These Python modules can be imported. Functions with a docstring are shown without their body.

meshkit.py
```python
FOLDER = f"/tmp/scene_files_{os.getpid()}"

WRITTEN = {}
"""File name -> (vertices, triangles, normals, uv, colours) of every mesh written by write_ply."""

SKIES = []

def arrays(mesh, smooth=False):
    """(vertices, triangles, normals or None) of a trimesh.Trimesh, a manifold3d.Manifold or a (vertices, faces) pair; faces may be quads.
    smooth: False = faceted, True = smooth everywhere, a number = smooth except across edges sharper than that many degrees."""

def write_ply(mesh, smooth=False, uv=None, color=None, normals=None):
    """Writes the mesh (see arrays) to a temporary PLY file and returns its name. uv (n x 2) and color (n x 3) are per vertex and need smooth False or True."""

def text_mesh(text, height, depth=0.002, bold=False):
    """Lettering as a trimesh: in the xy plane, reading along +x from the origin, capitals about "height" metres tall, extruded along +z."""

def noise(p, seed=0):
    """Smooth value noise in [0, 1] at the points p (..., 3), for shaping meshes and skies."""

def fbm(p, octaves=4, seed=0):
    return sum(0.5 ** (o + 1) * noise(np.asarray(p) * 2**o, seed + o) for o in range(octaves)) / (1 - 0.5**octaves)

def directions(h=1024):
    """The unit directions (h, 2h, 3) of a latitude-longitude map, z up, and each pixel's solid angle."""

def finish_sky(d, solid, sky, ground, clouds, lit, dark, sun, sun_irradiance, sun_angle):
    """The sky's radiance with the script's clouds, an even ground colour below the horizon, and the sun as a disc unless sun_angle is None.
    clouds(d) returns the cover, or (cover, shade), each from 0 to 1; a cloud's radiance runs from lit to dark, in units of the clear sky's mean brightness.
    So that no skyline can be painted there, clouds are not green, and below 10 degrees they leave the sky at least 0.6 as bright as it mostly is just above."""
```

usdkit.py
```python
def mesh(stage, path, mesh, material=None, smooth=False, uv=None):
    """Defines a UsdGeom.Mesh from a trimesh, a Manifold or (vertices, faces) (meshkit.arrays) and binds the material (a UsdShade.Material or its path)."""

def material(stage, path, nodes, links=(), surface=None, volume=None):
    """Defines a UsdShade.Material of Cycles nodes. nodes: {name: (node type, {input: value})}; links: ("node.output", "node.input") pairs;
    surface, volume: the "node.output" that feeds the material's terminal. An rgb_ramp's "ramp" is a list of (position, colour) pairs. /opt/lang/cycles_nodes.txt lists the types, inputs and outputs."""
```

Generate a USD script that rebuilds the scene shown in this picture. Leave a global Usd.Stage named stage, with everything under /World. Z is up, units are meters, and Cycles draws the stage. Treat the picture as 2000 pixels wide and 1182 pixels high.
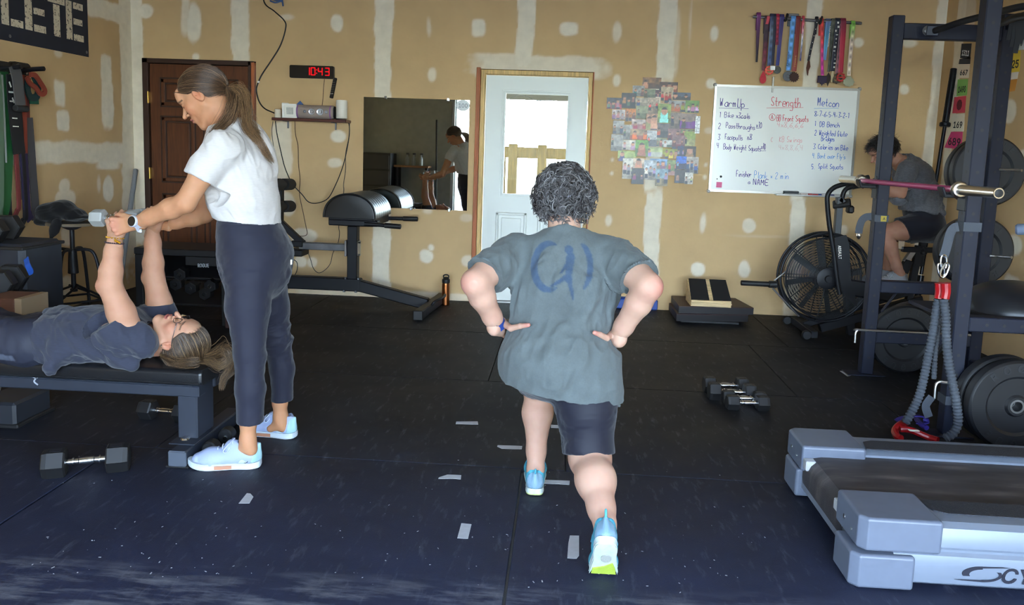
import math, random, numpy as np, trimesh, manifold3d, shapely, shapely.geometry as sg
import usdkit, meshkit
from pxr import Usd, UsdGeom, UsdLux, UsdShade, Gf, Sdf as USdf
V3 = lambda *a: np.array(a, float)
random.seed(7); RNG = np.random.default_rng(7); PI = math.pi
stage = Usd.Stage.CreateInMemory()
UsdGeom.Xform.Define(stage, '/World'); UsdGeom.Scope.Define(stage, '/World/Looks')
# ---------------------------------------------------------------- camera, sky, sun, exposure
YAW, PITCH, ROLL, FOC, PPX, PPY, CAMH = .0518, .1203, .0354, 1531., 1021., 482., 1.36
FWD = V3(-math.sin(YAW)*math.cos(PITCH), math.cos(YAW)*math.cos(PITCH), -math.sin(PITCH))
_r = np.cross(FWD, [0, 0, 1.]); _r /= np.linalg.norm(_r); _d = np.cross(FWD, _r)
RGT = math.cos(ROLL)*_r - math.sin(ROLL)*_d; DWN = math.sin(ROLL)*_r + math.cos(ROLL)*_d
CAM = V3(0, 0, CAMH)
cam = UsdGeom.Camera.Define(stage, '/World/camera')
cam.CreateHorizontalApertureAttr(36.); cam.CreateFocalLengthAttr(FOC*36/2000.)
cam.CreateHorizontalApertureOffsetAttr(-(PPX-1000)*36/2000.); cam.CreateVerticalApertureOffsetAttr((PPY-591)*36/2000.)
cam.CreateFStopAttr(0.); cam.CreateClippingRangeAttr(Gf.Vec2f(.05, 500))
cam.AddTransformOp().Set(Gf.Matrix4d(*RGT, 0, *(-DWN), 0, *(-FWD), 0, *CAM, 1))
cam.CreateExposureAttr(EXPOSURE := 6.9)
SUN = V3(.80, .22, .56); SUN /= np.linalg.norm(SUN)
sky = UsdLux.DomeLight.Define(stage, '/World/sky')
_m = usdkit.material(stage, '/World/Looks/sky_light', {
    "s": ("sky_texture", {"sky_type": "hosek_wilkie", "sun_direction": SUN, "turbidity": 2.6, "ground_albedo": .3}),
    "h": ("hsv", {"saturation": .72}), "b": ("background_shader", {"strength": 1.25})}, [("s.color", "h.color"), ("h.color", "b.color")], surface="b.background")
UsdShade.MaterialBindingAPI.Apply(sky.GetPrim()).Bind(_m)
sun = UsdLux.DistantLight.Define(stage, '/World/sun')
sun.CreateIntensityAttr(3.4); sun.CreateAngleAttr(.6); sun.CreateColorAttr(Gf.Vec3f(1, .93, .82))
_x = np.cross([0, 0, 1.], SUN); _x /= np.linalg.norm(_x); _y = np.cross(SUN, _x)
sun.AddTransformOp().Set(Gf.Matrix4d(*_x, 0, *_y, 0, *SUN, 0, 0, 0, 20, 1))
# ---------------------------------------------------------------- helpers
def ray(x, y): return (x-PPX)/FOC*RGT + (y-PPY)/FOC*DWN + FWD
def at(x, y, Y):
    v = ray(x, y); return CAM + v*(Y/v[1])
def atx(x, y, X):
    v = ray(x, y); return CAM + v*(X/v[0])
def fl(x, y, z=0.):
    v = ray(x, y); return CAM + v*((z-CAMH)/v[2])
def lin(c):
    c = np.asarray(c, float)/255.
    return np.where(c <= .04045, c/12.92, ((c+.055)/1.055)**2.4)
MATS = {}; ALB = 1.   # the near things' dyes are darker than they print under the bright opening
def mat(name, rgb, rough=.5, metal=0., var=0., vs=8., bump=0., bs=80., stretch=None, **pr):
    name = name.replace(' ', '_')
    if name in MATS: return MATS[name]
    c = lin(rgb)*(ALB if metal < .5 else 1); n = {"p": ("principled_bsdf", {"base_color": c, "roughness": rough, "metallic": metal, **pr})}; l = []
    if var or bump:
        n["t"] = ("texture_coordinate", {}); n["m"] = ("mapping", {"scale": stretch or (1, 1, 1)}); l.append(("t.object", "m.vector"))
    if var:
        n["n"] = ("noise_texture", {"scale": vs, "detail": 5., "roughness": .6})
        n["r"] = ("rgb_ramp", {"ramp": [(.3, c*(1-var)), (.7, np.minimum(c*(1+var), 1))]})
        l += [("m.vector", "n.vector"), ("n.fac", "r.fac"), ("r.color", "p.base_color")]
    if bump:
        n["k"] = ("noise_texture", {"scale": bs, "detail": 4.}); n["b"] = ("bump", {"strength": bump, "distance": .004})
        l += [("m.vector", "k.vector"), ("k.fac", "b.height"), ("b.normal", "p.normal")]
    MATS[name] = usdkit.material(stage, '/World/Looks/'+name, n, l, surface="p.BSDF"); return MATS[name]
def vmat(name, rough=.6, bump=0., bs=400., stretch=(1, 1, 1), var=0., **pr):
    """Colour from the mesh's own per-vertex dye or print (primvar tint)."""
    if name in MATS: return MATS[name]
    n = {"a": ("attribute", {"attribute": "tint"}), "p": ("principled_bsdf", {"roughness": rough, **pr})}; l = []
    src = "a.color"
    if bump or var: n["t"] = ("texture_coordinate", {}); n["m"] = ("mapping", {"scale": stretch}); l.append(("t.object", "m.vector"))
    if bump:
        n["k"] = ("noise_texture", {"scale": bs, "detail": 3.}); n["b"] = ("bump", {"strength": bump, "distance": .002})
        l += [("m.vector", "k.vector"), ("k.fac", "b.height"), ("b.normal", "p.normal")]
    if var:
        n["n"] = ("noise_texture", {"scale": 160., "detail": 4.}); n["r"] = ("rgb_ramp", {"ramp": [(.3, (1-var,)*3), (.7, (1., 1., 1.))]})
        n["x"] = ("mix", {"mix_type": "multiply", "fac": 1.})
        l += [("m.vector", "n.vector"), ("n.fac", "r.fac"), (src, "x.color1"), ("r.color", "x.color2")]; src = "x.color"
    l.append((src, "p.base_color"))
    MATS[name] = usdkit.material(stage, '/World/Looks/'+name, n, l, surface="p.BSDF"); return MATS[name]
def glow(name, rgb, s):
    if name not in MATS: MATS[name] = usdkit.material(stage, '/World/Looks/'+name, {"e": ("emission", {"color": lin(rgb), "strength": s})}, surface="e.emission")
    return MATS[name]
USED = set()
def uniq(parent, name):
    p = f'{parent}/{name}'; k = 0; q = p
    while q in USED: k += 1; q = f'{p}_{k:03d}'
    USED.add(q); return q
BASE = {}
def tag(prim, label=None, cat=None, group=None, kind=None):
    for k, v in (('label', label), ('category', cat), ('group', group), ('kind', kind)):
        if v: prim.SetCustomDataByKey(k, v)
    return prim
def thing(name, label, cat, loc=(0, 0, 0), rot=None, group=None, kind=None):
    """An Xform at the thing's base; its parts follow as children. rot: a 3x3 whose columns are the thing's axes (parts are then given in its own frame)."""
    p = uniq('/World', name); x = UsdGeom.Xform.Define(stage, p); R = np.eye(3) if rot is None else np.asarray(rot, float)
    x.AddTransformOp().Set(Gf.Matrix4d(*R[:, 0], 0, *R[:, 1], 0, *R[:, 2], 0, *map(float, loc), 1))
    BASE[p] = np.zeros(3) if rot is not None else np.asarray(loc, float)
    tag(x.GetPrim(), label, cat, group, kind); return p
def put(name, mesh, m, parent=None, smooth=30, tint=None, label=None, cat=None, group=None, kind=None):
    p = uniq(parent or '/World', name); b = BASE.get(parent, np.zeros(3)); BASE[p] = b
    if hasattr(mesh, 'to_mesh'): mm = mesh.to_mesh(); mesh = trimesh.Trimesh(mm.vert_properties[:, :3], mm.tri_verts, process=False)
    elif isinstance(mesh, tuple): mesh = trimesh.Trimesh(*mesh, process=False)
    elif isinstance(mesh, B): mesh = mesh.mesh()
    g = usdkit.mesh(stage, p, (np.asarray(mesh.vertices)-b, np.asarray(mesh.faces)), m, smooth=(True if tint is not None and smooth else smooth))
    if tint is not None:
        from pxr import Vt
        UsdGeom.PrimvarsAPI(g).CreatePrimvar('tint', USdf.ValueTypeNames.Color3fArray, 'vertex').Set(Vt.Vec3fArray.FromNumpy(np.asarray(tint, np.float32)))
    tag(g.GetPrim(), label, cat, group, kind or ('structure' if parent is None and cat is None else None)); return p
def dup(src, loc, rot=np.eye(3), label=None, group=None):
    was = stage.GetPrimAtPath(src).GetCustomData()
    p = thing(src.rsplit('/', 1)[1].rstrip('0123456789').rstrip('_'), label or was['label'], was['category'], loc, rot, group or was.get('group'))
    q = stage.GetPrimAtPath(p); q.GetReferences().AddInternalReference(src); q.SetInstanceable(True); return p
def curves(name, strands, width, m, parent):
    from pxr import Vt
    p = uniq(parent, name); b = BASE[parent]; BASE[p] = b
    c = UsdGeom.BasisCurves.Define(stage, p); c.CreateTypeAttr('linear')
    pts = np.concatenate(strands)-b
    c.CreateCurveVertexCountsAttr(Vt.IntArray([len(s) for s in strands])); c.CreatePointsAttr(Vt.Vec3fArray.FromNumpy(pts.astype(np.float32)))
    w = np.concatenate([width*np.linspace(1, .45, len(s)) for s in strands])
    c.CreateWidthsAttr(Vt.FloatArray.FromNumpy(w.astype(np.float32))); c.SetWidthsInterpolation('vertex')
    UsdShade.MaterialBindingAPI.Apply(c.GetPrim()).Bind(m); return p
def unit(v): v = np.asarray(v, float); return v/np.linalg.norm(v)
def frame(z, x=None):
    z = unit(z); x = np.asarray(x if x is not None else ([1, 0, 0] if abs(z[0]) < .9 else [0, 1, 0]), float); x = unit(x-z*np.dot(x, z))
    return np.stack([x, np.cross(z, x), z], 1)
def rotz(a): c, s = math.cos(a), math.sin(a); return np.array([[c, -s, 0], [s, c, 0], [0, 0, 1.]])
def spline(pts, n=8):
    """Catmull-Rom through the points."""
    p = np.asarray(pts, float); p = np.vstack([2*p[0]-p[1], p, 2*p[-1]-p[-2]]); out = []
    for i in range(1, len(p)-2):
        for t in np.linspace(0, 1, n, endpoint=False):
            a, b, c, d = p[i-1:i+3]; out.append(.5*((2*b)+(c-a)*t+(2*a-5*b+4*c-d)*t*t+(3*b-a-3*c+d)*t**3))
    out.append(p[-2]); return np.array(out)
def sweep(path, prof, closed_prof=True, up=None, scale=None, caps=True):
    """Sweeps a 2-D profile (n,2) along a path with parallel transport."""
    P = np.asarray(path, float); T = np.gradient(P, axis=0); T /= np.linalg.norm(T, axis=1, keepdims=True)+1e-12
    u = np.asarray(up, float) if up is not None else (V3(0, 0, 1) if abs(T[0][2]) < .9 else V3(1, 0, 0)); vs = []
    for i, t in enumerate(T):
        if i and up is None: u = U
        U = u-t*np.dot(u, t); U /= np.linalg.norm(U)+1e-12; W = np.cross(t, U); s = 1 if scale is None else scale[i]
        vs.append(P[i]+s*(prof[:, :1]*W+prof[:, 1:]*U))
    n, k = len(P), len(prof); v = np.concatenate(vs); f = []
    i, j = np.meshgrid(np.arange(n-1), np.arange(k if closed_prof else k-1), indexing='ij'); i, j = i.ravel(), j.ravel(); j2 = (j+1) % k
    q = np.stack([i*k+j, i*k+j2, (i+1)*k+j2, (i+1)*k+j], 1); f = np.vstack([q[:, [0, 2, 1]], q[:, [0, 3, 2]]])
    if caps and closed_prof:
        v = np.vstack([v, P[0], P[-1]]); a = len(v)-2
        c = np.arange(k); f = np.vstack([f, np.stack([np.full(k, a), c, (c+1) % k], 1), np.stack([np.full(k, a+1), (n-1)*k+(c+1) % k, (n-1)*k+c], 1)])
    return trimesh.Trimesh(v, f, process=False)
def circ(r, n=12): a = np.arange(n)*2*PI/n; return r*np.stack([np.cos(a), np.sin(a)], 1)
def rrect(w, h, r=.004, n=3):
    p = sg.box(-w/2+r, -h/2+r, w/2-r, h/2-r).buffer(r, quad_segs=n); return np.array(p.exterior.coords)[:-1]
def chamfer(size, r):
    x, y, z = np.asarray(size, float)/2; pts = []
    r = min(r, .49*min(size))
    for sx in (-1, 1):
        for sy in (-1, 1):
            for sz in (-1, 1): pts += [(sx*x, sy*(y-r), sz*(z-r)), (sx*(x-r), sy*y, sz*(z-r)), (sx*(x-r), sy*(y-r), sz*z)]
    return trimesh.convex.convex_hull(np.array(pts))
class B:
    """Collects shapes into one mesh."""
    def __init__(s): s.l = []
    def add(s, m, R=None, t=None):
        m = m.copy()
        if R is not None: m.vertices = m.vertices@np.asarray(R).T
        if t is not None: m.vertices = m.vertices+np.asarray(t)
        s.l.append(m); return s
    def box(s, lo, hi, r=.004, R=None):
        lo, hi = np.minimum(lo, hi), np.maximum(lo, hi); return s.add(chamfer(hi-lo, r), R, (lo+hi)/2)
    def cbox(s, c, size, r=.004, R=None): return s.add(chamfer(size, r), R, c)
    def bar(s, a, b, w, h=None, up=None, r=.004):
        a, b = np.asarray(a, float), np.asarray(b, float); z = b-a; L = np.linalg.norm(z)
        return s.add(chamfer((w, h or w, L), r), frame(z, up), (a+b)/2)
    def cyl(s, a, b, r, r2=None, n=20, bev=.0):
        a, b = np.asarray(a, float), np.asarray(b, float); L = np.linalg.norm(b-a); r2 = r if r2 is None else r2; bev = min(bev, L*.4, r*.5)
        pr = [(0, 0), (r-bev, 0), (r, bev), (r2, L-bev), (r2-bev, L), (0, L)] if bev else [(0, 0), (r, 0), (r2, L), (0, L)]
        return s.lathe(pr, a, b-a, n)
    def lathe(s, prof, o, axis, n=24):
        m = trimesh.creation.revolve(np.array(prof, float), sections=n); return s.add(m, frame(axis), o)
    def tube(s, pts, r, n=10, scale=None): s.l.append(sweep(pts, circ(r, n), scale=scale)); return s
    def strip(s, pts, w, t, up): s.l.append(sweep(pts, np.array([(-w/2, -t/2), (w/2, -t/2), (w/2, t/2), (-w/2, t/2)]), up=up)); return s
    def ext(s, poly, h, R=None, t=None):
        for g in getattr(poly, 'geoms', [poly]):
            if g.area > 0: s.add(trimesh.creation.extrude_polygon(g, h, engine='earcut'), R, t)
        return s
    def mesh(s): return trimesh.util.concatenate(s.l) if len(s.l) > 1 else s.l[0]
def text(s, txt, h, origin, xdir, ydir, depth=.002, bold=False, width=None):
    m = meshkit.text_mesh(txt, h, depth, bold); x, y = unit(xdir), unit(ydir); y = unit(y-x*np.dot(x, y))
    if width: m.vertices[:, 0] *= width/max(m.bounds[1][0], 1e-6)
    return s.add(m, np.stack([x, y, np.cross(x, y)], 1), origin)
# upright-facing frame for things on the back wall: x right, y up, z towards the room
RB = np.array([[1, 0, 0], [0, 0, -1], [0, 1, 0.]])
# ---------------------------------------------------------------- the room
WY, LX, RX, FY, CZ = 6.965, -3.927, float(at(1838, 150, 6.965)[0]), -.9, 3.05
def pxbox(x0, y0, x1, y1, hit=lambda x, y: at(x, y, WY)[[0, 2]]):
    a, b = hit(x0, (y0+y1)/2), hit(x1, (y0+y1)/2); c, d = hit((x0+x1)/2, y0), hit((x0+x1)/2, y1)
    return (a[0]+b[0])/2, (c[1]+d[1])/2, abs(b[0]-a[0])/2, abs(d[1]-c[1])/2
def mud_mask(U, Z, patches, seed):
    p = np.stack([U*9, Z*9, 0*U], -1); n = meshkit.fbm(p, 4, seed)-.5; n2 = meshkit.fbm(p*.35, 3, seed+9)-.5; out = np.zeros(U.shape)
    for cx, cz, rx, rz, pw, soft, op in patches:
        du, dz = np.abs(U-cx-.03*n2), np.abs(Z-cz-.03*n2)
        d = (1-((du/rx)**pw+(dz/rz)**pw)**(1/pw))*min(rx, rz)+.05*n*min(1, 8*min(rx, rz))
        out = np.maximum(out, op*np.clip(d/soft+.5, 0, 1))
    return out
def wall_grid(us, zs, patches, seed, holes=(), step=.0125):
    u = np.unique(np.round(np.concatenate([np.arange(us[0], us[1], step), [us[1]], *[[h[0], h[1]] for h in holes]]), 5))
    z = np.unique(np.round(np.concatenate([np.arange(zs[0], zs[1], step), [zs[1]], *[[h[2], h[3]] for h in holes]]), 5))
    U, Z = np.meshgrid(u, z, indexing='ij'); nz = len(z)
    uc, zc = (u[1:]+u[:-1])/2, (z[1:]+z[:-1])/2; keep = np.ones((len(uc), len(zc)), bool)
    for a, b, c, d in holes: keep &= ~((uc > a) & (uc < b))[:, None] | ~((zc > c) & (zc < d))[None]
    i, j = np.nonzero(keep); q = np.stack([i*nz+j, (i+1)*nz+j, (i+1)*nz+j+1, i*nz+j+1], 1)
    return U.ravel(), Z.ravel(), np.vstack([q[:, [0, 1, 2]], q[:, [0, 2, 3]]]), mud_mask(U, Z, patches, seed).ravel()
def ell(*b, pw=2.2, soft=.016, op=1., hit=None): return (*(pxbox(*b, hit) if hit else pxbox(*b)), pw, soft, op)
def rec(*b, soft=.010, op=.92, hit=None): return (*(pxbox(*b, hit) if hit else pxbox(*b)), 12, soft, op)
BACK = [rec(240, -80, 283, 480), rec(453, -80, 488, 330), rec(730, -80, 764, 600), rec(1009, -80, 1044, 130), rec(1286, -80, 1320, 160), rec(1264, 160, 1292, 380), rec(1257, 360, 1288, 610),
        rec(1575, -80, 1603, 200), rec(1549, 200, 1577, 400), rec(1538, 380, 1567, 615), rec(918, 107, 1178, 150, soft=.02, op=.8), ell(1308, 20, 1326, 150, op=.5),
        ell(272, 6, 300, 36), ell(352, -20, 370, 70, op=.8), ell(364, 5, 392, 88), ell(376, 104, 389, 118), ell(548, 27, 574, 38, op=.7), ell(647, 28, 670, 62), ell(834, 36, 842, 70, op=.7),
        ell(922, 36, 947, 72, pw=4), ell(835, 134, 850, 160, op=.8), ell(925, 126, 938, 152, op=.6), ell(1094, 44, 1128, 70, pw=3), ell(1200, 42, 1215, 80, op=.8), ell(1198, 146, 1212, 168, op=.9),
        ell(1387, 54, 1401, 79), ell(1380, 152, 1399, 173), ell(1345, 14, 1349, 76, op=.6), ell(528, 236, 572, 350, pw=4, op=.75), ell(540, 330, 560, 400, op=.6), ell(645, 256, 673, 278), ell(640, 309, 668, 327, op=.8),
        ell(548, 372, 578, 424, op=.75), ell(568, 446, 616, 476, op=.85), ell(575, 500, 600, 522, op=.8), ell(600, 503, 618, 522, op=.7), ell(818, 487, 846, 513), ell(836, 477, 848, 490), ell(903, 498, 926, 519, op=.7),
        ell(825, 408, 843, 418, op=.6), ell(900, 416, 925, 432, op=.4), ell(1350, 512, 1377, 538), ell(1441, 508, 1464, 542, op=.85), ell(1368, 420, 1378, 452, op=.8), ell(1450, 427, 1475, 454, op=.8), ell(1181, 422, 1193, 442, op=.8),
        ell(1376, 318, 1382, 325), ell(1374, 342, 1380, 350), ell(1194, 308, 1199, 315), ell(1192, 335, 1198, 342), ell(1375, 250, 1392, 263, op=.6), ell(1762, 74, 1792, 92), ell(1759, 163, 1777, 184), ell(1668, 74, 1686, 92), ell(1640, 440, 1655, 460, op=.7),
        rec(1808, -80, 1850, 620), ell(1795, 500, 1830, 600, op=.8, pw=4), rec(555, 566, 930, 583, op=.6), ell(1440, 460, 1530, 464, op=.25)]
lh = lambda x, y: atx(x, y, LX)[[1, 2]]
LEFT = [rec(238, -80, 262, 520, hit=lh), rec(-60, 277, 262, 320, soft=.02, hit=lh), ell(168, 2, 250, 40, pw=5, hit=lh), ell(107, 158, 128, 206, pw=6, hit=lh), ell(110, 215, 136, 257, pw=5, hit=lh), ell(197, 108, 218, 160, pw=6, hit=lh),
        ell(198, 152, 221, 252, pw=4, hit=lh), ell(107, 95, 122, 110, op=.7, hit=lh), ell(116, 350, 136, 378, hit=lh, op=.8), ell(108, 370, 147, 410, hit=lh, op=.75), ell(201, 346, 222, 396, hit=lh), ell(190, 312, 232, 330, pw=4, hit=lh),
        ell(190, 343, 197, 375, hit=lh, op=.7), ell(118, 440, 144, 482, hit=lh, op=.85), ell(117, 538, 141, 580, hit=lh, op=.8), ell(236, 120, 250, 162, hit=lh, op=.6), ell(240, 330, 262, 520, pw=6, hit=lh, op=.9), ell(20, 440, 40, 520, pw=5, hit=lh, op=.6)]
rh = lambda x, y: atx(x, y, RX)[[1, 2]]
RIGHT = [rec(1846, -100, 1862, 640, hit=rh), ell(1960, 196, 1986, 240, hit=rh), ell(1962, 462, 1996, 500, hit=rh), ell(1958, 540, 1990, 620, pw=5, hit=rh), ell(1985, 290, 2010, 320, hit=rh), ell(1925, 560, 1935, 590, hit=rh, op=.7), ell(1870, 0, 1905, 60, pw=5, hit=rh, op=.6)]
TAN, MUD = lin((197, 166, 122)), lin((224, 214, 194))
def wall_material():
    n = {"t": ("geometry", {}), "n": ("noise_texture", {"scale": 2.2, "detail": 5., "roughness": .6}), "r": ("rgb_ramp", {"ramp": [(.3, TAN*.93), (.7, np.minimum(TAN*1.07, 1))]}),
         "n2": ("noise_texture", {"scale": 14., "detail": 4.}), "r2": ("rgb_ramp", {"ramp": [(.3, MUD*.93), (.7, MUD*1.05)]}), "a": ("attribute", {"attribute": "tint"}), "x": ("mix", {"mix_type": "mix"}),
         "k": ("noise_texture", {"scale": 45., "detail": 6.}), "b": ("bump", {"strength": .25, "distance": .004}), "p": ("principled_bsdf", {"roughness": .85, "specular_ior_level": .25})}
    return usdkit.material(stage, '/World/Looks/drywall', n, [("t.position", "n.vector"), ("t.position", "n2.vector"), ("t.position", "k.vector"), ("n.fac", "r.fac"), ("n2.fac", "r2.fac"), ("a.fac", "x.fac"),
        ("r.color", "x.color1"), ("r2.color", "x.color2"), ("x.color", "p.base_color"), ("k.fac", "b.height"), ("b.normal", "p.normal")], surface="p.BSDF")
DRY = wall_material()
# openings of the two doors
DL0, DR0 = at(278, 112, WY), at(500, 121, WY); D1 = (float(DL0[0]), float(DR0[0]), 0., 2.075)
D2 = (-.79, .205, 0., 2.07)
def wall(name, us, patches, seed, to3, extra, holes=()):
    U, Z, F, k = wall_grid(us, (-.02, CZ), patches, seed, holes); v = to3(U, Z)
    if np.cross(v[F[0, 1]]-v[F[0, 0]], v[F[0, 2]]-v[F[0, 0]]) @ (V3(-.3, 3.5, 1.3)-v[0]) < 0: F = F[:, ::-1]
    e = extra.mesh(); vv = np.vstack([v, e.vertices]); ff = np.vstack([F, e.faces+len(v)]); kk = np.concatenate([k, np.zeros(len(e.vertices))])
    put(name, (vv, ff), DRY, smooth=False, tint=np.repeat(kk[:, None], 3, 1))
ex = B()   # the thickness of the back wall, around the openings
poly = sg.box(LX-.15, -.02, RX+.15, CZ)
for h in (D1, D2): poly = poly.difference(sg.box(h[0], h[2]-.1, h[1], h[3]))
ex.ext(poly, .14, RB, (0, WY+.142, 0))
wall('wall_back', (LX, RX), BACK, 1, lambda U, Z: np.stack([U, 0*U+WY, Z], 1), ex, (D1, D2))
wall('wall_left', (4.6, WY), LEFT, 2, lambda U, Z: np.stack([0*U+LX, U, Z], 1), B().box((LX-.14, FY, -.02), (LX-.002, WY+.14, CZ), .001).box((LX-.02, FY, -.02), (LX, 4.6, CZ), .001))
wall('wall_right', (4.6, WY), RIGHT, 3, lambda U, Z: np.stack([0*U+RX, U, Z], 1), B().box((RX+.002, FY, -.02), (RX+.14, WY+.14, CZ), .001).box((RX, FY, -.02), (RX+.02, 4.6, CZ), .001))
OP = (-2.10, 2.95, 2.3)     # the raised garage door's opening in the front wall
white = mat('painted_board', (206, 202, 192), .7, var=.05)
put('wall_front', B().box((LX-.14, FY-.14, -.02), (OP[0], FY, CZ), .002).box((OP[1], FY-.14, -.02), (RX+.14, FY, CZ), .002).box((OP[0], FY-.14, OP[2]), (OP[1], FY, CZ), .002), mat('front_board', (150, 150, 138), .75, var=.08))
put('ceiling', B().box((LX-.14, FY-.14, CZ), (RX+.14, WY+.14, CZ+.12), .002), mat('ceiling_board', (188, 172, 140), .9, var=.05))
# the floor slab and its rubber mats
def rubber():
    P = lambda s, d=4.: ("noise_texture", {"scale": s, "detail": d, "roughness": .65})
    n = {"t": ("geometry", {}), "o": ("object_info", {}), "n1": P(1.7, 6.), "r1": ("rgb_ramp", {"ramp": [(.35, lin((15, 16, 20))), (.62, lin((23, 24, 30))), (.8, lin((36, 38, 46)))]}),
         "m": ("mapping", {"scale": (9, 2.2, 1), "rotation": (0, 0, .5)}), "n2": P(3.2, 8.), "r2": ("rgb_ramp", {"ramp": [(.56, (0, 0, 0)), (.78, (.36, .36, .36))]}),
         "v": ("voronoi_texture", {"scale": 26.}), "r3": ("rgb_ramp", {"ramp": [(.0, (1, 1, 1)), (.035, (1, 1, 1)), (.05, (0, 0, 0))]}), "n3": P(5.), "r4": ("rgb_ramp", {"ramp": [(.55, (0, 0, 0)), (.64, (.7, .7, .7))]}),
         "mm": ("mix", {"mix_type": "multiply", "fac": 1.}), "x1": ("mix", {"mix_type": "mix", "color2": lin((128, 130, 135))}), "x2": ("mix", {"mix_type": "mix", "color2": lin((170, 172, 175))}),
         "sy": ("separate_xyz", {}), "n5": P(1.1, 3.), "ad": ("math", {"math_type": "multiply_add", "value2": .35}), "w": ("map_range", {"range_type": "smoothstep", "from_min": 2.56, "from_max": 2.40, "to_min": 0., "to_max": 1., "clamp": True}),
         "n6": P(11., 8.), "r6": ("rgb_ramp", {"ramp": [(.46, (0, 0, 0)), (.72, (.5, .5, .5))]}), "wd": ("map_range", {"range_type": "smoothstep", "from_min": 4.1, "from_max": 2.1, "to_min": 0., "to_max": .62, "clamp": True}), "nd": P(2.3, 7.), "rd": ("rgb_ramp", {"ramp": [(.25, (.45,)*3), (.7, (1, 1, 1))]}), "mdd": ("mix", {"mix_type": "multiply", "fac": 1.}), "xd": ("mix", {"mix_type": "mix", "color2": lin((46, 54, 84))}), "md": ("mix", {"mix_type": "multiply", "fac": 1.}), "x3": ("mix", {"mix_type": "mix", "color2": lin((140, 142, 148))}), "m6": ("mapping", {"scale": (.35, 1.6, 1)}),  # bluish sky light painted into the nearer mats, along with patchy dust
         "k": P(240., 3.), "b": ("bump", {"strength": .35, "distance": .002}), "r5": ("rgb_ramp", {"ramp": [(.3, (.52,)*3), (.7, (.68,)*3)]}), "p": ("principled_bsdf", {"specular_ior_level": .28})}
    l = [("t.position", x+".vector") for x in ("n1", "m", "v", "n3", "k", "n5", "m6")] + [("m.vector", "n2.vector"), ("m6.vector", "n6.vector"), ("n1.fac", "r1.fac"), ("n2.fac", "r2.fac"), ("v.distance", "r3.fac"), ("n3.fac", "r4.fac"),
        ("r3.color", "mm.color1"), ("r4.color", "mm.color2"), ("r1.color", "x1.color1"), ("r2.color", "x1.fac"), ("x1.color", "x2.color1"), ("mm.color", "x2.fac"),
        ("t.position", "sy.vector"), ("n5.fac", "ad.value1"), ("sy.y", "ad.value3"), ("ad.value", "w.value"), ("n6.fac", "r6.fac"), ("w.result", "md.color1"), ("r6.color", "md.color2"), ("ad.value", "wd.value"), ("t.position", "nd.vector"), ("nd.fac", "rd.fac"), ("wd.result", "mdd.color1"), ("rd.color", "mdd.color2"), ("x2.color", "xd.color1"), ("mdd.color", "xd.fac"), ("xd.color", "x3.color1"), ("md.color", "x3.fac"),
        ("x3.color", "p.base_color"), ("k.fac", "b.height"), ("b.normal", "p.normal"), ("n1.fac", "r5.fac"), ("r5.color", "p.roughness")]
    return usdkit.material(stage, '/World/Looks/rubber', n, l, surface="p.BSDF")
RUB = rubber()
floor = put('floor', B().box((LX-.14, FY-.14, -.12), (RX+.14, WY+.14, -.02), .002), mat('concrete', (120, 118, 114), .8, var=.15))
YS = [.75, 2.0, 3.25, 4.515, 5.755, WY-.004]
XS = [[-2.3, -.5, 1.3], [-1.93, -.135, 1.67], [-1.77, .05, 1.87], [-2.22, -.413, 1.40], [-2.1, -.05, 1.69]]
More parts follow.
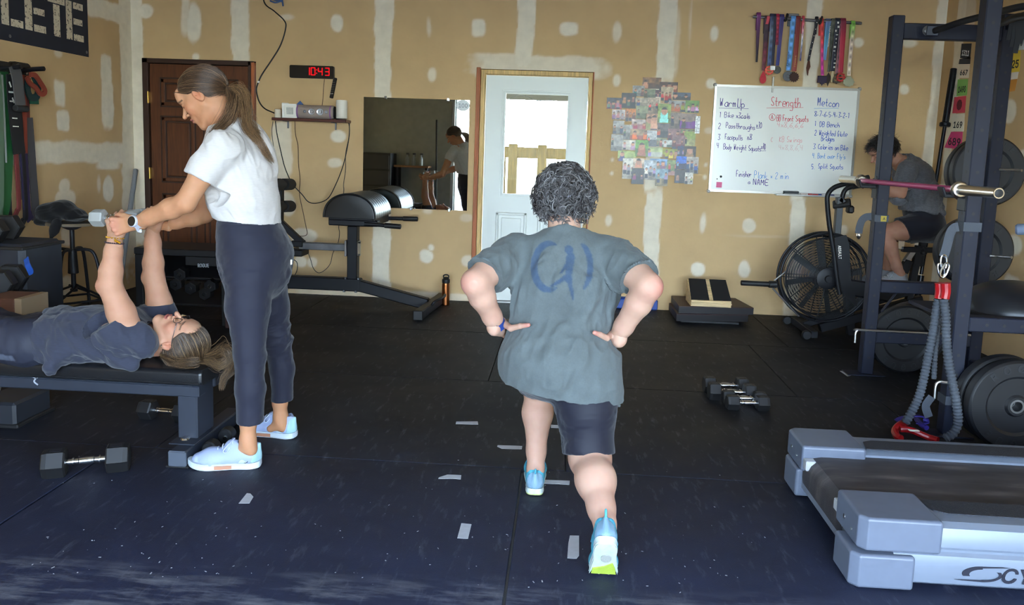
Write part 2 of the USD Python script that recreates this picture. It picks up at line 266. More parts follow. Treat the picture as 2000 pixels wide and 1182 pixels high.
put('front_apron', B().box((LX+.005, FY+.01, -.0195), (RX-.005, .745, -.001), .002), RUB, floor, smooth=False)
for j in range(5):
    xs = [LX+.005]+XS[j]+[RX-.005]; gp = .0045 if j == 1 else .002
    for i in range(4):
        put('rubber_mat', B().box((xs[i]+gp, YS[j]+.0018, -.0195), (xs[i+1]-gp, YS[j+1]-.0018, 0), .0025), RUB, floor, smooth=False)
# ---------------------------------------------------------------- doors
def wood(name, rgb, rough=.4, along=2, **pr):
    sc = [14., 14., 14.]; sc[along] = 1.1; c = lin(rgb)
    n = {"t": ("texture_coordinate", {}), "m": ("mapping", {"scale": sc}), "n": ("noise_texture", {"scale": 3., "detail": 7., "roughness": .65, "distortion": .6}), "r": ("rgb_ramp", {"ramp": [(.3, c*.62), (.5, c), (.72, np.minimum(c*1.35, 1))]}),
         "b": ("bump", {"strength": .12, "distance": .003}), "p": ("principled_bsdf", {"roughness": rough, **pr})}
    return usdkit.material(stage, '/World/Looks/'+name, n, [("t.object", "m.vector"), ("m.vector", "n.vector"), ("n.fac", "r.fac"), ("r.color", "p.base_color"), ("n.fac", "b.height"), ("b.normal", "p.normal")], surface="p.BSDF")
WALNUT, CEDAR, PINE = wood('walnut', (88, 48, 24), .42), wood('cedar', (164, 92, 52), .6), wood('pine', (206, 172, 112), .65)
brass = mat('brass', (200, 160, 80), .3, 1.)
def panel_field(b, x0, x1, z0, z1, y, dep=.012):
    """A raised panel inside a sunken moulding."""
    m = .035
    for a, c in (((x0, z0), (x1, z0+m)), ((x0, z1-m), (x1, z1)), ((x0, z0), (x0+m, z1)), ((x1-m, z0), (x1, z1))):
        b.box((a[0], y-.001, a[1]), (c[0], y+dep, c[1]), .006)
    b.box((x0+m+.012, y-.001, z0+m+.012), (x1-m-.012, y+dep+.004, z1-m-.012), .011)
d1 = put('door_1', B().box((D1[0]+.055, WY-.004+.02, .012), (D1[1]-.075, WY+.05, D1[3]-.045), .003), WALNUT)   # slab; its panels are parts
X0, X1 = D1[0]+.055, D1[1]-.075; mid = (X0+X1)/2
for i, (a, c) in enumerate(((X0+.105, mid-.045), (mid+.045, X1-.105))):
    for z0, z1 in ((1.66, 1.90), (.98, 1.56), (.20, .86)):
        q = B(); panel_field(q, a, c, z0, z1, WY+.006); put('door_panel', q, WALNUT, d1, smooth=False)
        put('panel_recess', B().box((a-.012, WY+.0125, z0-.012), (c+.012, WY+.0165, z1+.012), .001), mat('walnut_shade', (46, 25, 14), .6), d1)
put('door_jamb', B().box((D1[0], WY-.012, 0), (D1[0]+.05, WY+.13, D1[3]), .003).box((D1[0], WY-.012, D1[3]-.04), (D1[1]-.02, WY+.13, D1[3]), .003).box((D1[1]-.07, WY-.012, 0), (D1[1]-.045, WY+.13, D1[3]), .003), mat('walnut_dark', (52, 30, 20), .5), d1, smooth=False)
put('door_stop', B().box((D1[0]+.01, WY+.052, 0), (D1[1]-.01, WY+.075, D1[3]-.005), .002), mat('backing_dark', (24, 16, 12), .8), d1)  # board added behind the slab to keep outside light out of the gaps
put('door_jamb', B().box((D1[1]-.042, WY-.014, 0), (D1[1]-.012, WY+.13, D1[3]-.01), .003), CEDAR, d1, label='reddish bare wood jamb strip')
for z in (1.73, 1.05, .30):
    put('hinge', B().box((D1[0]+.046, WY-.014, z-.05), (D1[0]+.058, WY+.016, z+.05), .002).cyl((D1[0]+.052, WY-.016, z-.052), (D1[0]+.052, WY-.016, z+.052), .006), brass, d1)
q = B().lathe([(0, 0), (.032, 0), (.032, .006), (.012, .012), (.012, .035), (.026, .045), (.029, .06), (.02, .075), (0, .078)], (X1-.07, WY+.016, .95), (0, -1, 0)); put('door_knob', q, brass, d1)
d2x0, d2x1 = -.735, .16
WHITE = mat('door_white', (216, 220, 214), .45)
wx0, wx1, wz0, wz1 = float(at(986, 250, WY)[0]), float(at(1107, 250, WY)[0]), .985, 1.865
dp = sg.box(d2x0, .012, d2x1, 2.02).difference(sg.box(wx0, wz0, wx1, wz1))
q = B().ext(dp, .045, RB, (0, WY+.065, 0)); d2 = put('door_2', q, WHITE, smooth=30)
q = B()
for k, (m, y0) in enumerate(((.045, .014), (.03, .004), (.014, .010))):
    o = sg.box(wx0-m, wz0-m, wx1+m, wz1+m).difference(sg.box(wx0-m+.013, wz0-m+.013, wx1+m-.013, wz1+m-.013)); q.ext(o, .05, RB, (0, WY+y0+.05, 0))
put('window_frame', q, WHITE, d2)
def glass(name='window_glass', tint=(.97, .98, .97)):
    if name in MATS: return MATS[name]
    MATS[name] = usdkit.material(stage, '/World/Looks/'+name, {"f": ("fresnel", {"IOR": 1.10}), "t": ("transparent_bsdf", {"color": tint}), "g": ("glossy_bsdf", {"color": (1, 1, 1), "roughness": .0}), "m": ("mix_closure", {})},
        [("f.fac", "m.fac"), ("t.BSDF", "m.closure1"), ("g.BSDF", "m.closure2")], surface="m.closure"); return MATS[name]
put('window_pane', B().box((wx0-.002, WY+.045, wz0-.002), (wx1+.002, WY+.05, wz1+.002), .0005), glass(), d2, smooth=False)
wl = at(1000, 200, WY)   # arcs reflected in the window glass, put in as grey tubes
for pts in ([(986, 197), (1000, 190), (1014, 186), (1028, 188), (1045, 195), (1075, 200), (1107, 213)], [(986, 203), (1002, 206), (1014, 199)], [(1040, 199), (1060, 208), (1085, 207), (1107, 214)], [(1040, 199), (1055, 196), (1078, 196), (1107, 206)]):
    put('glass_came', B().tube(spline([at(*p, WY+.043) for p in pts], 5), .0025, 6), mat('reflection_grey', (150, 152, 150), .4), d2)
for x0, x1 in ((d2x0+.12, -.335), (-.24, d2x1-.12)):
    for z0, z1 in ((.17, .82),):
        m = .03; q = B()
        for a, c in (((x0, z0), (x1, z0+m)), ((x0, z1-m), (x1, z1)), ((x0, z0), (x0+m, z1)), ((x1-m, z0), (x1, z1))): q.box((a[0], WY+.010, a[1]), (c[0], WY+.03, c[1]), .009)
        q.box((x0+m+.02, WY+.013, z0+m+.02), (x1-m-.02, WY+.03, z1-m-.02), .006); put('door_panel', q, WHITE, d2, smooth=False)
put('door_jamb', B().box((D2[0]+.012, WY-.01, 0), (d2x0-.006, WY+.13, D2[3]-.006), .003).box((d2x1+.006, WY-.01, 0), (D2[1]-.008, WY+.13, D2[3]-.006), .003).box((d2x0-.006, WY-.01, 2.026), (d2x1+.006, WY+.13, D2[3]-.006), .003), PINE, d2, smooth=False)
put('door_trim', B().box((D2[0]-.028, WY-.022, 0), (D2[0]+.008, WY-.001, D2[3]+.01), .003), CEDAR, d2, label='reddish cedar strip')
put('door_trim', B().box((D2[1]-.006, WY-.006, .0), (D2[1]+.004, WY+.1, D2[3]), .002), CEDAR, d2)
put('threshold', B().box((D2[0], WY-.01, -.01), (D2[1], WY+.14, .02), .006), mat('threshold_metal', (150, 150, 148), .35, .8), d2)
# ---------------------------------------------------------------- outside: porch, yard, drive
put('ground', B().box((-60, WY+.14, -.4), (60, 120, -.2), .001), mat('dry_grass', (112, 98, 62), .95, var=.25, vs=1.5))
put('driveway', B().box((-14, -25, -.3), (14, FY-.14, -.03), .001), mat('drive_concrete', (176, 172, 166), .9, var=.08))
put('porch_roof', B().box((-2.6, WY+.14, 2.12), (2.6, WY+4.7, 2.2), .01), mat('soffit', (58, 58, 56), .8))
put('porch_slab', B().box((-2.6, WY+.14, -.2), (2.6, WY+2.6, -.02), .01), mat('drive_concrete', (0, 0, 0)))
FENCE = wood('fence_wood', (92, 76, 36), .8)
t = thing('timber_gate', 'pale timber gate frame out in the sunny yard, seen through the door window', 'gate', at(1020, 330, 10.5)*V3(1, 1, 0)+V3(0, 0, -.2))
gx = [float(at(x, 330, 10.5)[0]) for x in (985, 1001, 1016, 1058, 1072)]
for k in (1, 3): put('post', B().box((gx[k]-.06, 10.45, -.2), (gx[k]+.06, 10.57, 1.46), .01), FENCE, t)
put('rail', B().box((gx[0]-.6, 10.46, 1.28), (gx[4]+.5, 10.56, 1.42), .01), FENCE, t)
put('rail', B().box((gx[0]-.6, 10.46, .35), (gx[2], 10.56, .45), .01), FENCE, t)
for k in range(9): put('board', B().box((gx[1]-.1-.1*k-.09, 10.57, -.15), (gx[1]-.1-.1*k, 10.59, 1.28), .004), FENCE, t)
leaf = mat('sage_leaf', (70, 70, 26), .8, var=.3, vs=20)
for k, (px, s) in enumerate(((992, .13), (1010, .11), (1030, .12), (1052, .10))):
    c = at(px, 292, 22.); m = trimesh.creation.icosphere(4, 1.); m.vertices *= (1+.35*(meshkit.fbm(m.vertices*4+k*7, 4, k)-.5))[:, None]*V3(1, .8, .8)*s; m.vertices += c*V3(1, 1, 0)+V3(0, 0, .5*s-.2)
    put('bush', m, leaf, smooth=True, label=(('leftmost', 'second from left', 'third from left', 'rightmost')[k]+' small sage bush in the yard, seen through the door window'), cat='bush', group='bushes in the yard')
t = thing('farm_shed', 'low tan shed with flat roof far out in the yard behind the door window', 'shed', (1.2, 30, -.2))
put('shed_wall', B().box((.65, 29, -.2), (4.6, 33, 1.9), .02), mat('shed_tan', (84, 66, 40), .9), t); put('shed_roof', B().box((.45, 28.7, 1.9), (4.8, 33.3, 2.15), .02), mat('shed_roof', (70, 46, 30), .8), t)
put('shed_window', B().box((.95, 28.97, .6), (1.7, 29.02, 1.2), .01), mat('shed_glass', (36, 52, 74), .3), t)
# ---------------------------------------------------------------- materials in common
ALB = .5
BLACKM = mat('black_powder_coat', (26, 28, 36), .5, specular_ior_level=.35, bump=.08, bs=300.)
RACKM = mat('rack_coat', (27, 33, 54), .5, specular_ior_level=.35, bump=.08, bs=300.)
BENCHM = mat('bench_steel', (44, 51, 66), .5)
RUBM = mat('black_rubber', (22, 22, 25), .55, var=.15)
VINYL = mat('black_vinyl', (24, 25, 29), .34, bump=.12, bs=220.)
ALB = 1.
CHROME = mat('chrome', (225, 226, 228), .16, 1.)
STEEL = mat('brushed_steel', (172, 172, 172), .34, 1.)
DSTEEL = mat('dark_steel', (120, 122, 128), .4, .9)
FOAM = mat('foam_black', (34, 34, 36), .85)
WHITEP = mat('white_plastic', (228, 226, 220), .4)
PAPER = mat('paper_white', (226, 222, 212), .8)
INK = mat('ink_black', (22, 22, 24), .6)
def wp(px, py, off=0.): return at(px, py, WY-off)
def scl(Y): return Y/FOC    # metres for one pixel at depth Y
# ---------------------------------------------------------------- GHD machine by the back wall
Y0 = 6.45; g = lambda x, y, Y=Y0: at(x, y, Y)
t = thing('ghd_bench', 'black glute ham developer with a half-round pad standing in front of the mirror', 'exercise machine', g(690, 560)*V3(1, 1, 0))
zb = float(g(700, 556)[2]); xb = float(g(706, 556)[0]); xl = float(g(500, 550)[0])
put('base_beam', B().box((xl, Y0-.04, zb-.055), (xb, Y0+.04, zb+.055), .008), BLACKM, t)
f0 = V3(float(at(835, 610, Y0)[0]), Y0, .06)
put('sloped_beam', B().bar((xb-.04, Y0, zb), f0, .075, .095, (0, 1, 0), .008), BLACKM, t)
fa, fb = V3(-1.125, 6.05, .045), V3(-1.06, 6.86, .045)
put('foot_bar', B().bar(fa, fb, .075, .075, (1, 0, 0), .008), BLACKM, t)
put('end_cap', B().bar(fa-V3(0, .012, 0), fa+V3(0, .01, 0), .079, .079, (1, 0, 0), .006), RUBM, t)
put('foot_handle', B().tube(spline([(-1.06, 6.30, .08), (-1.04, 6.30, .11), (-1.0, 6.36, .125), (-.985, 6.5, .125), (-1.0, 6.6, .115), (-1.03, 6.62, .08)], 5), .011, 8), BLACKM, t)
put('rear_foot_bar', B().bar((xl+.03, 6.06, .045), (xl+.03, 6.85, .045), .075, .075, (1, 0, 0), .008).bar((xl+.03, Y0, .05), (xl+.03, Y0, zb), .07, .07), BLACKM, t)
xp = float(g(690, 500)[0]); zt = float(g(690, 441)[2])
put('post', B().box((xp-.042, Y0-.042, zb+.05), (xp+.042, Y0+.042, zt), .006), BLACKM, t)
put('slide_tube', B().box((g(585, 480)[0], Y0-.03, g(600, 486)[2]-.004), (xp-.03, Y0+.03, g(600, 473)[2]), .006), mat('slide_grey', (128, 130, 134), .3, .7, var=.2, vs=12), t)
q = B().box((xp-.062, Y0-.055, g(690, 500)[2]), (xp-.043, Y0+.055, g(690, 469)[2]), .004).box((xp+.043, Y0-.05, g(690, 498)[2]), (xp+.05, Y0+.05, g(690, 470)[2]), .003)
for z in (473, 497): q.cyl((xp+.04, Y0-.02, g(690, z)[2]), (xp+.066, Y0-.02, g(690, z)[2]), .009, n=6)
put('slide_bracket', q, STEEL, t, kind='stuff')
q = B()
for x, z in ((xb-.14, zb-.055), (xb-.04, zb-.055), (xp-.055, zb+.055), (xp+.055, zb+.055)): q.cyl((x, Y0-.03, z-.008), (x, Y0-.03, z+.008), .012, n=6)
put('bolt', q, DSTEEL, t)
# half-round pad
pa, pb_ = at(632, 427, 6.17), at(733, 429, 6.17); R0 = (pb_[0]-pa[0])/2; cx = (pa[0]+pb_[0])/2; zc = pa[2]
a = np.linspace(0, PI, 30); pr = np.stack([R0*np.cos(a), R0*.93*np.abs(np.sin(a))**.86+.012], 1)
def padslice(y, s, dz=0.): return np.stack([cx+pr[:, 0]*s, np.full(len(a), y), zc+pr[:, 1]*s+dz], 1)
rows = [padslice(6.17, .93), padslice(6.178, .985)] + [padslice(y, 1.+.006*math.cos((y-6.2)/.55*16*PI)) for y in np.linspace(6.20, 6.73, 34)] + [padslice(6.752, .985), padslice(6.76, .93)]
vv = np.concatenate(rows); nn = len(a); F = []
for i in range(len(rows)-1):
    for j in range(nn):
        k, j2 = i*nn, (j+1) % nn; F += [[k+j, k+j2, k+nn+j2], [k+j, k+nn+j2, k+nn+j]]
for i, s in ((0, 1), (len(rows)-1, -1)):
    vv = np.vstack([vv, rows[i].mean(0)]); c0 = len(vv)-1
    F += [[c0, i*nn+(j+1) % nn, i*nn+j][::s] for j in range(nn)]
pm = trimesh.Trimesh(vv, np.array(F), process=False); pm.fix_normals(); pad = put('half_round_pad', pm, VINYL, t, smooth=50)
e = [np.array([cx+r[0]*1.0, 6.166, zc+r[1]*1.0]) for r in pr]; put('piping', B().tube(e, .006, 6), RUBM, pad)
put('pad_base', B().box((cx-R0+.03, 6.2, zc-.055), (cx+R0-.02, 6.74, zc+.012), .006).box((cx-R0*.8, 6.165, zc-.05), (cx+R0+.02, 6.25, zc-.004), .006), BLACKM, t)
for y, p0, p1 in ((6.17, (712, 437), (783, 443)), (6.75, (752, 426), (816, 428))):
    A, Z = at(*p0, y), at(*p1, y); h = put('handle', B().cyl(A, Z, .016), BLACKM, t); put('grip', B().cyl(A+(Z-A)*.55, Z, .021, bev=.004), RUBM, h)
for py in (361, 404):
    A, Z = at(531, py, 6.12), at(568, py-1, 6.78); put('ankle_roller', B().cyl(A, A+(Z-A)*.42, .05, n=28, bev=.012).cyl(A+(Z-A)*.58, Z, .05, n=28, bev=.012).cyl(A+(Z-A)*.4, A+(Z-A)*.6, .034), FOAM, t)
put('roller_post', B().bar(g(547, 352), g(546, 448), .055, .055, (0, 1, 0)).bar(g(546, 432), g(592, 476), .05, .05, (0, 1, 0)).box(g(572, 481)-V3(0, .045, 0), g(594, 470)+V3(0, .045, 0), .006), BLACKM, t)
put('foot_plate', B().box(g(570, 498)-V3(0, .09, 0), g(597, 486)+V3(0, .09, 0), .008), RUBM, t)
# bottle
bc = fl(870, 596); t = thing('water_bottle', 'copper coloured steel water bottle with a black cap standing by the back wall', 'bottle', bc)
put('flask', B().lathe([(0, .002), (.03, 0), (.034, .006), (.034, .185), (.031, .197), (.026, .2), (0, .2)], bc, (0, 0, 1), 28), mat('copper', (172, 104, 62), .3, 1.), t)
put('cap', B().lathe([(0, .198), (.033, .198), (.035, .203), (.035, .228), (.022, .24), (.015, .25), (0, .252)], bc, (0, 0, 1), 24).tube(spline([bc+V3(-.02, 0, .24), bc+V3(-.022, 0, .262), bc+V3(0, 0, .27), bc+V3(.022, 0, .262), bc+V3(.02, 0, .24)], 4), .006, 8), RUBM, t)
# ---------------------------------------------------------------- mirror
mx0, mx1, mz0, mz1 = float(wp(709.5, 300)[0]), float(wp(915, 300)[0]), float(wp(812, 408)[2]), float(wp(814, 192.5)[2])
t = thing('wall_mirror', 'large frameless wall mirror held by small clips between the shelf and the white door', 'mirror', (mx0, WY, mz0))
put('mirror_glass', B().box((mx0, WY-.006, mz0), (mx1, WY-.001, mz1), .001), mat('mirror_silver', (222, 228, 224), .012, 1.), t, smooth=False)
for px, top in ((752, 1), (873, 1), (805, 0), (880, 0)):
    x = float(wp(px, 300)[0]); z = mz1 if top else mz0
    put('clip', B().box((x-.012, WY-.011, z-.014), (x+.012, WY-.0005, z+.014), .003), CHROME, t)
c = wp(904, 206, .0085); o = sg.Point(0, 0).buffer(.048); o = shapely.affinity.scale(o, 1.25, 1) if hasattr(shapely, 'affinity') else o
t2 = thing('oval_sticker', 'white oval sticker reading 100 in the upper right corner of the mirror', 'sticker', c)
put('sticker_face', B().ext(o, .001, RB, c), mat('sticker_white', (220, 222, 222), .6), t2); put('print', text(B(), '100', .034, c+V3(-.042, -.0012, -.018), (1, 0, 0), (0, 0, 1), .0006, True, .084), mat('print_grey', (150, 154, 158), .6), t2)
# ---------------------------------------------------------------- shelf with its things
sx0, sx1, sz = float(at(532, 233, 6.82)[0]), float(at(677, 238, 6.82)[0]), float(at(604, 234.5, 6.82)[2])
t = thing('wall_shelf', 'narrow dark red wooden wall shelf under the digital clock', 'shelf', ((sx0+sx1)/2, WY, sz))
put('board', B().box((sx0, 6.80, sz-.012), (sx1, WY-.002, sz+.012), .003), wood('mahogany', (74, 30, 24), .35, 0), t)
for px in (563, 656):
    x = float(wp(px, 245)[0]); put('bracket', B().box((x-.008, WY-.006, sz-.075), (x+.008, WY-.001, sz-.012), .002).box((x-.008, 6.84, sz-.018), (x+.008, WY-.002, sz-.012), .002), DSTEEL, t)
zs = sz+.0125; sp = lambda px, Y=6.875: float(at(px, 215, Y)[0])
c = V3(sp(543), 6.87, zs); t = thing('small_speaker', 'small off-white cylinder at the left end of the wall shelf', 'speaker', c)
put('body', B().lathe([(0, 0), (.026, 0), (.028, .004), (.028, .068), (.024, .074), (0, .074)], c, (0, 0, 1), 28), mat('cream_plastic', (216, 206, 184), .5), t); put('grille', B().lathe([(0, .0745), (.02, .0745), (.018, .076), (0, .077)], c, (0, 0, 1), 20), mat('cream_dark', (170, 160, 140), .7), t)
c = V3(sp(569), 6.85, zs); t = thing('white_picture', 'square white picture frame leaning on the wall shelf beside the speaker', 'frame', c)
tf = lambda m: (setattr(m, 'vertices', (m.vertices@np.array([[1, 0, 0], [0, math.cos(.12), -math.sin(.12)], [0, math.sin(.12), math.cos(.12)]]).T)+c) or m)
put('frame', tf(B().ext(sg.box(-.066, .001, .066, .125).difference(sg.box(-.05, .016, .05, .11)), .014, RB).mesh()), WHITEP, t); put('mat_board', tf(B().box((-.051, -.006, .015), (.051, -.001, .111), .001).mesh()), PAPER, t)
put('picture', tf(B().box((-.031, -.0075, .033), (.031, -.0055, .093), .0005).mesh()), mat('print_silver', (182, 180, 172), .5, var=.2, vs=60), t)
c = V3(sp(553), 6.93, zs); t = thing('plug_box', 'small white device with a black cable behind the picture frame on the shelf', 'device', c)
put('case', B().box(c+V3(-.03, -.012, 0), c+V3(.03, .012, .135), .004), WHITEP, t); put('cable_loop', B().tube(spline([c+V3(-.01, -.015, .02), c+V3(.0, -.02, .09), c+V3(.02, -.02, .1), c+V3(.03, -.02, .05), c+V3(.028, -.018, .003)], 6), .0035, 6), RUBM, t)
c = V3(sp(580), 6.95, zs); put('blue_card', B().add(chamfer((.10, .003, .10), .001), rotz(0)@np.array([[.74, 0, -.67], [0, 1, 0], [.67, 0, .74]]), c+V3(0, 0, .088)), mat('card_blue', (58, 88, 140), .6), label='blue card standing on its corner behind the picture frame on the shelf', cat='card')
# bluetooth speaker
xa, xb2 = sp(583), sp(654); c = V3((xa+xb2)/2, 6.865, zs); t = thing('wireless_speaker', 'long rounded taupe wireless speaker with violet rings lying on the wall shelf', 'speaker', c)
pf = rrect(.105, .118, .046, 6); P = [(xa, 6.865, zs+.06), (xa+.012, 6.865, zs+.06), (xb2-.012, 6.865, zs+.06), (xb2, 6.865, zs+.06)]
put('body', sweep(P, pf, up=(0, 0, 1), scale=[.93, 1, 1, .93]), mat('taupe_mesh', (150, 134, 124), .75, bump=.5, bs=500), t)
for x in (xa+.004, xb2-.030): put('ring', sweep([(x, 6.865, zs+.06), (x+.008, 6.865, zs+.06)], pf*1.025, up=(0, 0, 1)), mat('violet_rim', (128, 70, 150), .4), t)  # rings in their own plain violet
put('end_cap', sweep([(xb2-.002, 6.865, zs+.06), (xb2+.006, 6.865, zs+.06)], pf*.86, up=(0, 0, 1)), RUBM, t)
for px, r in ((595, .012), (608.5, .024), (625, .027), (637, .012)):
    x = sp(px, 6.81); put('driver', B().lathe([(0, .0), (r*.7, .0), (r, .003), (r*1.08, .004), (r*1.08, 0), (0, -.002)], (x, 6.8125, zs+.06), (0, -1, 0), 24).lathe([(0, .004), (r*.45, .004), (r*.5, 0)], (x, 6.8125, zs+.06), (0, -1, 0), 16), mat('driver_silver', (200, 205, 215), .3, .6), t)
c = V3(sp(668), 6.865, zs); t = thing('white_speaker', 'tall white cylinder speaker on a silver foot at the right end of the shelf', 'speaker', c)
put('body', B().lathe([(0, .012), (.045, .012), (.049, .018), (.049, .162), (.046, .170), (.03, .1715), (0, .1715)], c, (0, 0, 1), 32), mat('white_mesh', (222, 216, 202), .6, bump=.3, bs=600), t); put('foot', B().lathe([(0, 0), (.046, 0), (.048, .004), (.044, .013), (0, .013)], c, (0, 0, 1), 28), STEEL, t)
def cable(pts, r, label, off=.006, m=RUBM, name='cable', cat='cable', ends=None):
    w = [p if len(p) == 3 else wp(*p, off) for p in pts]; return put(name, B().tube(spline(w, 6), r, 6), m, label=label, cat=cat)
cable([(513, -40), (516, 4), (536, 22), (555, 40), (558, 55), (548, 88), (530, 118), (512, 145), (503, 165), (501, 178), (506, 198), (517, 212), (536, 221)], .006, 'thick black cable snaking down the wall to the left end of the shelf')
put('cable_clip', B().cbox(wp(505, 160, .006), (.02, .016, .02), .004), WHITEP, label='small white clip holding the thick black cable beside the dark door', cat='clip')
cable([(634, 153), (632, 170), (631, 190), (629, 207)], .0028, 'thin brown cord dropping from the digital clock to the speaker', m=mat('cord_brown', (84, 60, 40), .6))
cable([(533, 237), (531, 260), (536, 300), (538, 345), (536, 380)], .003, 'leftmost thin grey cord hanging below the shelf', m=mat('cord_grey', (104, 100, 88), .6))
cable([(538, 237), (541, 262), (549, 298), (556, 326), (566, 350), (574, 363), (590, 380), (602, 394), (618, 397), (640, 388), (655, 362), (668, 330), (676, 300), (682, 265), (682, 245), (678, 235)], .0042, 'black cord looping below the shelf from its left to its right end')
cable([(576, 237), (577, 262), (582, 285), (583, 320), (586, 350), (585, 380), (592, 415), (597, 440), (600, 456), (594, 461), (582, 461)], .0032, 'wavy brown cord hanging from the middle of the shelf', m=mat('cord_brown', (0, 0, 0)))
cable([(683, 240), (681, 270), (675, 300), (675, 330), (671, 360), (671, 377), (662, 438), (663, 455), (660, 475), (650, 495), (645, 515), (634, 528), (622, 533), (612, 524), (606, 505), (600, 492), (596, 491)], .0030, 'thin dark cord running from the right shelf end down behind the machine', m=mat('cord_dark', (58, 54, 48), .6))
cable([(572, 506), (580, 513), (580, 528), (574, 541)], .0034, 'short dark cord low on the wall behind the standing woman')
# blue tangle at the very top
q = B(); c = wp(543, 2, .03)
for k in range(3): q.tube(spline([c+V3(-.07, 0, .03*k), c+V3(-.02, -.01, -.015+.02*k), c+V3(.03, .005, .0+.01*k), c+V3(.045, 0, -.03-.006*k)], 5), .007, 8)
put('rope_knot', q, mat('rope_blue', (60, 84, 128), .7), label='blue knotted rope end at the top edge above the cable', cat='rope')
# ---------------------------------------------------------------- digital clock and remote
ca, cb = wp(565.5, 138, .03), wp(652, 140.5, .03); zc0, zc1 = float(wp(608, 153, .03)[2]), float(wp(608, 128, .03)[2])
t = thing('digital_clock', 'long black digital wall clock with red figures showing 10:43', 'clock', (ca[0], WY, zc0))
put('case', B().add(trimesh.creation.extrude_polygon(sg.Polygon(rrect(cb[0]-ca[0], zc1-zc0, .012)), .03), RB, ((ca[0]+cb[0])/2, WY-.001, (zc0+zc1)/2)), mat('clock_black', (12, 12, 15), .25), t)
SEG = {'0': 'abcdef', '1': 'bc', '2': 'abged', '3': 'abgcd', '4': 'fgbc', '5': 'afgcd', '6': 'afgedc', '7': 'abc', '8': 'abcdefg', '9': 'abfgcd'}
def seven(ch, x, z, w, h, y, th):
    q = B()
    S = {'a': ((0, h), (w, h)), 'g': ((0, h/2), (w, h/2)), 'd': ((0, 0), (w, 0)), 'f': ((0, h/2), (0, h)), 'b': ((w, h/2), (w, h)), 'e': ((0, 0), (0, h/2)), 'c': ((w, 0), (w, h/2))}
    for s in SEG[ch]:
        (a, b), (c, d) = S[s]; q.box((x+min(a, c)-(th/2 if b == d else th/2)+ (th*.3 if b == d else 0), y-.002, z+min(b, d)-th/2+(th*.3 if a == c else 0)), (x+max(a, c)+th/2-(th*.3 if b == d else 0), y, z+max(b, d)+th/2-(th*.3 if a == c else 0)), .001)
    return q
RED = glow('clock_red', (255, 24, 34), .0105)
for ch, p0 in zip('1043', (598, 608, 622, 635.5)):
    a, w = wp(p0, 140, .03), .034; put('digit', seven(ch, a[0], zc0+.03, w if ch != '1' else .03, .062, WY-.032, .009), RED, t, smooth=False)
q = B(); x = wp(618.6, 140, .03)[0]
for dz in (.045, .075): q.cbox((x, WY-.033, zc0+dz), (.009, .002, .009), .001)
put('colon', q, RED, t, smooth=False)
a, b = wp(655, 152, .012), wp(647, 192, .012); t = thing('remote_control', 'slim black remote control stuck slanted to the wall below the clock', 'remote', (b+a)/2)
put('body', B().bar(b, a, .034, .016, (1, 0, 0), .005), mat('clock_black', (0, 0, 0)), t)
for k in range(6):
    for j in (-1, 0, 1): put('button', B().cbox(b+(a-b)*(.22+.11*k)+V3(.009*j, -.010, .001*j), (.005, .004, .005), .001), mat('button_grey', (74, 76, 80), .5) if k else WHITEP, t)
# ---------------------------------------------------------------- handwriting
GL = {'A': '0028 4-28 1444', 'B': '0008 08283726040 04352311000', }
HW = {  # strokes on a grid, x then y (a = 10, b = 11; baseline 3, x-height 7, capitals b)
 'a': '47 27 05 04 13 33 45|47 44 53', 'b': '0b 03 33 45 36 06', 'c': '46 27 05 04 13 33 44', 'd': '46 26 05 13 33 45|4b 44 53', 'e': '05 45 47 17 05 13 43', 'f': '4a 3b 2a 23|07 37', 'g': '47 17 05 14 44|47 41 30 00',
 'h': '0b 03|05 27 46 43', 'i': '27 23|29 2a', 'k': '0b 03|46 05 43', 'l': '2b 24 33', 'm': '07 03|05 17 26 23|25 37 46 43', 'n': '07 03|05 27 46 43', 'o': '27 05 13 33 45 27', 'p': '07 00|06 27 46 44 13 04', 'r': '07 03|05 27 46',
 'q': '47 27 05 14 44|47 40', 's': '46 27 06 15 35 44 23 03', 't': '2b 24 43|07 47', 'u': '07 04 13 33 45|47 43', 'v': '07 23 47', 'w': '07 13 26 33 47', 'x': '07 43|47 03', 'y': '07 24|47 00', ',': '13 01', ".": '13 23', "'": '2b 29', '-': '05 35',
 'A': '03 2b 43|16 36', 'B': '0b 03 33 45 37 07|0b 3b 49 37', 'C': '4a 2b 08 05 23 44', 'D': '0b 03 23 46 48 2b 0b', 'E': '4b 0b 03 43|07 37', 'F': '4b 0b 03|07 37', 'G': '4a 2b 07 13 33 46 26', 'K': '0b 03|4b 06 43', 'M': '03 0b 26 4b 43', 'N': '03 0b 43 4b',
 'P': '03 0b 3b 49 37 07', 'S': '4a 2b 09 17 36 44 23 04', 'U': '0b 04 13 33 45 4b', 'W': '0b 13 28 33 4b', 'Y': '0b 27 4b|27 23', '1': '1a 2b 23', '2': '09 2b 49 03 43', '3': '0b 4b 27 45 23 04', '4': '0b 07 47|3b 33', '5': '4b 0b 07 37 45 33 03', '6': '4b 17 04 23 44 36 05',
 '7': '0b 4b 13', '8': '27 0a 2b 4a 27 04 23 44 27', '9': '48 17 0a 3b 48 33', '0': '2b 07 13 33 47 2b'}
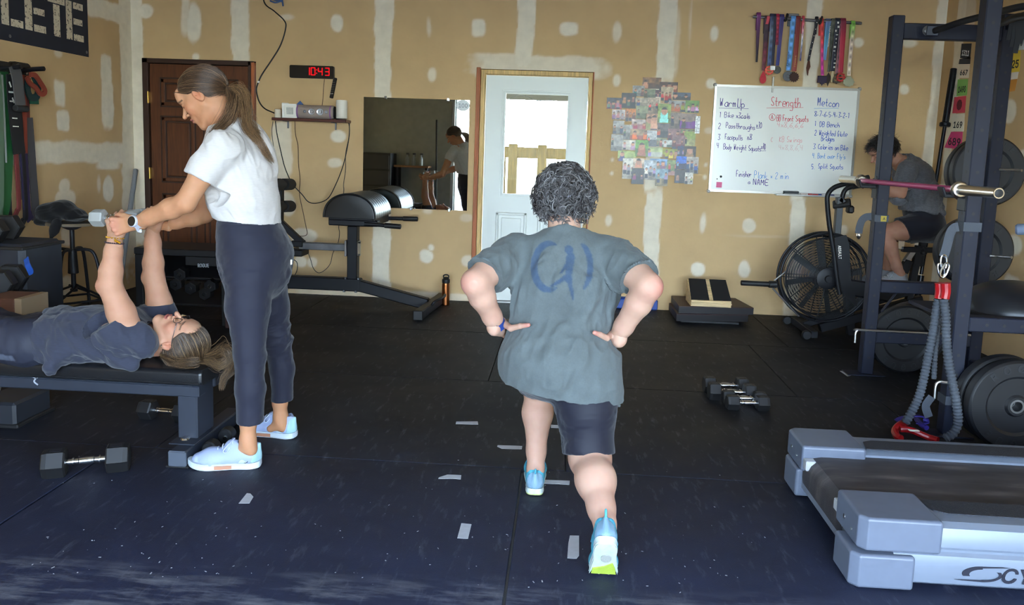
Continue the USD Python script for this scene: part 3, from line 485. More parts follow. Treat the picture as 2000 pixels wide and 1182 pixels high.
def hand(txt, px, py, h, m, parent, name='writing', width=.0042, pxw=None, slope=0.):
    """Felt-tip handwriting on the board: baseline starts at the given place, capitals h metres tall."""
    o = wp(px, py, .0235); r = random.Random(txt); x = 0; u = h/8; ls = []
    for ch in txt:
        if ch == ' ': x += 3.2*u; continue
        s = .72*u*r.uniform(.88, 1.1); hy = u*r.uniform(.93, 1.07)
        for st in HW.get(ch, '').split('|'):
            p = [V3(x+s*int(c[0], 16)+.12*u*r.uniform(-1, 1), 0, hy*(int(c[1], 16)-3)+.12*u*r.uniform(-1, 1)) for c in st.split()]
            if len(p) > 1: ls.append(np.array(p))
        x += {'i': 3.4, 'l': 3., "'": 2.5, ',': 2.6, '.': 3, '1': 3.6, 'm': 5.4, 'w': 5.2, 'W': 5.6, 'M': 5.4}.get(ch, 4.6)*.86*u
    k = 1 if pxw is None else (pxw*scl(WY)/FOC*FOC)/x if x else 1
    q = B()
    for p in ls:
        p[:, 0] *= k; p[:, 2] += p[:, 0]*slope; w = spline(p, 4)+o; q.strip(w, width, .0006, (0, 1, 0))
    return put(name, q, m, parent, smooth=False)
PUR, REDI, FRED, BLU, LBLU = (mat(n, c, .5) for n, c in (('pen_purple', (66, 44, 128)), ('pen_red', (206, 70, 84)), ('pen_faint_red', (222, 168, 168)), ('pen_blue', (60, 88, 178)), ('pen_light_blue', (96, 146, 204))))
FAINT = mat('pen_rubbed_red', (214, 190, 186), .5)
bx0, bx1 = float(wp(1392, 270)[0]), float(wp(1666, 280)[0]); bz0, bz1 = float(wp(1525, 376)[2]), float(wp(1537, 172.5)[2])
t = thing('whiteboard', 'aluminium framed whiteboard with a handwritten workout hung on the back wall', 'whiteboard', ((bx0+bx1)/2, WY, bz0))
put('board_face', B().box((bx0, WY-.022, bz0), (bx1, WY-.004, bz1), .001), mat('board_white', (226, 226, 220), .25), t, smooth=False)
put('board_frame', B().ext(sg.box(bx0-.014, bz0-.014, bx1+.014, bz1+.014).difference(sg.box(bx0+.006, bz0+.006, bx1-.006, bz1-.006)), .026, RB, (0, WY-.002, 0)), mat('aluminium', (180, 178, 172), .35, .85), t)
for x in (bx0-.01, bx1+.01):
    for z in (bz0-.01, bz1+.01): put('corner_cap', B().cbox((x, WY-.016, z), (.03, .032, .03), .008), mat('cap_grey', (170, 168, 162), .5), t)
put('hanger', B().box((wp(1508, 160)[0]-.006, WY-.03, wp(1508, 181)[2]), (wp(1508, 160)[0]+.010, WY-.022, wp(1508, 150)[2]), .002), mat('aluminium', (0, 0, 0)), t)
hand('WarmUp', 1406, 207, .072, PUR, t, pxw=48, width=.005, slope=-.045)
hand('Strength', 1506, 206, .078, REDI, t, pxw=56, width=.005, slope=-.045); hand('Metcon', 1597, 206, .066, BLU, t, pxw=40, width=.005, slope=-.045)
def underline(p0, p1, m): put('underline', B().strip([wp(*p0, .0235), wp(*p1, .0235)], .003, .0006, (0, 1, 0)), m, t, smooth=False)
underline((1404, 211), (1462, 212.5), PUR); underline((1497, 211), (1569, 210), REDI); underline((1590, 212), (1638, 211.5), LBLU)
for txt, x, y, w in (('1', 1405, 229, 4), ('Bike x3cals', 1415, 229, 49), ('2', 1403, 251, 5), ('Passthroughs', 1418, 250, 55), ('x10', 1477, 249, 11), ('3', 1402, 273, 5), ('Facepulls', 1416, 272, 34), ('x8', 1459, 272, 10), ('4', 1400, 289, 5), ('Body Weight Squats', 1413, 291, 72), ('x10', 1487, 291, 8)):
    hand(txt, x, y, .046, PUR, t, pxw=w, slope=-.03)
for a, b in (((1444, 230.5), (1464, 229.5)), ((1477, 250.5), (1487, 250)), ((1459, 273), (1468, 272.5)), ((1487, 295), (1496, 294.5))): underline(a, b, PUR)
hand('BB Front Squats', 1517, 236, .05, REDI, t, pxw=60); hand('A', 1506, 233, .036, REDI, t, pxw=5)
put('ring', B().tube([wp(1508.5+6*math.cos(k), 229+6.5*math.sin(k), .0235) for k in np.linspace(0, 6.1, 24)], .002, 5), REDI, t)
hand('4x8,6,6,6', 1518, 248, .042, FRED, t, pxw=50); hand('KB Swings', 1522, 277, .046, FRED, t, pxw=44); hand('C', 1506, 277, .036, FRED, t, pxw=4); hand('4x8,8,6,4', 1521, 292, .042, FAINT, t, pxw=46)
for txt, x, y, w in (('8-7-6-5-4-3-2-1', 1591, 227, 65), ('1', 1591, 246, 3), ('DB Bench', 1601, 247, 38), ('2', 1591, 264, 4), ('Weighted Glute', 1600, 264, 52), ('Bridges', 1604, 275, 25), ('3', 1588, 291, 5), ('Calories on Bike', 1598, 291, 56)): hand(txt, x, y, .043, BLU, t, pxw=w, slope=-.02)
for txt, x, y, w in (('4.', 1587, 309, 6), ("Bent over Fly's", 1597, 309, 52), ('5.', 1585, 330, 6), ('Split Squats', 1598, 329, 47)): hand(txt, x, y, .043, LBLU if txt[0] in '4B' else BLU, t, pxw=w)
hand('Finisher', 1438, 345, .05, PUR, t, pxw=29); hand('Plank', 1473, 348, .058, LBLU, t, pxw=26); hand('x', 1505, 348, .04, LBLU, t, pxw=4); hand('2 min', 1514, 349, .056, LBLU, t, pxw=26); hand('a', 1461, 359, .034, PUR, t, pxw=5); hand('NAME', 1471, 361, .05, PUR, t, pxw=30, width=.005)
tz = bz0-.012; t2 = float(wp(1650, 376)[0])
put('tray', B().box((wp(1512, 374)[0], WY-.07, tz-.01), (t2, WY-.002, tz-.004), .002).box((wp(1512, 374)[0], WY-.073, tz-.012), (t2, WY-.067, tz+.004), .002), mat('aluminium', (0, 0, 0)), t)
ey = WY-.045; e0, e1 = float(at(1530, 374, ey)[0]), float(at(1560, 374, ey)[0]); er = thing('board_eraser', 'dark grey felt eraser on the whiteboard tray', 'eraser', ((e0+e1)/2, ey, tz-.004))
put('felt', B().box((e0, ey-.02, tz-.004), (e1, ey+.02, tz+.012), .003), mat('felt_grey', (110, 112, 112), .9), er); put('holder', B().box((e0, ey-.02, tz+.012), (e1, ey+.02, tz+.03), .006), mat('eraser_dark', (70, 74, 76), .6), er)
for k, (x0, x1, n, bc_, cc) in enumerate(((1563, 1586, 'white marker with a red cap next to the eraser on the tray', (226, 210, 206), (200, 50, 50)), (1587, 1604, 'short red and blue marker in the middle of the tray', (190, 44, 48), (40, 66, 160)), (1605, 1629, 'white marker with a dark blue cap at the right end of the tray', (224, 224, 226), (30, 40, 96)))):
    A, Z = V3(float(at(x0, 376, ey)[0]), ey-.01, tz+.004), V3(float(at(x1, 376, ey)[0]), ey-.01, tz+.004)
    mk = thing('marker_pen', n, 'marker', (A+Z)/2); put('barrel', B().cyl(A, A+(Z-A)*.62, .0085, bev=.002), mat(f'pen_body_{k}', bc_, .4), mk); put('cap', B().cyl(A+(Z-A)*.62, Z, .0092, bev=.002), mat(f'pen_cap_{k}', cc, .4), mk)
for px, py, r, n in ((1408, 345, .010, 'larger round black magnet in the lower left corner of the whiteboard'), (1400.5, 349.5, .005, 'tiny round black magnet in the lower left corner of the whiteboard')):
    put('magnet', B().lathe([(0, 0), (r, 0), (r, .003), (r*.8, .004), (0, .004)], wp(px, py, .022), (0, -1, 0), 20), INK, label=n, cat='magnet')
c = wp(1404.5, 361, .0225); put('sticky_note', B().cbox(c, (.048, .001, .048), .0003), mat('note_pink', (222, 112, 150), .7), label='pink square note in the lower left corner of the whiteboard', cat='note')
# ---------------------------------------------------------------- photo collage
COL = [(405, 32, 595, 155, 'tb'), (582, 80, 768, 205, 'do'), (300, 118, 420, 235, 'gw'), (420, 155, 540, 250, 'gg'), (538, 165, 600, 240, 'pk'), (600, 130, 720, 310, 'ro'), (722, 190, 905, 275, 'db'), (185, 195, 330, 360, 'dk'), (30, 245, 182, 368, 'dp'),
 (330, 245, 460, 340, 'bb'), (460, 245, 565, 420, 'rs'), (680, 275, 860, 400, 'gy'), (855, 275, 992, 410, 'gn'), (85, 370, 225, 480, 'wp'), (222, 362, 332, 500, 'or'), (338, 330, 455, 470, 'sg'), (685, 400, 805, 580, 'br'), (800, 410, 965, 575, 'pu'),
 (95, 485, 205, 630, 'gw'), (290, 470, 440, 580, 'pp'), (205, 530, 290, 690, 'gw'), (275, 575, 455, 690, 'mc'), (555, 515, 670, 670, 'od'), (670, 570, 800, 700, 'mr'), (800, 575, 950, 660, 'rg'), (840, 600, 950, 755, 'gk'), (75, 630, 190, 810, 'gw'),
 (192, 690, 330, 800, 'pl'), (540, 670, 650, 760, 'gg'), (610, 690, 720, 770, 'wg'), (715, 640, 840, 800, 'mr'), (450, 590, 545, 760, 'wr'), (145, 800, 330, 920, 'gb'), (440, 765, 610, 870, 'pg'), (330, 690, 455, 865, 'gf'), (612, 780, 770, 890, 'yg'),
 (770, 755, 850, 870, 'nv'), (835, 755, 955, 875, 'fd'), (195, 880, 310, 1100, 'pl'), (480, 885, 660, 1000, 'ct'), (415, 900, 540, 1110, 'ww'), (305, 880, 415, 985, 'pf'), (660, 900, 760, 1065, 'cr'), (850, 865, 980, 1045, 'rd'), (755, 860, 855, 1000, 'nw'),
 (740, 1000, 850, 1145, 'dk'), (845, 1030, 925, 1155, 'pl'), (290, 985, 410, 1155, 'dk'), (540, 990, 660, 1175, 'rb'), (440, 415, 555, 590, 'sk'), (565, 310, 690, 515, 'bc'), (955, 440, 995, 625, 'wh')]
PAL = {'tb': ((148, 112, 78), (96, 66, 46), (206, 150, 116), 'tan'), 'do': ((84, 56, 44), (48, 34, 30), (206, 92, 54), 'dark brown'), 'gw': ((178, 174, 168), (128, 124, 118), (92, 88, 90), 'grey'), 'gg': ((140, 146, 122), (96, 100, 80), (120, 100, 90), 'grey-green'),
 'pk': ((90, 60, 70), (160, 120, 120), (40, 30, 44), 'dark pink'), 'ro': ((206, 186, 158), (190, 160, 120), (214, 68, 40), 'beige and red'), 'db': ((92, 100, 116), (60, 56, 60), (36, 34, 40), 'slate'), 'dk': ((70, 64, 66), (44, 40, 44), (150, 116, 104), 'dark'), 'dp': ((74, 70, 76), (176, 96, 106), (130, 128, 134), 'charcoal and pink'),
 'bb': ((190, 178, 160), (150, 140, 124), (78, 104, 156), 'beige and blue'), 'rs': ((184, 166, 148), (150, 130, 110), (196, 40, 50), 'beige with a red shirt'), 'gy': ((170, 168, 164), (110, 104, 100), (200, 160, 60), 'grey and yellow'), 'gn': ((120, 150, 80), (150, 158, 120), (214, 202, 200), 'green'), 'wp': ((212, 200, 196), (170, 150, 140), (180, 110, 130), 'pale pink'),
 'or': ((206, 140, 84), (150, 120, 100), (170, 96, 60), 'orange'), 'sg': ((156, 158, 128), (120, 124, 96), (196, 186, 160), 'sage'), 'br': ((146, 130, 118), (110, 96, 88), (40, 36, 52), 'brown'), 'pu': ((160, 140, 130), (120, 60, 140), (44, 40, 46), 'purple-floored'), 'pp': ((206, 190, 182), (190, 140, 140), (196, 92, 110), 'pale rose'),
 'mc': ((176, 150, 120), (150, 90, 80), (230, 160, 60), 'many-coloured'), 'od': ((110, 100, 100), (60, 62, 66), (220, 110, 60), 'orange and dark'), 'mr': ((150, 116, 116), (110, 50, 64), (120, 40, 60), 'maroon'), 'rg': ((130, 136, 96), (120, 60, 70), (150, 50, 60), 'red-green'), 'gk': ((150, 164, 84), (170, 168, 120), (34, 34, 36), 'lime and black'), 'pl': ((214, 208, 196), (180, 172, 160), (196, 176, 160), 'pale'),
 'wg': ((206, 206, 200), (90, 110, 96), (226, 226, 224), 'white and green'), 'wr': ((206, 206, 204), (100, 100, 104), (206, 90, 100), 'white with a rose shirt'), 'gb': ((178, 190, 120), (130, 96, 70), (66, 96, 150), 'green and brown'), 'pg': ((190, 198, 150), (200, 200, 186), (226, 224, 220), 'pale green'), 'gf': ((126, 168, 84), (104, 130, 70), (186, 140, 118), 'bright green'), 'yg': ((158, 160, 44), (130, 100, 40), (176, 176, 50), 'yellow-green'),
 'nv': ((60, 66, 100), (40, 44, 76), (170, 170, 180), 'navy'), 'fd': ((70, 58, 56), (50, 44, 46), (206, 156, 132), 'dark close-up'), 'ct': ((150, 180, 214), (150, 140, 130), (120, 96, 110), 'blue-skied'), 'ww': ((196, 200, 204), (160, 150, 140), (226, 226, 226), 'white and grey'), 'pf': ((210, 190, 170), (190, 170, 150), (196, 150, 126), 'pale close-up'), 'cr': ((140, 150, 100), (170, 130, 120), (180, 100, 90), 'crowded green'), 'rd': ((180, 170, 160), (128, 126, 124), (50, 90, 150), 'road'),
 'nw': ((70, 120, 200), (40, 44, 80), (210, 210, 220), 'blue and navy'), 'rb': ((150, 170, 180), (140, 126, 96), (206, 196, 196), 'street'), 'sk': ((196, 156, 130), (206, 160, 134), (206, 160, 136), 'two-faces close-up'), 'bc': ((150, 164, 96), (110, 130, 80), (150, 196, 226), 'light blue shirt'), 'wh': ((236, 236, 234), (232, 232, 230), (236, 236, 234), 'white')}
PHOTO = vmat('photo_print', .35)
ORD = ['topmost', 'upper', 'middle', 'lower', 'lowest']; used_lab = set(); NUMW = ['first', 'second', 'third', 'fourth', 'fifth', 'sixth', 'seventh', 'eighth', 'ninth', 'tenth', 'eleventh', 'twelfth']
rowsC = {}
for i, (x0, y0, x1, y1, k) in enumerate(COL): rowsC.setdefault(min(6, int(((y0+y1)/2-20)//165)), []).append(((x0+x1)/2, i))
where = {}
for r, l in rowsC.items():
    for n, (_, i) in enumerate(sorted(l)): where[i] = f'{NUMW[n]} from the left in row {["one","two","three","four","five","six","seven"][r]} of the collage'
for i, (x0, y0, x1, y1, k) in enumerate(COL):
    bg, lo, fg, word = PAL[k]; A = wp(1180+x0/5.374, 145+y0/5.374); C = wp(1180+x1/5.374, 145+y1/5.374); w, h = C[0]-A[0], A[2]-C[2]
    n, m = 22, max(8, int(22*h/w)); u, v = np.meshgrid(np.linspace(0, 1, n), np.linspace(0, 1, m), indexing='ij'); r = np.random.default_rng(100+i)
    nz = meshkit.fbm(np.stack([u*5, v*5*h/w, 0*u+i*3.1], -1), 4, i); nz2 = meshkit.fbm(np.stack([u*9, v*9*h/w, 0*u+i*1.7], -1), 3, i+50)
    hz = r.uniform(.3, .5); c = np.where((v > hz+.12*(nz-.5))[..., None], np.array(bg, float), np.array(lo, float))*(.62+.76*nz)[..., None]
    if k == 'sk' or k in ('fd', 'pf', 'gf', 'bc'): ppl = [(.5 if k != 'sk' else .3, .62, .24)] + ([(.68, .72, .22)] if k == 'sk' else [])
    elif k == 'wh': ppl = []
    else: ppl = [(x, r.uniform(.5, .72), r.uniform(.07, .12)) for x in np.linspace(.2, .8, r.integers(1, 4))+r.uniform(-.08, .08)]
    for px, pz, s in ppl:
        s2 = s*w/h; body = (np.abs(u-px) < s*(1.3-.3*np.clip((v-.2)*2, 0, 1))) & (v < pz-s2*.6) & (v > max(0, pz-s2*7)); c[body] = (np.array(fg, float)*r.uniform(.75, 1.15)+18*r.standard_normal(3))
        legs = body & (v < pz-s2*4); c[legs] = np.array((52, 54, 70))*r.uniform(.6, 1.4)
        hd = ((u-px)/s)**2+((v-pz)/s2/1.25)**2 < 1; c[hd] = np.array((206, 158, 132))*r.uniform(.8, 1.05); hair = hd & (v > pz+s2*.45); c[hair] = np.array((62, 44, 36))*r.uniform(.6, 1.6)
    c = 118+(c*(.80+.30*nz2)[..., None]-118)*1.18; gm_ = c.mean(-1, keepdims=True); c = lin(np.clip((gm_+(c-gm_)*1.25)*.86, 0, 255))
    yy = WY-.0015-.0005*i; z = .0004; P = np.stack([A[0]+u*w, 0*u+yy, C[2]+v*h], -1).reshape(-1, 3); ii, jj = np.meshgrid(np.arange(n-1), np.arange(m-1), indexing='ij'); a = (ii*m+jj).ravel()
    F = np.vstack([np.stack([a, a+m, a+m+1], 1), np.stack([a, a+m+1, a+1], 1)]); Q = P+V3(0, z, 0); F2 = F[:, ::-1]+len(P)
    ring = np.concatenate([np.arange(n)*m, (n-1)*m+np.arange(1, m), np.arange(n-2, -1, -1)*m+m-1, np.arange(m-2, 0, -1)]); rn = np.roll(ring, -1)
    F3 = np.vstack([np.stack([ring, ring+len(P), rn], 1), np.stack([rn, ring+len(P), rn+len(P)], 1)])
    put('photo_print', (np.vstack([P, Q]), np.vstack([F, F2, F3])), PHOTO, smooth=False, tint=np.vstack([c.reshape(-1, 3)]*2), label=f'{word} print, {where[i]}', cat='photo', group='photo prints in the wall collage')
# ---------------------------------------------------------------- medals on their rail
mp = lambda x, y, off=.05: wp(1455+x/7.388, 20+y/7.388, off)
A, Z = mp(115, 92), mp(1682, 190); t = thing('medal_rail', 'grey steel medal rail with two black hooks above the whiteboard', 'rail', (A+Z)/2)
put('tube', B().cyl(A, Z, .0125, n=16, bev=.002), mat('rail_grey', (118, 116, 118), .4, .7), t)
put('wall_plate', B().box(mp(625, 110, .02), mp(775, 55, .001), .004).box(mp(610, 230, .012), mp(660, 150, .001), .003).bar(mp(700, 95, .05), mp(700, 90, .01), .03, .02), mat('rail_grey', (0, 0, 0)), t)
for x, y in ((600, 110), (1100, 150)): put('hook', B().tube(spline([mp(x+14, y-58, .075), mp(x+4, y-30, .08), mp(x-10, y+30, .08), mp(x-22, y+44, .07), mp(x-30, y+30, .06)], 5), .009, 8), RUBM, t)
MED = [((205, 70), (168, 750), 55, 26, [(110, 40, 100), (20, 18, 24)], None, 'purple ribbon fading to black without a medal, far left'), ((325, 118), (266, 870), 76, 48, [(66, 34, 48), (50, 30, 44), (110, 30, 50), (90, 24, 40)], ('drop', (150, 40, 48), .036), 'dark red ribbon with a red drop-shaped medal'),
 ((345, 84), (318, 200), 40, 40, [(214, 90, 96), (206, 70, 84)], None, 'short coral ribbon end folded over the rail'), ((410, 88), (352, 800), 78, 52, [(44, 52, 84), (96, 106, 120), (60, 80, 116), (70, 84, 120)], ('ring', (196, 84, 70), .036), 'navy ribbon with silver stripes and an ornate red medal'), ((440, 92), (402, 790), 44, 34, [(24, 26, 44), (20, 24, 52)], ('bar', (206, 206, 204), .03), 'black-navy ribbon with a bright silver medal'),
 ((478, 90), (462, 500), 44, 40, [(176, 36, 62), (120, 24, 50)], None, 'plain crimson ribbon left of the indigo one'), ((540, 96), (468, 800), 58, 44, [(48, 40, 96), (70, 60, 110), (32, 44, 112)], ('disc', (78, 78, 74), .032), 'indigo ribbon with a white edge and a round pewter medal'),
 ((705, 118), (626, 870), 66, 66, [(96, 150, 206), (104, 160, 214), (92, 146, 204)], ('disc', (92, 94, 98), .043), 'light blue lettered ribbon with a large grey disc medal'), ((776, 122), (712, 880), 62, 58, [(120, 44, 48), (136, 46, 44), (150, 60, 50)], ('gear', (58, 40, 36), .045), 'brick red lettered ribbon with a dark gear-shaped medal'),
 ((850, 118), (802, 730), 28, 20, [(190, 60, 76), (200, 200, 206), (70, 64, 110)], None, 'thin red white and blue ribbon'), ((1045, 130), (918, 730), 36, 32, [(26, 24, 30), (30, 26, 34), (26, 22, 26)], ('stick', (88, 54, 44), .05), 'black ribbon with white dots and a long brown medal'),
 ((1112, 148), (1118, 940), 44, 40, [(206, 60, 48), (214, 60, 70), (206, 56, 140), (196, 50, 150)], ('plaque', (54, 46, 64), .04), 'red to magenta ribbon with a dark square star medal'), ((1208, 160), (1146, 720), 66, 40, [(86, 100, 140), (70, 126, 156), (96, 160, 196), (110, 140, 190)], None, 'teal and violet ribbon reading HALF MARATHON'),
 ((1282, 158), (1206, 890), 50, 34, [(84, 84, 72), (58, 62, 54), (70, 72, 62)], ('spear', (52, 44, 42), .045), 'olive camouflage ribbon with a dark spearhead medal'), ((1345, 150), (1262, 880), 62, 60, [(40, 42, 56), (34, 36, 52), (30, 34, 52)], ('stick', (186, 172, 140), .038), 'black ribbon with white figures and a thin gold medal'),
 ((1388, 200), (1328, 910), 46, 40, [(120, 84, 92), (96, 60, 70), (140, 90, 96)], ('ring', (76, 70, 60), .040), 'dusty maroon ribbon with a dark open ring medal'), ((1424, 152), (1384, 900), 74, 66, [(120, 30, 56), (176, 32, 60), (190, 40, 66), (170, 36, 60)], ('ring', (178, 60, 60), .036), 'bright red ribbon with round logos and a red ornate medal'), ((1566, 190), (1500, 945), 56, 52, [(120, 176, 70), (214, 190, 170), (220, 196, 176), (226, 204, 182)], ('shell', (158, 160, 136), .046), 'cream ribbon with a green top and a pale scallop medal, far right')]
RIB = vmat('ribbon', .55, bump=.15, bs=900.)
kpx = 1/7.388*scl(WY)
for i, (a, b, w0, w1, cols, md, lab) in enumerate(MED):
    off = .064+.006*(i % 3); P, Q = mp(*a, off), mp(*b, off); n = 26; w = np.linspace(w0, w1, n)*kpx; tt = np.linspace(0, 1, n); t = thing('medal', lab, 'medal', P, group='medals on the rail')
    path = P+(Q-P)*tt[:, None]; path[:, 1] += .004*np.sin(tt*5+i); cw = np.array([np.interp(tt, np.linspace(0, 1, len(cols)), [c[j] for c in cols]) for j in range(3)]).T
    V, C = [], []
    for k, s in enumerate((-1, -.55, -.5, .5, .55, 1)):
        V.append(path+np.stack([s*w/2, 0*w+.0022*(abs(s) > .9), 0*w], 1)); C.append(cw*(1.25 if abs(s) > .52 and i % 3 == 0 else 1)*(1+.25*np.sin(tt*40+i)[:, None]*(abs(s) < .52)*(i % 2)))
    V, C = np.concatenate(V), lin(np.clip(np.concatenate(C), 0, 255)); j, k = np.meshgrid(np.arange(5), np.arange(n-1), indexing='ij'); q = (j*n+k).ravel(); F = np.vstack([np.stack([q, q+1, q+n+1], 1), np.stack([q, q+n+1, q+n], 1)])
    V2 = V+V3(0, .0016, 0); V = np.vstack([V, V2]); F = np.vstack([F, F[:, ::-1]+len(V2)]); C = np.vstack([C, C])
    put('ribbon', (V, F), RIB, t, tint=C)
    if a[1] < 200 and i != 2: put('rail_loop', B().strip(spline([P+V3(0, .002, 0), P+V3(0, .012, .022), P+V3(0, .03, .022), P+V3(0, .036, -.01), P+V3(.002, .034, -.12)], 5), w0*kpx*.95, .0014, (0, 1, 0)), mat(f'ribbon_back_{i}', cols[0], .6), t)
    c = Q+V3(0, -.002, -.004); m = md and mat('medal_'+str(i), md[1], .38, .75)
    if md:
        s = md[2]; q = B(); kd = md[0]; R = RB
        if kd == 'disc': q.lathe([(0, 0), (s, 0), (s, .004), (s*.86, .004), (s*.84, .0025), (s*.4, .0025), (s*.36, .004), (0, .004)], c-V3(0, 0, s), (0, -1, 0), 32)
        if kd == 'ring':
            q.lathe([(s*.62, 0), (s, 0), (s, .005), (s*.62, .005), (s*.62, 0)], c-V3(0, 0, s), (0, -1, 0), 28)
            for a2 in np.arange(8)*PI/4: q.cbox(c+V3(s*.98*math.cos(a2), -.004, s*.98*math.sin(a2)-s), (.012, .007, .012), .003)
            q.cbox(c-V3(0, .002, s), (s*1.3, .004, s*.34), .002)
        if kd == 'drop': q.ext(sg.Polygon([(s*.95*math.sin(x)*math.sin(x/2)**1.1, -s*1.45*(1-math.cos(x))) for x in np.linspace(0, 2*PI, 40)]).buffer(.001), .006, R, c); q.cbox(c-V3(0, .008, s*1.6), (s*1.1, .003, .012), .001)
        if kd == 'bar': q.cbox(c-V3(0, 0, s*.7), (s*1.5, .006, s*1.3), .004)
        if kd == 'gear': q.ext(sg.Polygon([((s*(1 if k % 2 else .78))*math.cos(x), (s*(1 if k % 2 else .78))*math.sin(x)-s) for k, x in enumerate(np.linspace(0, 2*PI, 28, endpoint=False))]), .007, R, c)
        if kd == 'stick': q.ext(sg.Polygon([(-s*.16, .004), (s*.16, .004), (s*.34, -s*.9), (s*.1, -s*1.6), (s*.05, -s*2.4), (-s*.12, -s*2.2), (-s*.32, -s*1.1)]), .007, R, c)
        if kd == 'plaque': q.box(c+V3(-s, -.003, -s*1.45), c+V3(s, .003, 0), .003); q.ext(sg.Polygon([((s*.62 if k % 2 else s*.28)*math.cos(x+.3), (s*.62 if k % 2 else s*.28)*math.sin(x+.3)-s*1.5) for k, x in enumerate(np.linspace(0, 2*PI, 10, endpoint=False))]), .006, R, c)
        if kd == 'spear': q.ext(sg.Polygon([(0, 0), (s*.42, -s*.8), (s*.36, -s*1.5), (0, -s*2.6), (-s*.36, -s*1.5), (-s*.42, -s*.8)]), .007, R, c)
        if kd == 'shell': q.ext(sg.Polygon([(s*1.0*math.cos(x)*(1+.07*math.cos(9*x)), s*.8*math.sin(x)*(1+.07*math.cos(9*x))-s*1.05) for x in np.linspace(0, 2*PI, 60)]), .007, R, c); q.ext(sg.Polygon([(-s*.3, 0), (s*.3, 0), (s*.6, -s*.5), (-s*.6, -s*.5)]), .006, R, c)
        put('pendant', q, m, t)
    if 'HALF' in lab: put('lettering', text(B(), 'HALF MARATHON', .0105, path[3]+V3(.012, -.0035, 0), path[-1]-path[0], V3(1, 0, .1), .0006, True, .17), PAPER, t)
    if 'lettered' in lab: put('lettering', text(B(), 'FINISHER', .013, path[-3]+V3(-.008 if i == 7 else .006, -.0035, 0), (path[0]-path[-1]), V3(-1, 0, 0), .0006, True, .12), mat('letter_'+str(i), (40, 70, 130) if i == 7 else (206, 150, 90), .6), t)
    if 'dots' in lab: 
        q = B()
        for k in range(2, 24, 4): q.cbox(path[k]+V3(0, -.0035, 0), (.007, .001, .007), .0003)
        put('dots', q, PAPER, t)
    if 'white figures' in lab:
        q = B(); r = random.Random(5)
        for k in range(1, 25, 2): q.cbox(path[k]+V3(r.uniform(-.01, .01), -.0035, 0), (r.uniform(.006, .02), .001, r.uniform(.006, .018)), .0003)
        put('pattern', q, PAPER, t)
# ---------------------------------------------------------------- race bibs on the right wall
bp = lambda x, y, off=.002: atx(1800+x/3.94, y/3.94, RX-off)
BIB = [((308, 336), (384, 334), (372, 455), (296, 447), (40, 42, 48), '1311', (226, 226, 226), 'dark race bib numbered 1311, topmost in the column'), ((292, 455), (376, 440), (372, 492), (284, 494), (52, 54, 60), '', 0, 'dark rounded strip between bibs 1311 and 667'), ((288, 494), (372, 492), (362, 600), (282, 600), (222, 206, 184), '667', (24, 24, 26), 'cream race bib numbered 667, above the green one'),
 ((278, 612), (356, 608), (348, 734), (268, 740), (128, 178, 92), '1490', (20, 24, 22), 'green race bib numbered 1490'), ((252, 748), (342, 738), (332, 868), (236, 872), (206, 66, 84), '', 0, 'red race bib with a dark rose print'), ((240, 880), (332, 872), (322, 1012), (228, 1010), (222, 212, 194), '169', (22, 22, 24), 'cream race bib numbered 169'),
 ((228, 1014), (316, 1014), (304, 1150), (174, 1136), (206, 62, 118), '689', (40, 20, 36), 'magenta race bib numbered 689, lowest and tilted'), ((540, 314), (574, 312), (570, 384), (538, 380), (214, 210, 206), '', 0, 'plain white bib glimpsed high between the rack posts'), ((520, 400), (566, 420), (540, 640), (506, 640), (190, 192, 196), '', 0, 'pale grey bib glimpsed between the rack posts'), ((502, 650), (546, 650), (536, 820), (490, 824), (228, 224, 220), '03', (24, 24, 28), 'white race bib with a red ring numbered 03'), ((486, 836), (524, 834), (514, 972), (470, 980), (206, 204, 222), '2', (24, 26, 34), 'lilac white race bib numbered 2'), ((468, 984), (508, 978), (500, 1060), (458, 1064), (214, 196, 168), '', 0, 'small beige bib lowest between the rack posts'),
 ((716, 232), (792, 226), (786, 382), (706, 390), (206, 212, 212), '500', (70, 80, 84), 'pale blue topped race bib numbered 500, upper right'), ((694, 396), (762, 388), (752, 552), (676, 560), (228, 196, 64), '25', (30, 28, 22), 'yellow race bib numbered 25'), ((682, 560), (746, 550), (736, 606), (672, 614), (226, 214, 200), '', 0, 'white strip bib with a red mark under the yellow one'), ((672, 618), (736, 608), (716, 700), (664, 708), (206, 140, 56), '', 0, 'orange bib lowest at the right')]
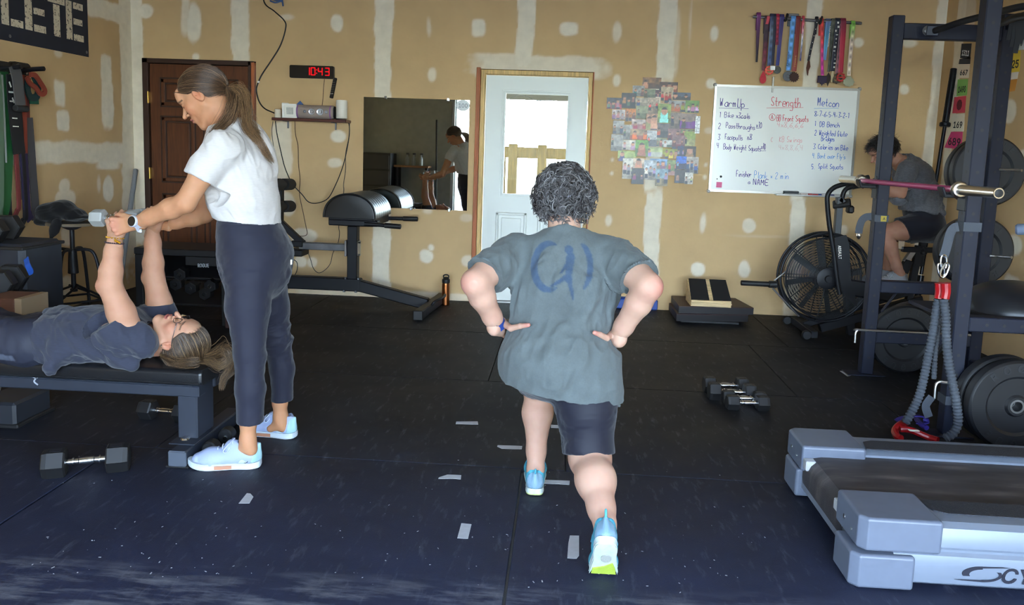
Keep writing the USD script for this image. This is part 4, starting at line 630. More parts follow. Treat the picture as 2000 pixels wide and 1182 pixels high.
for i, (a, b, c, d, col, num, nc, lab) in enumerate(BIB):
    P = [bp(*p) for p in (a, b, c, d)]; t = thing('race_bib', lab, 'race bib', P[3], group='race bibs on the right wall'); q = []
    P2 = [p+V3(.0016, 0, 0) for p in P]; V = np.array(P+P2); F = [[0, 2, 1], [0, 3, 2], [4, 5, 6], [4, 6, 7]]
    for k in range(4): l = (k+1) % 4; F += [[k, l, l+4], [k, l+4, k+4]]
    put('sheet', (V, np.array(F)), mat(f'bib_{i}', col, .8, var=.06), t, smooth=False)
    xd, yd = P[2]-P[3], P[0]-P[3]; wd, ht = np.linalg.norm(xd), np.linalg.norm(yd)
    if num: put('number', text(B(), num, ht*.36, P[3]+.12*xd+.2*yd-V3(.0016, 0, 0), xd, yd, .0008, True, wd*.74), mat(f'bib_ink_{i}', nc, .7), t)
    if i == 4: put('rose_print', B().lathe([(0, 0), (ht*.34, 0), (ht*.34, .0008), (0, .0008)], P[3]+.5*xd+.5*yd-V3(.0008, 0, 0), (-1, 0, 0), 9).lathe([(ht*.16, .0008), (ht*.2, .0016), (ht*.24, .0008)], P[3]+.5*xd+.5*yd-V3(.0008, 0, 0), (-1, 0, 0), 9), mat('rose_dark', (96, 20, 36), .7), t)
    if i == 9: put('ring_print', B().lathe([(ht*.20, 0), (ht*.25, 0), (ht*.25, .0008), (ht*.2, .0008)], P[3]+.4*xd+.6*yd-V3(.0008, 0, 0), (-1, 0, 0), 24), mat('ring_red', (190, 60, 66), .7), t)
    if i == 12: put('top_band', B().ext(sg.Polygon([(0, 0), (wd, 0), (wd, ht*.3), (0, ht*.3)]), .0008, np.stack([unit(xd), unit(yd-unit(xd)*np.dot(yd, unit(xd))), -V3(1, 0, 0)], 1), P[3]+.7*yd-V3(.0004, 0, 0)), mat('bib_blue', (110, 176, 206), .7), t)
# ---------------------------------------------------------------- banner on the left wall
lw = lambda x, y, off=.006: atx(x, y, LX+off)
yr, yl = float(lw(173, 80)[1]), float(lw(-230, 80)[1]); z0b = float((lw(173, 107)[2]+lw(0, 82)[2])/2); z1b = z0b+.62
t = thing('banner', 'dark navy banner with distressed cream letters spelling ATHLETE on the left wall', 'banner', (LX, (yr+yl)/2, z0b))
put('sheet', B().box((LX+.001, yl-.6, z0b), (LX+.005, yr, z1b), .001), mat('banner_navy', (30, 34, 48), .75, var=.12), t)
ws = meshkit
cream = usdkit.material(stage, '/World/Looks/letter_cream', {"t": ("geometry", {}), "n": ("noise_texture", {"scale": 38., "detail": 7., "roughness": .7}), "r": ("rgb_ramp", {"ramp": [(.40, lin((34, 34, 44))), (.44, lin((204, 190, 166))), (.75, lin((216, 202, 180)))]}), "p": ("principled_bsdf", {"roughness": .8})}, [("t.position", "n.vector"), ("n.fac", "r.fac"), ("r.color", "p.base_color")], surface="p.BSDF")
zl0, zl1 = float(lw(150, 80)[2]), float(lw(150, 6)[2]); H = zl1-zl0
def stencil(ch, w):
    s = w*.34; h = H; g_ = .018
    bars = {'E': [(0, 0, s, h), (s+g_, 0, w, h*.17), (s+g_, h*.42, w*.95, h*.58), (s+g_, h*.83, w, h)], 'L': [(0, 0, s, h), (s+g_, 0, w, h*.17)], 'T': [(w/2-s*.55, 0, w/2+s*.55, h*.8), (0, h*.83, w, h)], 'H': [(0, 0, s, h), (w-s, 0, w, h), (s+g_, h*.42, w-s-g_, h*.58)], 'A': [(0, 0, s, h*.8), (w-s, 0, w, h*.8), (0, h*.83, w, h), (s+g_, h*.36, w-s-g_, h*.5)]}[ch]
    return shapely.union_all([sg.box(*b) for b in bars])
RL = np.array([[0, 0, 1], [1, 0, 0], [0, 1, 0.]])   # x along +y, y up, facing +x
ends = [(-400, -330), (-300, -225), (-190, -110), (4, 46), (50, 90), (95, 128), (130, 163)]
ye = [(float(lw(a, 60)[1]), float(lw(b, 60)[1])) for a, b in ends[3:]]; pit = ye[1][0]-ye[0][0]; ye = [(ye[0][0]-pit*k, ye[0][0]-pit*k+ye[0][1]-ye[0][0]) for k in (3, 2, 1)]+ye
for ch, (a, b) in zip('ATHLETE', ye): put('letter', B().ext(stencil(ch, b-a), .0012, RL, (LX+.005, a, zl0)), cream, t, smooth=False)
for y in (yr-.03, float(lw(20, 78)[1]), yr-1.3): put('grommet', B().lathe([(0, 0), (.012, 0), (.012, .002), (.006, .003), (0, .003)], (LX+.005, y, z0b+.035), (1, 0, 0), 16), DSTEEL, t)
# ---------------------------------------------------------------- power rack
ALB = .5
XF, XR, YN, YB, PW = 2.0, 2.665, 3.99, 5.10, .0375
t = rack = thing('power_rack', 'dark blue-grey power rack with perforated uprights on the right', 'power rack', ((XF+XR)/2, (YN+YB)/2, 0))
def upright(x, y, top):
    p = put('upright', B().box((x-PW, y-PW, .008), (x+PW, y+PW, top), .005), RACKM, rack); q = B()
    for z in np.arange(.12, top-.04, .0508*2):
        q.cyl((x-PW-.0006, y, z), (x-PW+.002, y, z), .0085, n=10); q.cyl((x, y-PW-.0006, z), (x, y-PW+.002, z), .0085, n=10)
    put('hole', q, INK, p, kind='stuff')
for x, y, top in ((XF, YN, 2.62), (XF, YB, 2.275), (XR, YN, 2.62), (XR, YB, 2.30)): upright(x, y, top)
for x in (XF,):
    for y in (YN, YB): put('foot_plate', B().box((x-.13, y-.06, 0), (x+.11, y+.06, .009), .003), RACKM, rack)
for x in (XR,):
    for y in (YN, YB): put('foot_plate', B().box((x-.09, y-.06, 0), (x+.09, y+.06, .009), .003), RACKM, rack)
def beam(a, b, w=.075, h=.075, holes=True, name='crossbeam'):
    a, b = V3(*a), V3(*b); p = put(name, B().bar(a, b, w, h, np.cross(b-a, (0, 0, 1)), .005), RACKM, rack)
    if holes:
        q = B(); d = unit(b-a); s = np.cross(d, (0, 0, 1)); s = -s if s @ V3(-1, -1.5, 0) < 0 else s; n = int(np.linalg.norm(b-a)/.075)
        for k in range(1, n): c = a+(b-a)*k/n; q.cyl(c+s*(w/2-.002), c+s*(w/2+.0006), .0085, n=10)
        put('hole', q, INK, p, kind='stuff')
zt = float(at(1820, 63, YB)[2])
beam((XF+PW, YB, zt), (XR-PW, YB, zt), .06, .095, False); beam((XF+PW, YN, 2.57), (XR-PW, YN, 2.57)); beam((XR, YN+PW, 2.24), (XR, YB-PW, 2.24), .06, .08, False)
c = at(1811, 60, YB-.03); put('bolt', B().lathe([(0, 0), (.03, 0), (.03, .004), (.017, .005), (.017, .014), (.012, .018), (0, .018)], c, (0, -1, 0), 20), STEEL, rack)
for y in (YB, YN): beam((XF+PW, y, .585), (XR-PW, y, .585))
beam((XF+PW, YB, .255), (XR-PW, YB, .255))
put('storage_tray', B().box((XF+PW+.005, YN+PW+.005, .555), (XR-PW-.01, YN+.68, .575), .003), RACKM, rack)
beam((XR, YN+PW, .10), (XR, YB-PW, .10), holes=False)
q = B().bar((XF+.15, YB-.02, .56), (XF+.06, YB-.02, .42), .03, .008, (0, 1, 0)); put('gusset', q, RACKM, rack)
pull = [at(1826, 60, 4.95), at(1850, 52, 4.85), at(1880, 42, 4.75), at(1915, 33, 4.6), at(1950, 24, 4.45), at(1990, 14, 4.3), at(2040, 8, 4.2)]
put('pull_up_bar', B().tube(spline(pull, 6), .019, 12), BLACKM, rack); put('pull_up_bar', B().tube(spline([at(1935, 50, 4.9), at(1965, 42, 4.75), at(1985, 34, 4.6), at(2020, 30, 4.4)], 6), .022, 12), BLACKM, rack)
put('bar_mount', B().bar(at(1822, 60, 4.95), at(1822, 60, YB-.03), .07, .06), RACKM, rack)
# strap bundle hung from the top
q = B()
for k, (dx, L) in enumerate(((0, 62), (6, 74), (14, 55), (-6, 48))): q.strip(spline([at(1978+dx, 34, 4.72), at(1982+dx, 44, 4.70), at(1980+dx*1.2, 40+L*.5, 4.71), at(1976+dx, 30+L, 4.72)], 6), .03, .004, (0, 1, 0))
put('black_strap', q, mat('webbing_black', (24, 26, 32), .8), label='bundle of black webbing straps hung at the top of the rack, upper right corner', cat='strap')
# J-cups, barbell
for y in (YN, YB):
    zc = 1.222; q = B().box((XF-PW-.008, y-PW-.004, zc-.075), (XF-PW, y+PW+.004, zc+.05), .003).box((XF-PW-.10, y-.028, zc-.012), (XF-PW, y+.028, zc+.008), .004).bar((XF-PW-.095, y, zc-.01), (XF-PW-.115, y, zc+.04), .056, .014, (0, 1, 0)).cyl((XF-PW-.004, y, zc+.055), (XF-PW+.05, y, zc+.055), .012)
    j = put('j_cup', q, BLACKM, rack); put('cup_liner', B().box((XF-PW-.095, y-.027, zc+.008), (XF-PW-.004, y+.027, zc+.014), .002), RUBM, j)
BX, BZ = 1.915, 1.252
t = thing('barbell', 'barbell with a pink shaft and steel sleeves racked across the power rack', 'barbell', (BX, 4.6, BZ))
c1, c2 = 3.93, 5.24; m = (c1+c2)/2
put('shaft', B().cyl((BX, c1-.01, BZ), (BX, c2+.01, BZ), .0155, n=20), mat('pink_coat', (206, 52, 128), .38, .25, bump=.15, bs=700.), t)
for s, c in ((-1, c1), (1, c2)):
    e = c+s*.345
    sl = put('sleeve', B().lathe([(0, 0), (.0250, 0), (.0250, .345-.004), (.0235, .345), (.019, .345), (.019, .34), (0, .34)], (BX, c, BZ), (0, s, 0), 32), mat('sleeve_steel', (206, 200, 190), .22, 1.), t)
    put('collar', B().lathe([(0, -.03), (.026, -.03), (.038, -.022), (.040, -.012), (.040, .0), (.034, .006), (.025, .008), (0, .008)], (BX, c, BZ), (0, s, 0), 32), mat('sleeve_steel', (0, 0, 0)), sl)
    put('end_cap', B().lathe([(0, .341), (.018, .341), (.018, .343), (.005, .3445), (0, .3445)], (BX, c, BZ), (0, s, 0), 20), RUBM, sl)
# steel rods with bent ends
def rod(pts, r=.008, m=STEEL, name='pin_rod'): return put(name, B().tube(spline(pts, 5), r, 8), m, rack)
for y, z, xe in ((YB-.05, float(at(1690, 645, YB-.05)[2]), XR-.08), (YN-.045, float(at(1830, 746, YN-.045)[2]), XF)):
    rod([(XF-.10, y, z-.085), (XF-.10, y, z-.02), (XF-.085, y, z), (XF-.06, y, z), (xe-.02, y, z-.002), (xe, y, z-.002)])
for px0, py0, px1, py1 in ((1953, 331, 1996, 333), (1935, 500, 1976, 503)): put('storage_pin', B().cyl(at(px0, py0, 5.0), at(px1, py1, 4.86), .0085, n=12), STEEL, rack)
for px, py in ((1917, 330), (1900, 497)): rod([at(px-6, py+16, 5.03), at(px-3, py, 5.03), at(px+2, py-14, 5.03)], .006, name='hitch_pin')
# straps on the uprights
SLATE = mat('webbing_slate', (84, 90, 100), .8, bump=.2, bs=500.)
def strap(name_, pts, w, label, up=(0, 0, 1), clip=None, wrap=None):
    t = thing('strap', label, 'strap', pts[0])
    if wrap: x, y, z, h = wrap; put('wrap', B().ext(sg.box(x-PW-.006, y-PW-.006, x+PW+.006, y+PW+.006).difference(sg.box(x-PW-.0005, y-PW-.0005, x+PW+.0005, y+PW+.0005)), h, None, (0, 0, z)), SLATE, t)
    put('webbing', B().strip(spline(pts, 8), w, .004, up), SLATE, t)
    return t
zw = float(at(1715, 426, YB)[2]); px_ = YB-PW-.012
P = [at(x, y, px_) for x, y in ((1702, 423), (1692, 424), (1684, 430), (1679, 443), (1677, 456))]
t = strap('s', P, .045, 'slate webbing strap looped round the far front upright, its hooked end curling left', (0, 1, 0), wrap=(XF, YB, zw-.022, .045))
c = at(1677.5, 460, px_); put('clip', B().lathe([(0, 0), (.014, .0), (.016, .012), (.008, .03), (0, .034)], c+V3(0, 0, .01), (0, 0, -1), 12), CHROME, t); put('badge', B().cbox((XF+.012, YB-PW-.0075, zw), (.036, .002, .036), .001), mat('badge_yellow', (206, 180, 60), .6), t); put('badge_mark', text(B(), 'A', .016, (XF+.006, YB-PW-.0088, zw-.008), (1, 0, 0), (0, 0, 1), .001, True), INK, t)
zw = float(at(1880, 442, YN)[2]); yq = YN-PW-.012
P = [at(x, y, yq) for x, y in ((1872, 443), (1862, 446), (1855, 458), (1850, 478), (1845, 495), (1842, 502))]
t = strap('s', P, .045, 'slate webbing strap tied round the near front upright above the bungee tubes', (0, 1, 0), wrap=(XF, YN, zw-.022, .045))
def carabiner(c, s, tilt, par, name='carabiner'):
    a = np.linspace(0, 2*PI, 28); w, h = s*.42, s; R = frame((math.sin(tilt)*.3, -1, 0), (math.cos(tilt), 0, math.sin(tilt)))
    put(name, B().tube(np.stack([w*np.sign(np.cos(a))*np.abs(np.cos(a))**.7, h*np.sin(a), 0*a], 1)@R.T+c, .0045, 8), CHROME, par)
c0 = at(1843, 512, yq); carabiner(c0, .035, .1, t); carabiner(at(1838, 528, yq), .036, .3, t, 'carabiner'); carabiner(at(1845, 528, yq-.01), .036, -.3, t, 'carabiner')
# bungee tubes with red grips
def bungee(label, pts, r, red):
    t = thing('bungee_tube', label, 'bungee tube', pts[-1]); p = spline(pts, 26); k = np.arange(len(p)); L = np.concatenate([[0], np.cumsum(np.linalg.norm(np.diff(p, axis=0), axis=1))])
    n = int(L[-1]/.0042); q = np.stack([np.interp(np.linspace(0, L[-1], n), L, p[:, j]) for j in range(3)], 1); sc = 1+.13*np.sin(np.arange(n)*1.55)+.05*meshkit.noise(np.stack([np.arange(n)*.31]*3, 1), 3)
    put('pleated_sleeve', sweep(q, circ(r, 12), scale=sc), SLATE, t, smooth=40)
    for a, b in red: put('red_cover', B().tube(spline([a, (a+b)/2+V3(.004, 0, 0), b], 5), r*1.15, 10), mat('red_vinyl', (206, 24, 34), .35), t)
    return t
ub = lambda x, y, Y=yq-.03: at(x, y, Y)
bungee('slate pleated bungee tube bowing to the left from the near upright to the floor', [ub(1833, 585), ub(1828, 610), ub(1822, 650), ub(1814, 690), ub(1806, 730), ub(1797, 768), ub(1783, 800), ub(1768, 826)], .0195, [(ub(1835, 553), ub(1834, 583))])
bungee('slate pleated bungee tube bowing to the right from the near upright to the floor', [ub(1843, 585, yq-.06), ub(1847, 620, 3.86), ub(1848, 660, 3.83), ub(1853, 710, 3.79), ub(1862, 755, 3.755), ub(1869, 795, 3.75), ub(1871, 825, 3.75), ub(1862, 846, 3.75), ub(1845, 857, 3.76)], .0195, [(ub(1847, 553, yq-.06), ub(1845, 583, yq-.06))])
bungee('thinner middle slate bungee tube hanging straight between the two bowed ones', [ub(1838, 582, yq-.01), ub(1834, 620, yq-.01), ub(1830, 660, yq-.01), ub(1826, 700, yq-.01), ub(1824, 740, yq-.01)], .012, [])
rg = lambda x, y, z: fl(x, y, z)
t = thing('red_handle_strap', 'bright red padded strap handle lying looped at the foot of the near upright', 'strap', fl(1780, 850))
put('padded_loop', B().tube(spline([rg(1768, 825, .05), rg(1755, 832, .05), rg(1748, 842, .03), rg(1752, 853, .02), rg(1760, 857, .02)], 6), .018, 10).tube(spline([rg(1758, 838, .05), rg(1778, 840, .05), rg(1798, 848, .04), rg(1815, 855, .03), rg(1832, 860, .03)], 6), .016, 10, scale=None), mat('red_vinyl', (0, 0, 0)), t); put('label_patch', B().cbox(rg(1785, 841, .07), (.05, .02, .004), .001), PAPER, t)
put('violet_strap', B().strip(spline([rg(1750, 822, .03), rg(1765, 815, .05), rg(1790, 812, .07), rg(1806, 816, .06), rg(1808, 826, .04), rg(1790, 826, .03)], 6), .03, .006, (0, 0, 1)).tube(spline([rg(1790, 818, .03), rg(1800, 830, .03), rg(1810, 836, .03)], 5), .014, 8), mat('violet_web', (64, 46, 168), .6), label='violet ankle strap lying behind the red handle strap', cat='strap')
zw = float(at(1838, 778, YN)[2]); t = thing('strap', 'grey strap band wrapped low on the near front upright with a hanging tail', 'strap', (XF, YN, zw-.05)); put('wrap', B().ext(sg.box(XF-PW-.006, YN-PW-.006, XF+PW+.006, YN+PW+.006).difference(sg.box(XF-PW-.0005, YN-PW-.0005, XF+PW+.0005, YN+PW+.0005)), .045, None, (0, 0, zw-.022)), SLATE, t); put('tail', B().strip(spline([at(1820, 775, yq), at(1812, 785, yq), at(1808, 795, yq), at(1814, 815, yq)], 6), .04, .004, (0, 1, 0)), SLATE, t)
# ---------------------------------------------------------------- bumper plates
def plate(name, label, c, axis, r=.225, w=.07, group=None, words=True, hub=True):
    t = thing(name, label, 'weight plate', c, frame(axis, np.cross(axis, (0, 0, 1))), group)
    pr = [(.026, -w/2), (.045, -w/2), (.055, -w/2+.012), (r*.60, -w/2+.012), (r*.66, -w/2+.001), (r-.012, -w/2), (r-.002, -w/2+.008), (r, -w/2+.014), (r, w/2-.014), (r-.002, w/2-.008), (r-.012, w/2), (r*.66, w/2-.001), (r*.60, w/2-.012), (.055, w/2-.012), (.045, w/2), (.026, w/2), (.026, -w/2)]
    put('rubber_disc', B().lathe(pr, (0, 0, 0), (0, 0, 1), 64), mat('plate_rubber', (24, 25, 30), .48, var=.1), t, smooth=35)
    put('hub_ring', B().lathe([(.0252, -w/2-.001), (.034, -w/2-.001), (.034, -w/2+.003), (.0252, -w/2+.003)], (0, 0, 0), (0, 0, 1), 32).lathe([(.0252, w/2+.001), (.034, w/2+.001), (.034, w/2-.003), (.0252, w/2-.003)], (0, 0, 0), (0, 0, 1), 32).lathe([(.0252, -w/2), (.0262, -w/2), (.0262, w/2), (.0252, w/2)], (0, 0, 0), (0, 0, 1), 32), STEEL, t)
    if words:
        q = B(); m0 = 'ROGUE'
        for s in (1, -1):
            for k, ch in enumerate(m0):
                a = (PI/2 if s > 0 else -PI/2)-(k-2)*.36; d = V3(math.cos(a), math.sin(a), 0); tx = V3(d[1], -d[0], 0)
                g_ = meshkit.text_mesh(ch, .036, .003, True); g_.vertices -= V3(*g_.bounds.mean(0)[:2], 0); q.add(g_, np.stack([tx, d, V3(0, 0, 1)], 1)@np.diag([1, 1, 1.]), d*r*.83+V3(0, 0, w/2-.001))
        put('lettering', q, mat('plate_letter', (40, 42, 48), .5), t, kind='stuff')
    return t
ax = unit(V3(-.03, -1, 0))
plate('bumper_plate', 'upper black bumper plate at the far rear upright, nearer of the two', at(1928, 335, 5.19), ax, r=.224, group='bumper plates on the far rear upright')
plate('bumper_plate', 'upper black bumper plate behind another at the far rear upright, its rim showing left', at(1916, 336, 5.275), ax, r=.224, words=False, group='bumper plates on the far rear upright')
plate('bumper_plate', 'lower black bumper plate at the far rear upright, nearer of the two', at(1906, 491, 5.19), ax, r=.224, group='bumper plates on the far rear upright')
plate('bumper_plate', 'lower black bumper plate behind another at the far rear upright, its rim showing left', at(1893, 490, 5.275), ax, r=.224, words=False, group='bumper plates on the far rear upright')
ax2 = V3(0, -1, 0)
plate('bumper_plate', 'nearest big black bumper plate with a steel hub behind the treadmill', V3(2.215, 3.82, .2255), ax2, group='bumper plates beside the near uprights')
plate('bumper_plate', 'second big black bumper plate standing right behind the nearest one', V3(2.205, 3.902, .2255), ax2, words=False, group='bumper plates beside the near uprights')
for k, (x, y, lab) in enumerate(((2.27, 5.20, 'black bumper plate standing inside the far uprights below the cyclist'), (2.33, 5.28, 'black bumper plate standing second behind the far uprights below the cyclist'), (2.39, 5.36, 'rearmost black bumper plate behind the far uprights, its rim showing at the top right'))): plate('bumper_plate', lab, V3(x, y, .2255), ax2, group='bumper plates behind the far uprights', words=k == 0)
put('letter_sign', text(B(), 'R', .045, at(1876, 622, 4.6), (1, 0, 0), (0, 0, 1), .002, True), PAPER, label='small white letter R on the dark storage between the rack uprights', cat='letter')
# dome balance trainer on the near beam
c = V3(2.46, 4.335, .576); t = thing('balance_dome', 'black half-dome balance trainer resting upside on the rack beam at the right edge', 'balance trainer', c)
put('dome', B().lathe([(.275*math.cos(a), .02+.165*math.sin(a)) for a in np.linspace(0, PI/2, 18)], c, (0, 0, 1), 48), mat('dome_black', (30, 32, 38), .35), t); put('base', B().lathe([(0, 0), (.28, 0), (.292, .008), (.292, .02), (.28, .026), (0, .026)], c, (0, 0, 1), 48), RUBM, t)
put('foam_roller', B().lathe([(0, -.03), (.022, -.03), (.030, -.02), (.030, .02), (.022, .03), (0, .03)], at(1996, 448, 4.3), (.8, -.5, .1), 24), mat('blue_grey_foam', (120, 134, 160), .7), label='blue-grey rounded object cut by the right edge above the dome', cat='foam roller')
# long bar leaning in the corner
A, Z = at(1863, 134, 6.72), at(1789, 600, 6.60); d = unit(Z-A); Z = A+d*(A[2]-.0)/-d[2]
t = thing('spare_barbell', 'black barbell leaning upright in the right rear corner', 'barbell', Z); L = np.linalg.norm(Z-A)
put('sleeve', B().cyl(A, A+d*.44, .026, n=24, bev=.004), mat('bar_black', (26, 28, 34), .25, .6), t); put('collar', B().cyl(A+d*.44, A+d*.475, .042, n=24, bev=.006), mat('bar_black', (0, 0, 0)), t); put('shaft', B().cyl(A+d*.47, Z-d*.47, .0145, n=16), mat('bar_black', (0, 0, 0)), t); put('sleeve', B().cyl(Z-d*.46, Z-d*.01, .025, n=24), mat('bar_black', (0, 0, 0)), t)
# ---------------------------------------------------------------- fan bike
FYc = 6.30; fc = at(1609, 541, FYc); FR = .352; b = lambda x, y, Y=FYc: at(x, y, Y)
t = bike = thing('air_bike', 'black fan air bike with a big caged wheel below the whiteboard', 'exercise bike', fc*V3(1, 1, 0))
def ring(r, y, w): return sweep([fc+V3(r*math.cos(a), y, r*math.sin(a)) for a in np.linspace(0, 2*PI, 73)], circ(w, 8), caps=False)
for s, nm in ((-1, 'front'), (1, 'back')):
    y = s*.085
    cg = put('cage_rim', B().add(ring(FR, y*.55, .010)).add(ring(FR-.03, y, .007)), BLACKM, bike); q = B()
    for r in np.linspace(.085, FR-.038, 26 if s < 0 else 12): q.add(ring(r, y*(1.06-.12*(r/FR)**2), .0019 if s < 0 else .003))
    put('cage_wires', q, mat('wire_black', (40, 42, 44), .4, .5), cg, kind='stuff')
    for k in range(9):
        a = k*2*PI/9+.35; put('cage_spoke', B().tube(spline([fc+V3(.07*math.cos(a), y*1.04, .07*math.sin(a)), fc+V3(.2*math.cos(a), y*1.03, .2*math.sin(a)), fc+V3((FR-.03)*math.cos(a), y*.95, (FR-.03)*math.sin(a)), fc+V3(FR*math.cos(a), y*.5, FR*math.sin(a))], 4), .0035, 6), BLACKM, cg)
put('fan_hub', B().lathe([(0, -.11), (.06, -.11), (.085, -.10), (.085, .10), (.06, .11), (0, .11)], fc, (0, 1, 0), 32).lathe([(0, -.125), (.025, -.125), (.03, -.11), (0, -.11)], fc, (0, 1, 0), 16), BLACKM, bike)
for k in range(8):
    a = k*PI/4+.2; d = V3(math.cos(a), 0, math.sin(a)); put('fan_blade', B().bar(fc+d*.08, fc+d*.30, .055, .004, V3(0, 1, 0)*.5+.87*V3(-d[2], 0, d[0]), .001), mat('blade_grey', (70, 74, 80), .5), bike)
sp_ = [b(1648, 620), b(1645, 560), b(1638, 480), b(1634, 458)]
put('side_plate', B().ext(sg.Polygon([(b(x, y)[0], b(x, y)[2]) for x, y in ((1621, 462), (1640, 458), (1645, 475), (1648, 540), (1660, 590), (1640, 570), (1628, 552))]).buffer(.008), .012, RB, (0, FYc-.125, 0)), BLACKM, bike)
put('side_lettering', text(B(), 'ASSAULT', .022, b(1637, 480, FYc-.140), b(1638, 506)-b(1637, 480), (1, 0, 0), .001, True, .105), PAPER, bike)
for nm, pts, Y in (('near', [(1697, 347), (1680, 351), (1655, 358), (1630, 366), (1617, 380), (1616, 400), (1620, 440), (1628, 490), (1634, 540), (1640, 575)], FYc-.16), ('far', [(1708, 360), (1690, 361), (1668, 364), (1652, 370), (1645, 385), (1641, 410), (1635, 440), (1630, 470)], FYc+.14)):
    h = put('handlebar', B().tube(spline([b(*p, Y) for p in pts], 6), .0185, 12), BLACKM, bike); put('grip', B().tube(spline([b(*p, Y) for p in pts[:4]], 6)[:14], .0225, 12), RUBM, h)
put('mast', B().bar(b(1634, 462), b(1640, 385), .05, .05, (0, 1, 0)).bar(b(1640, 395), b(1646, 388), .05, .05), mat('mast_grey', (104, 108, 112), .4, .4), bike)
put('console', B().add(chamfer((.135, .10, .035), .01), frame(b(1640, 400)-b(1655, 395)+V3(-.0, -.06, .18), b(1664, 410)-b(1624, 386)), b(1644, 398)).cbox(b(1660, 409), (.05, .07, .06), .012), RUBM, bike)
put('main_frame', B().bar(b(1645, 470, FYc), b(1662, 655, FYc), .06, .06, (0, 1, 0)).bar(b(1600, 640), b(1800, 585), .07, .07, (0, 1, 0)).bar(b(1655, 600), b(1790, 560), .06, .09, (0, 1, 0)), BLACKM, bike)
for x0, y0 in ((1558, 628), (1800, 640)):
    c = fl(x0+45, y0+12); q = B().bar(V3(fc[0]-.13 if x0 < 1700 else 2.86, FYc-.29, .045), V3(fc[0]-.13 if x0 < 1700 else 2.86, FYc+.29, .045), .055, .055, (1, 0, 0))
    put('foot_bar', q, BLACKM, bike)
put('front_strut', B().bar(V3(fc[0]-.13, FYc, .06), b(1640, 610), .05, .05, (0, 1, 0)), BLACKM, bike)
for y in (FYc-.27, FYc+.27): put('transport_wheel', B().cyl((fc[0]-.185, y-.02, .038), (fc[0]-.185, y+.02, .038), .036, bev=.006), RUBM, bike)
A, Z = b(1447, 552.5, FYc-.06), b(1515, 556, FYc-.06); h = put('foot_peg', B().cyl(A, Z, .021, n=20, bev=.004), RUBM, bike); put('peg_collar', B().cyl(A+(Z-A)*.80, Z+(Z-A)*.03, .028, n=20, bev=.004), RUBM, h)
put('peg_rod', B().cyl(b(1512, 548, FYc-.06), b(1535, 530, FYc-.05), .006).cyl(b(1509, 563, FYc-.06), b(1560, 618, FYc-.05), .007), STEEL, bike)
seat_c = b(1802, 461)
put('seat', B().ext(sg.Polygon([(.12, -.11), (.13, 0), (.12, .11), (.02, .09), (-.10, .03), (-.13, 0), (-.10, -.03), (.02, -.09)]).buffer(.02), .05, None, (seat_c[0], FYc, seat_c[2]-.045)), RUBM, bike)
put('seat_post', B().bar(b(1803, 468), b(1795, 520), .045, .045, (0, 1, 0)).bar(b(1795, 480), b(1772, 600), .05, .05, (0, 1, 0)).bar(b(1762, 487), b(1835, 489), .055, .04, (0, 1, 0)), BLACKM, bike)
put('slider', B().bar(b(1785, 487), b(1768, 512), .042, .042, (0, 1, 0)), STEEL, bike); put('slider_sleeve', B().bar(b(1774, 508), b(1764, 532), .06, .06, (0, 1, 0)), BLACKM, bike)
put('chrome_bracket', B().bar(b(1759, 487), b(1761, 470), .012, .05, (0, 1, 0)).bar(b(1761, 469), b(1795, 469), .05, .010, (0, 1, 0)), CHROME, bike)
put('knob', B().lathe([(0, 0), (.022, 0), (.026, .012), (.02, .03), (0, .034)], b(1804, 490, FYc-.03), (0, -.2, -1), 16).cyl(b(1803, 484, FYc-.03), b(1804, 491, FYc-.03), .007), RUBM, bike)
crank = b(1735, 565, FYc); put('chain_case', B().bar(b(1650, 560, FYc-.10), b(1745, 575, FYc-.10), .03, .13, (0, 1, 0), .012), BLACKM, bike)
put('crank', B().cyl(crank+V3(0, -.14, 0), crank+V3(0, .14, 0), .02).bar(crank+V3(0, -.13, 0), b(1748, 573, FYc-.13), .03, .02, (0, 1, 0)).bar(crank+V3(0, .13, 0), b(1722, 560, FYc+.13), .03, .02, (0, 1, 0)), DSTEEL, bike)
for Y, x, y in ((FYc-.17, 1750, 571), (FYc+.17, 1722, 562)): put('pedal', B().cbox(b(x, y, Y), (.10, .09, .022), .006), RUBM, bike)
# ---------------------------------------------------------------- boards under the whiteboard
MAHO = mat('board_maroon', (66, 28, 28), .5, var=.15)
def slab(name, quad, z0, z1, mt, label, cat, grp=None):
    c = [p*V3(1, 1, 0) for p in quad]; m = trimesh.convex.convex_hull(np.array([p+V3(0, 0, z) for p in c for z in (z0, z1)])); t = thing(name, label, cat, sum(c)/4+V3(0, 0, z0), group=grp)
    put('deck', m, mt, t, smooth=False); return t
qd = [V3(.955, 6.40, 0), V3(1.56, 6.50, 0), V3(1.52, 6.90, 0), V3(.955, 6.88, 0)]
t = slab('plywood_platform', qd, .022, .075, mat('board_dark', (30, 22, 26), .5), 'lower dark maroon low platform on the floor below the whiteboard', 'platform', 'stacked platforms'); put('top_sheet', trimesh.convex.convex_hull(np.array([p*V3(1, 1, 0)+V3(0, 0, z) for p in qd for z in (.075, .082)])), MAHO, t)
[put('foot', B().box((1.0, y, 0), (1.48, y+.06, .022), .004), RUBM, t) for y in (6.46, 6.80)]
q2 = [p+V3(.02, .03, 0) for p in qd]; q2[1] = q2[1]+V3(.02, -.03, 0); t = slab('plywood_platform', q2, .083, .135, mat('board_dark', (0, 0, 0)), 'upper dark maroon low platform carrying the black slant board', 'platform', 'stacked platforms'); put('top_sheet', trimesh.convex.convex_hull(np.array([p*V3(1, 1, 0)+V3(0, 0, z) for p in q2 for z in (.135, .142)])), MAHO, t)
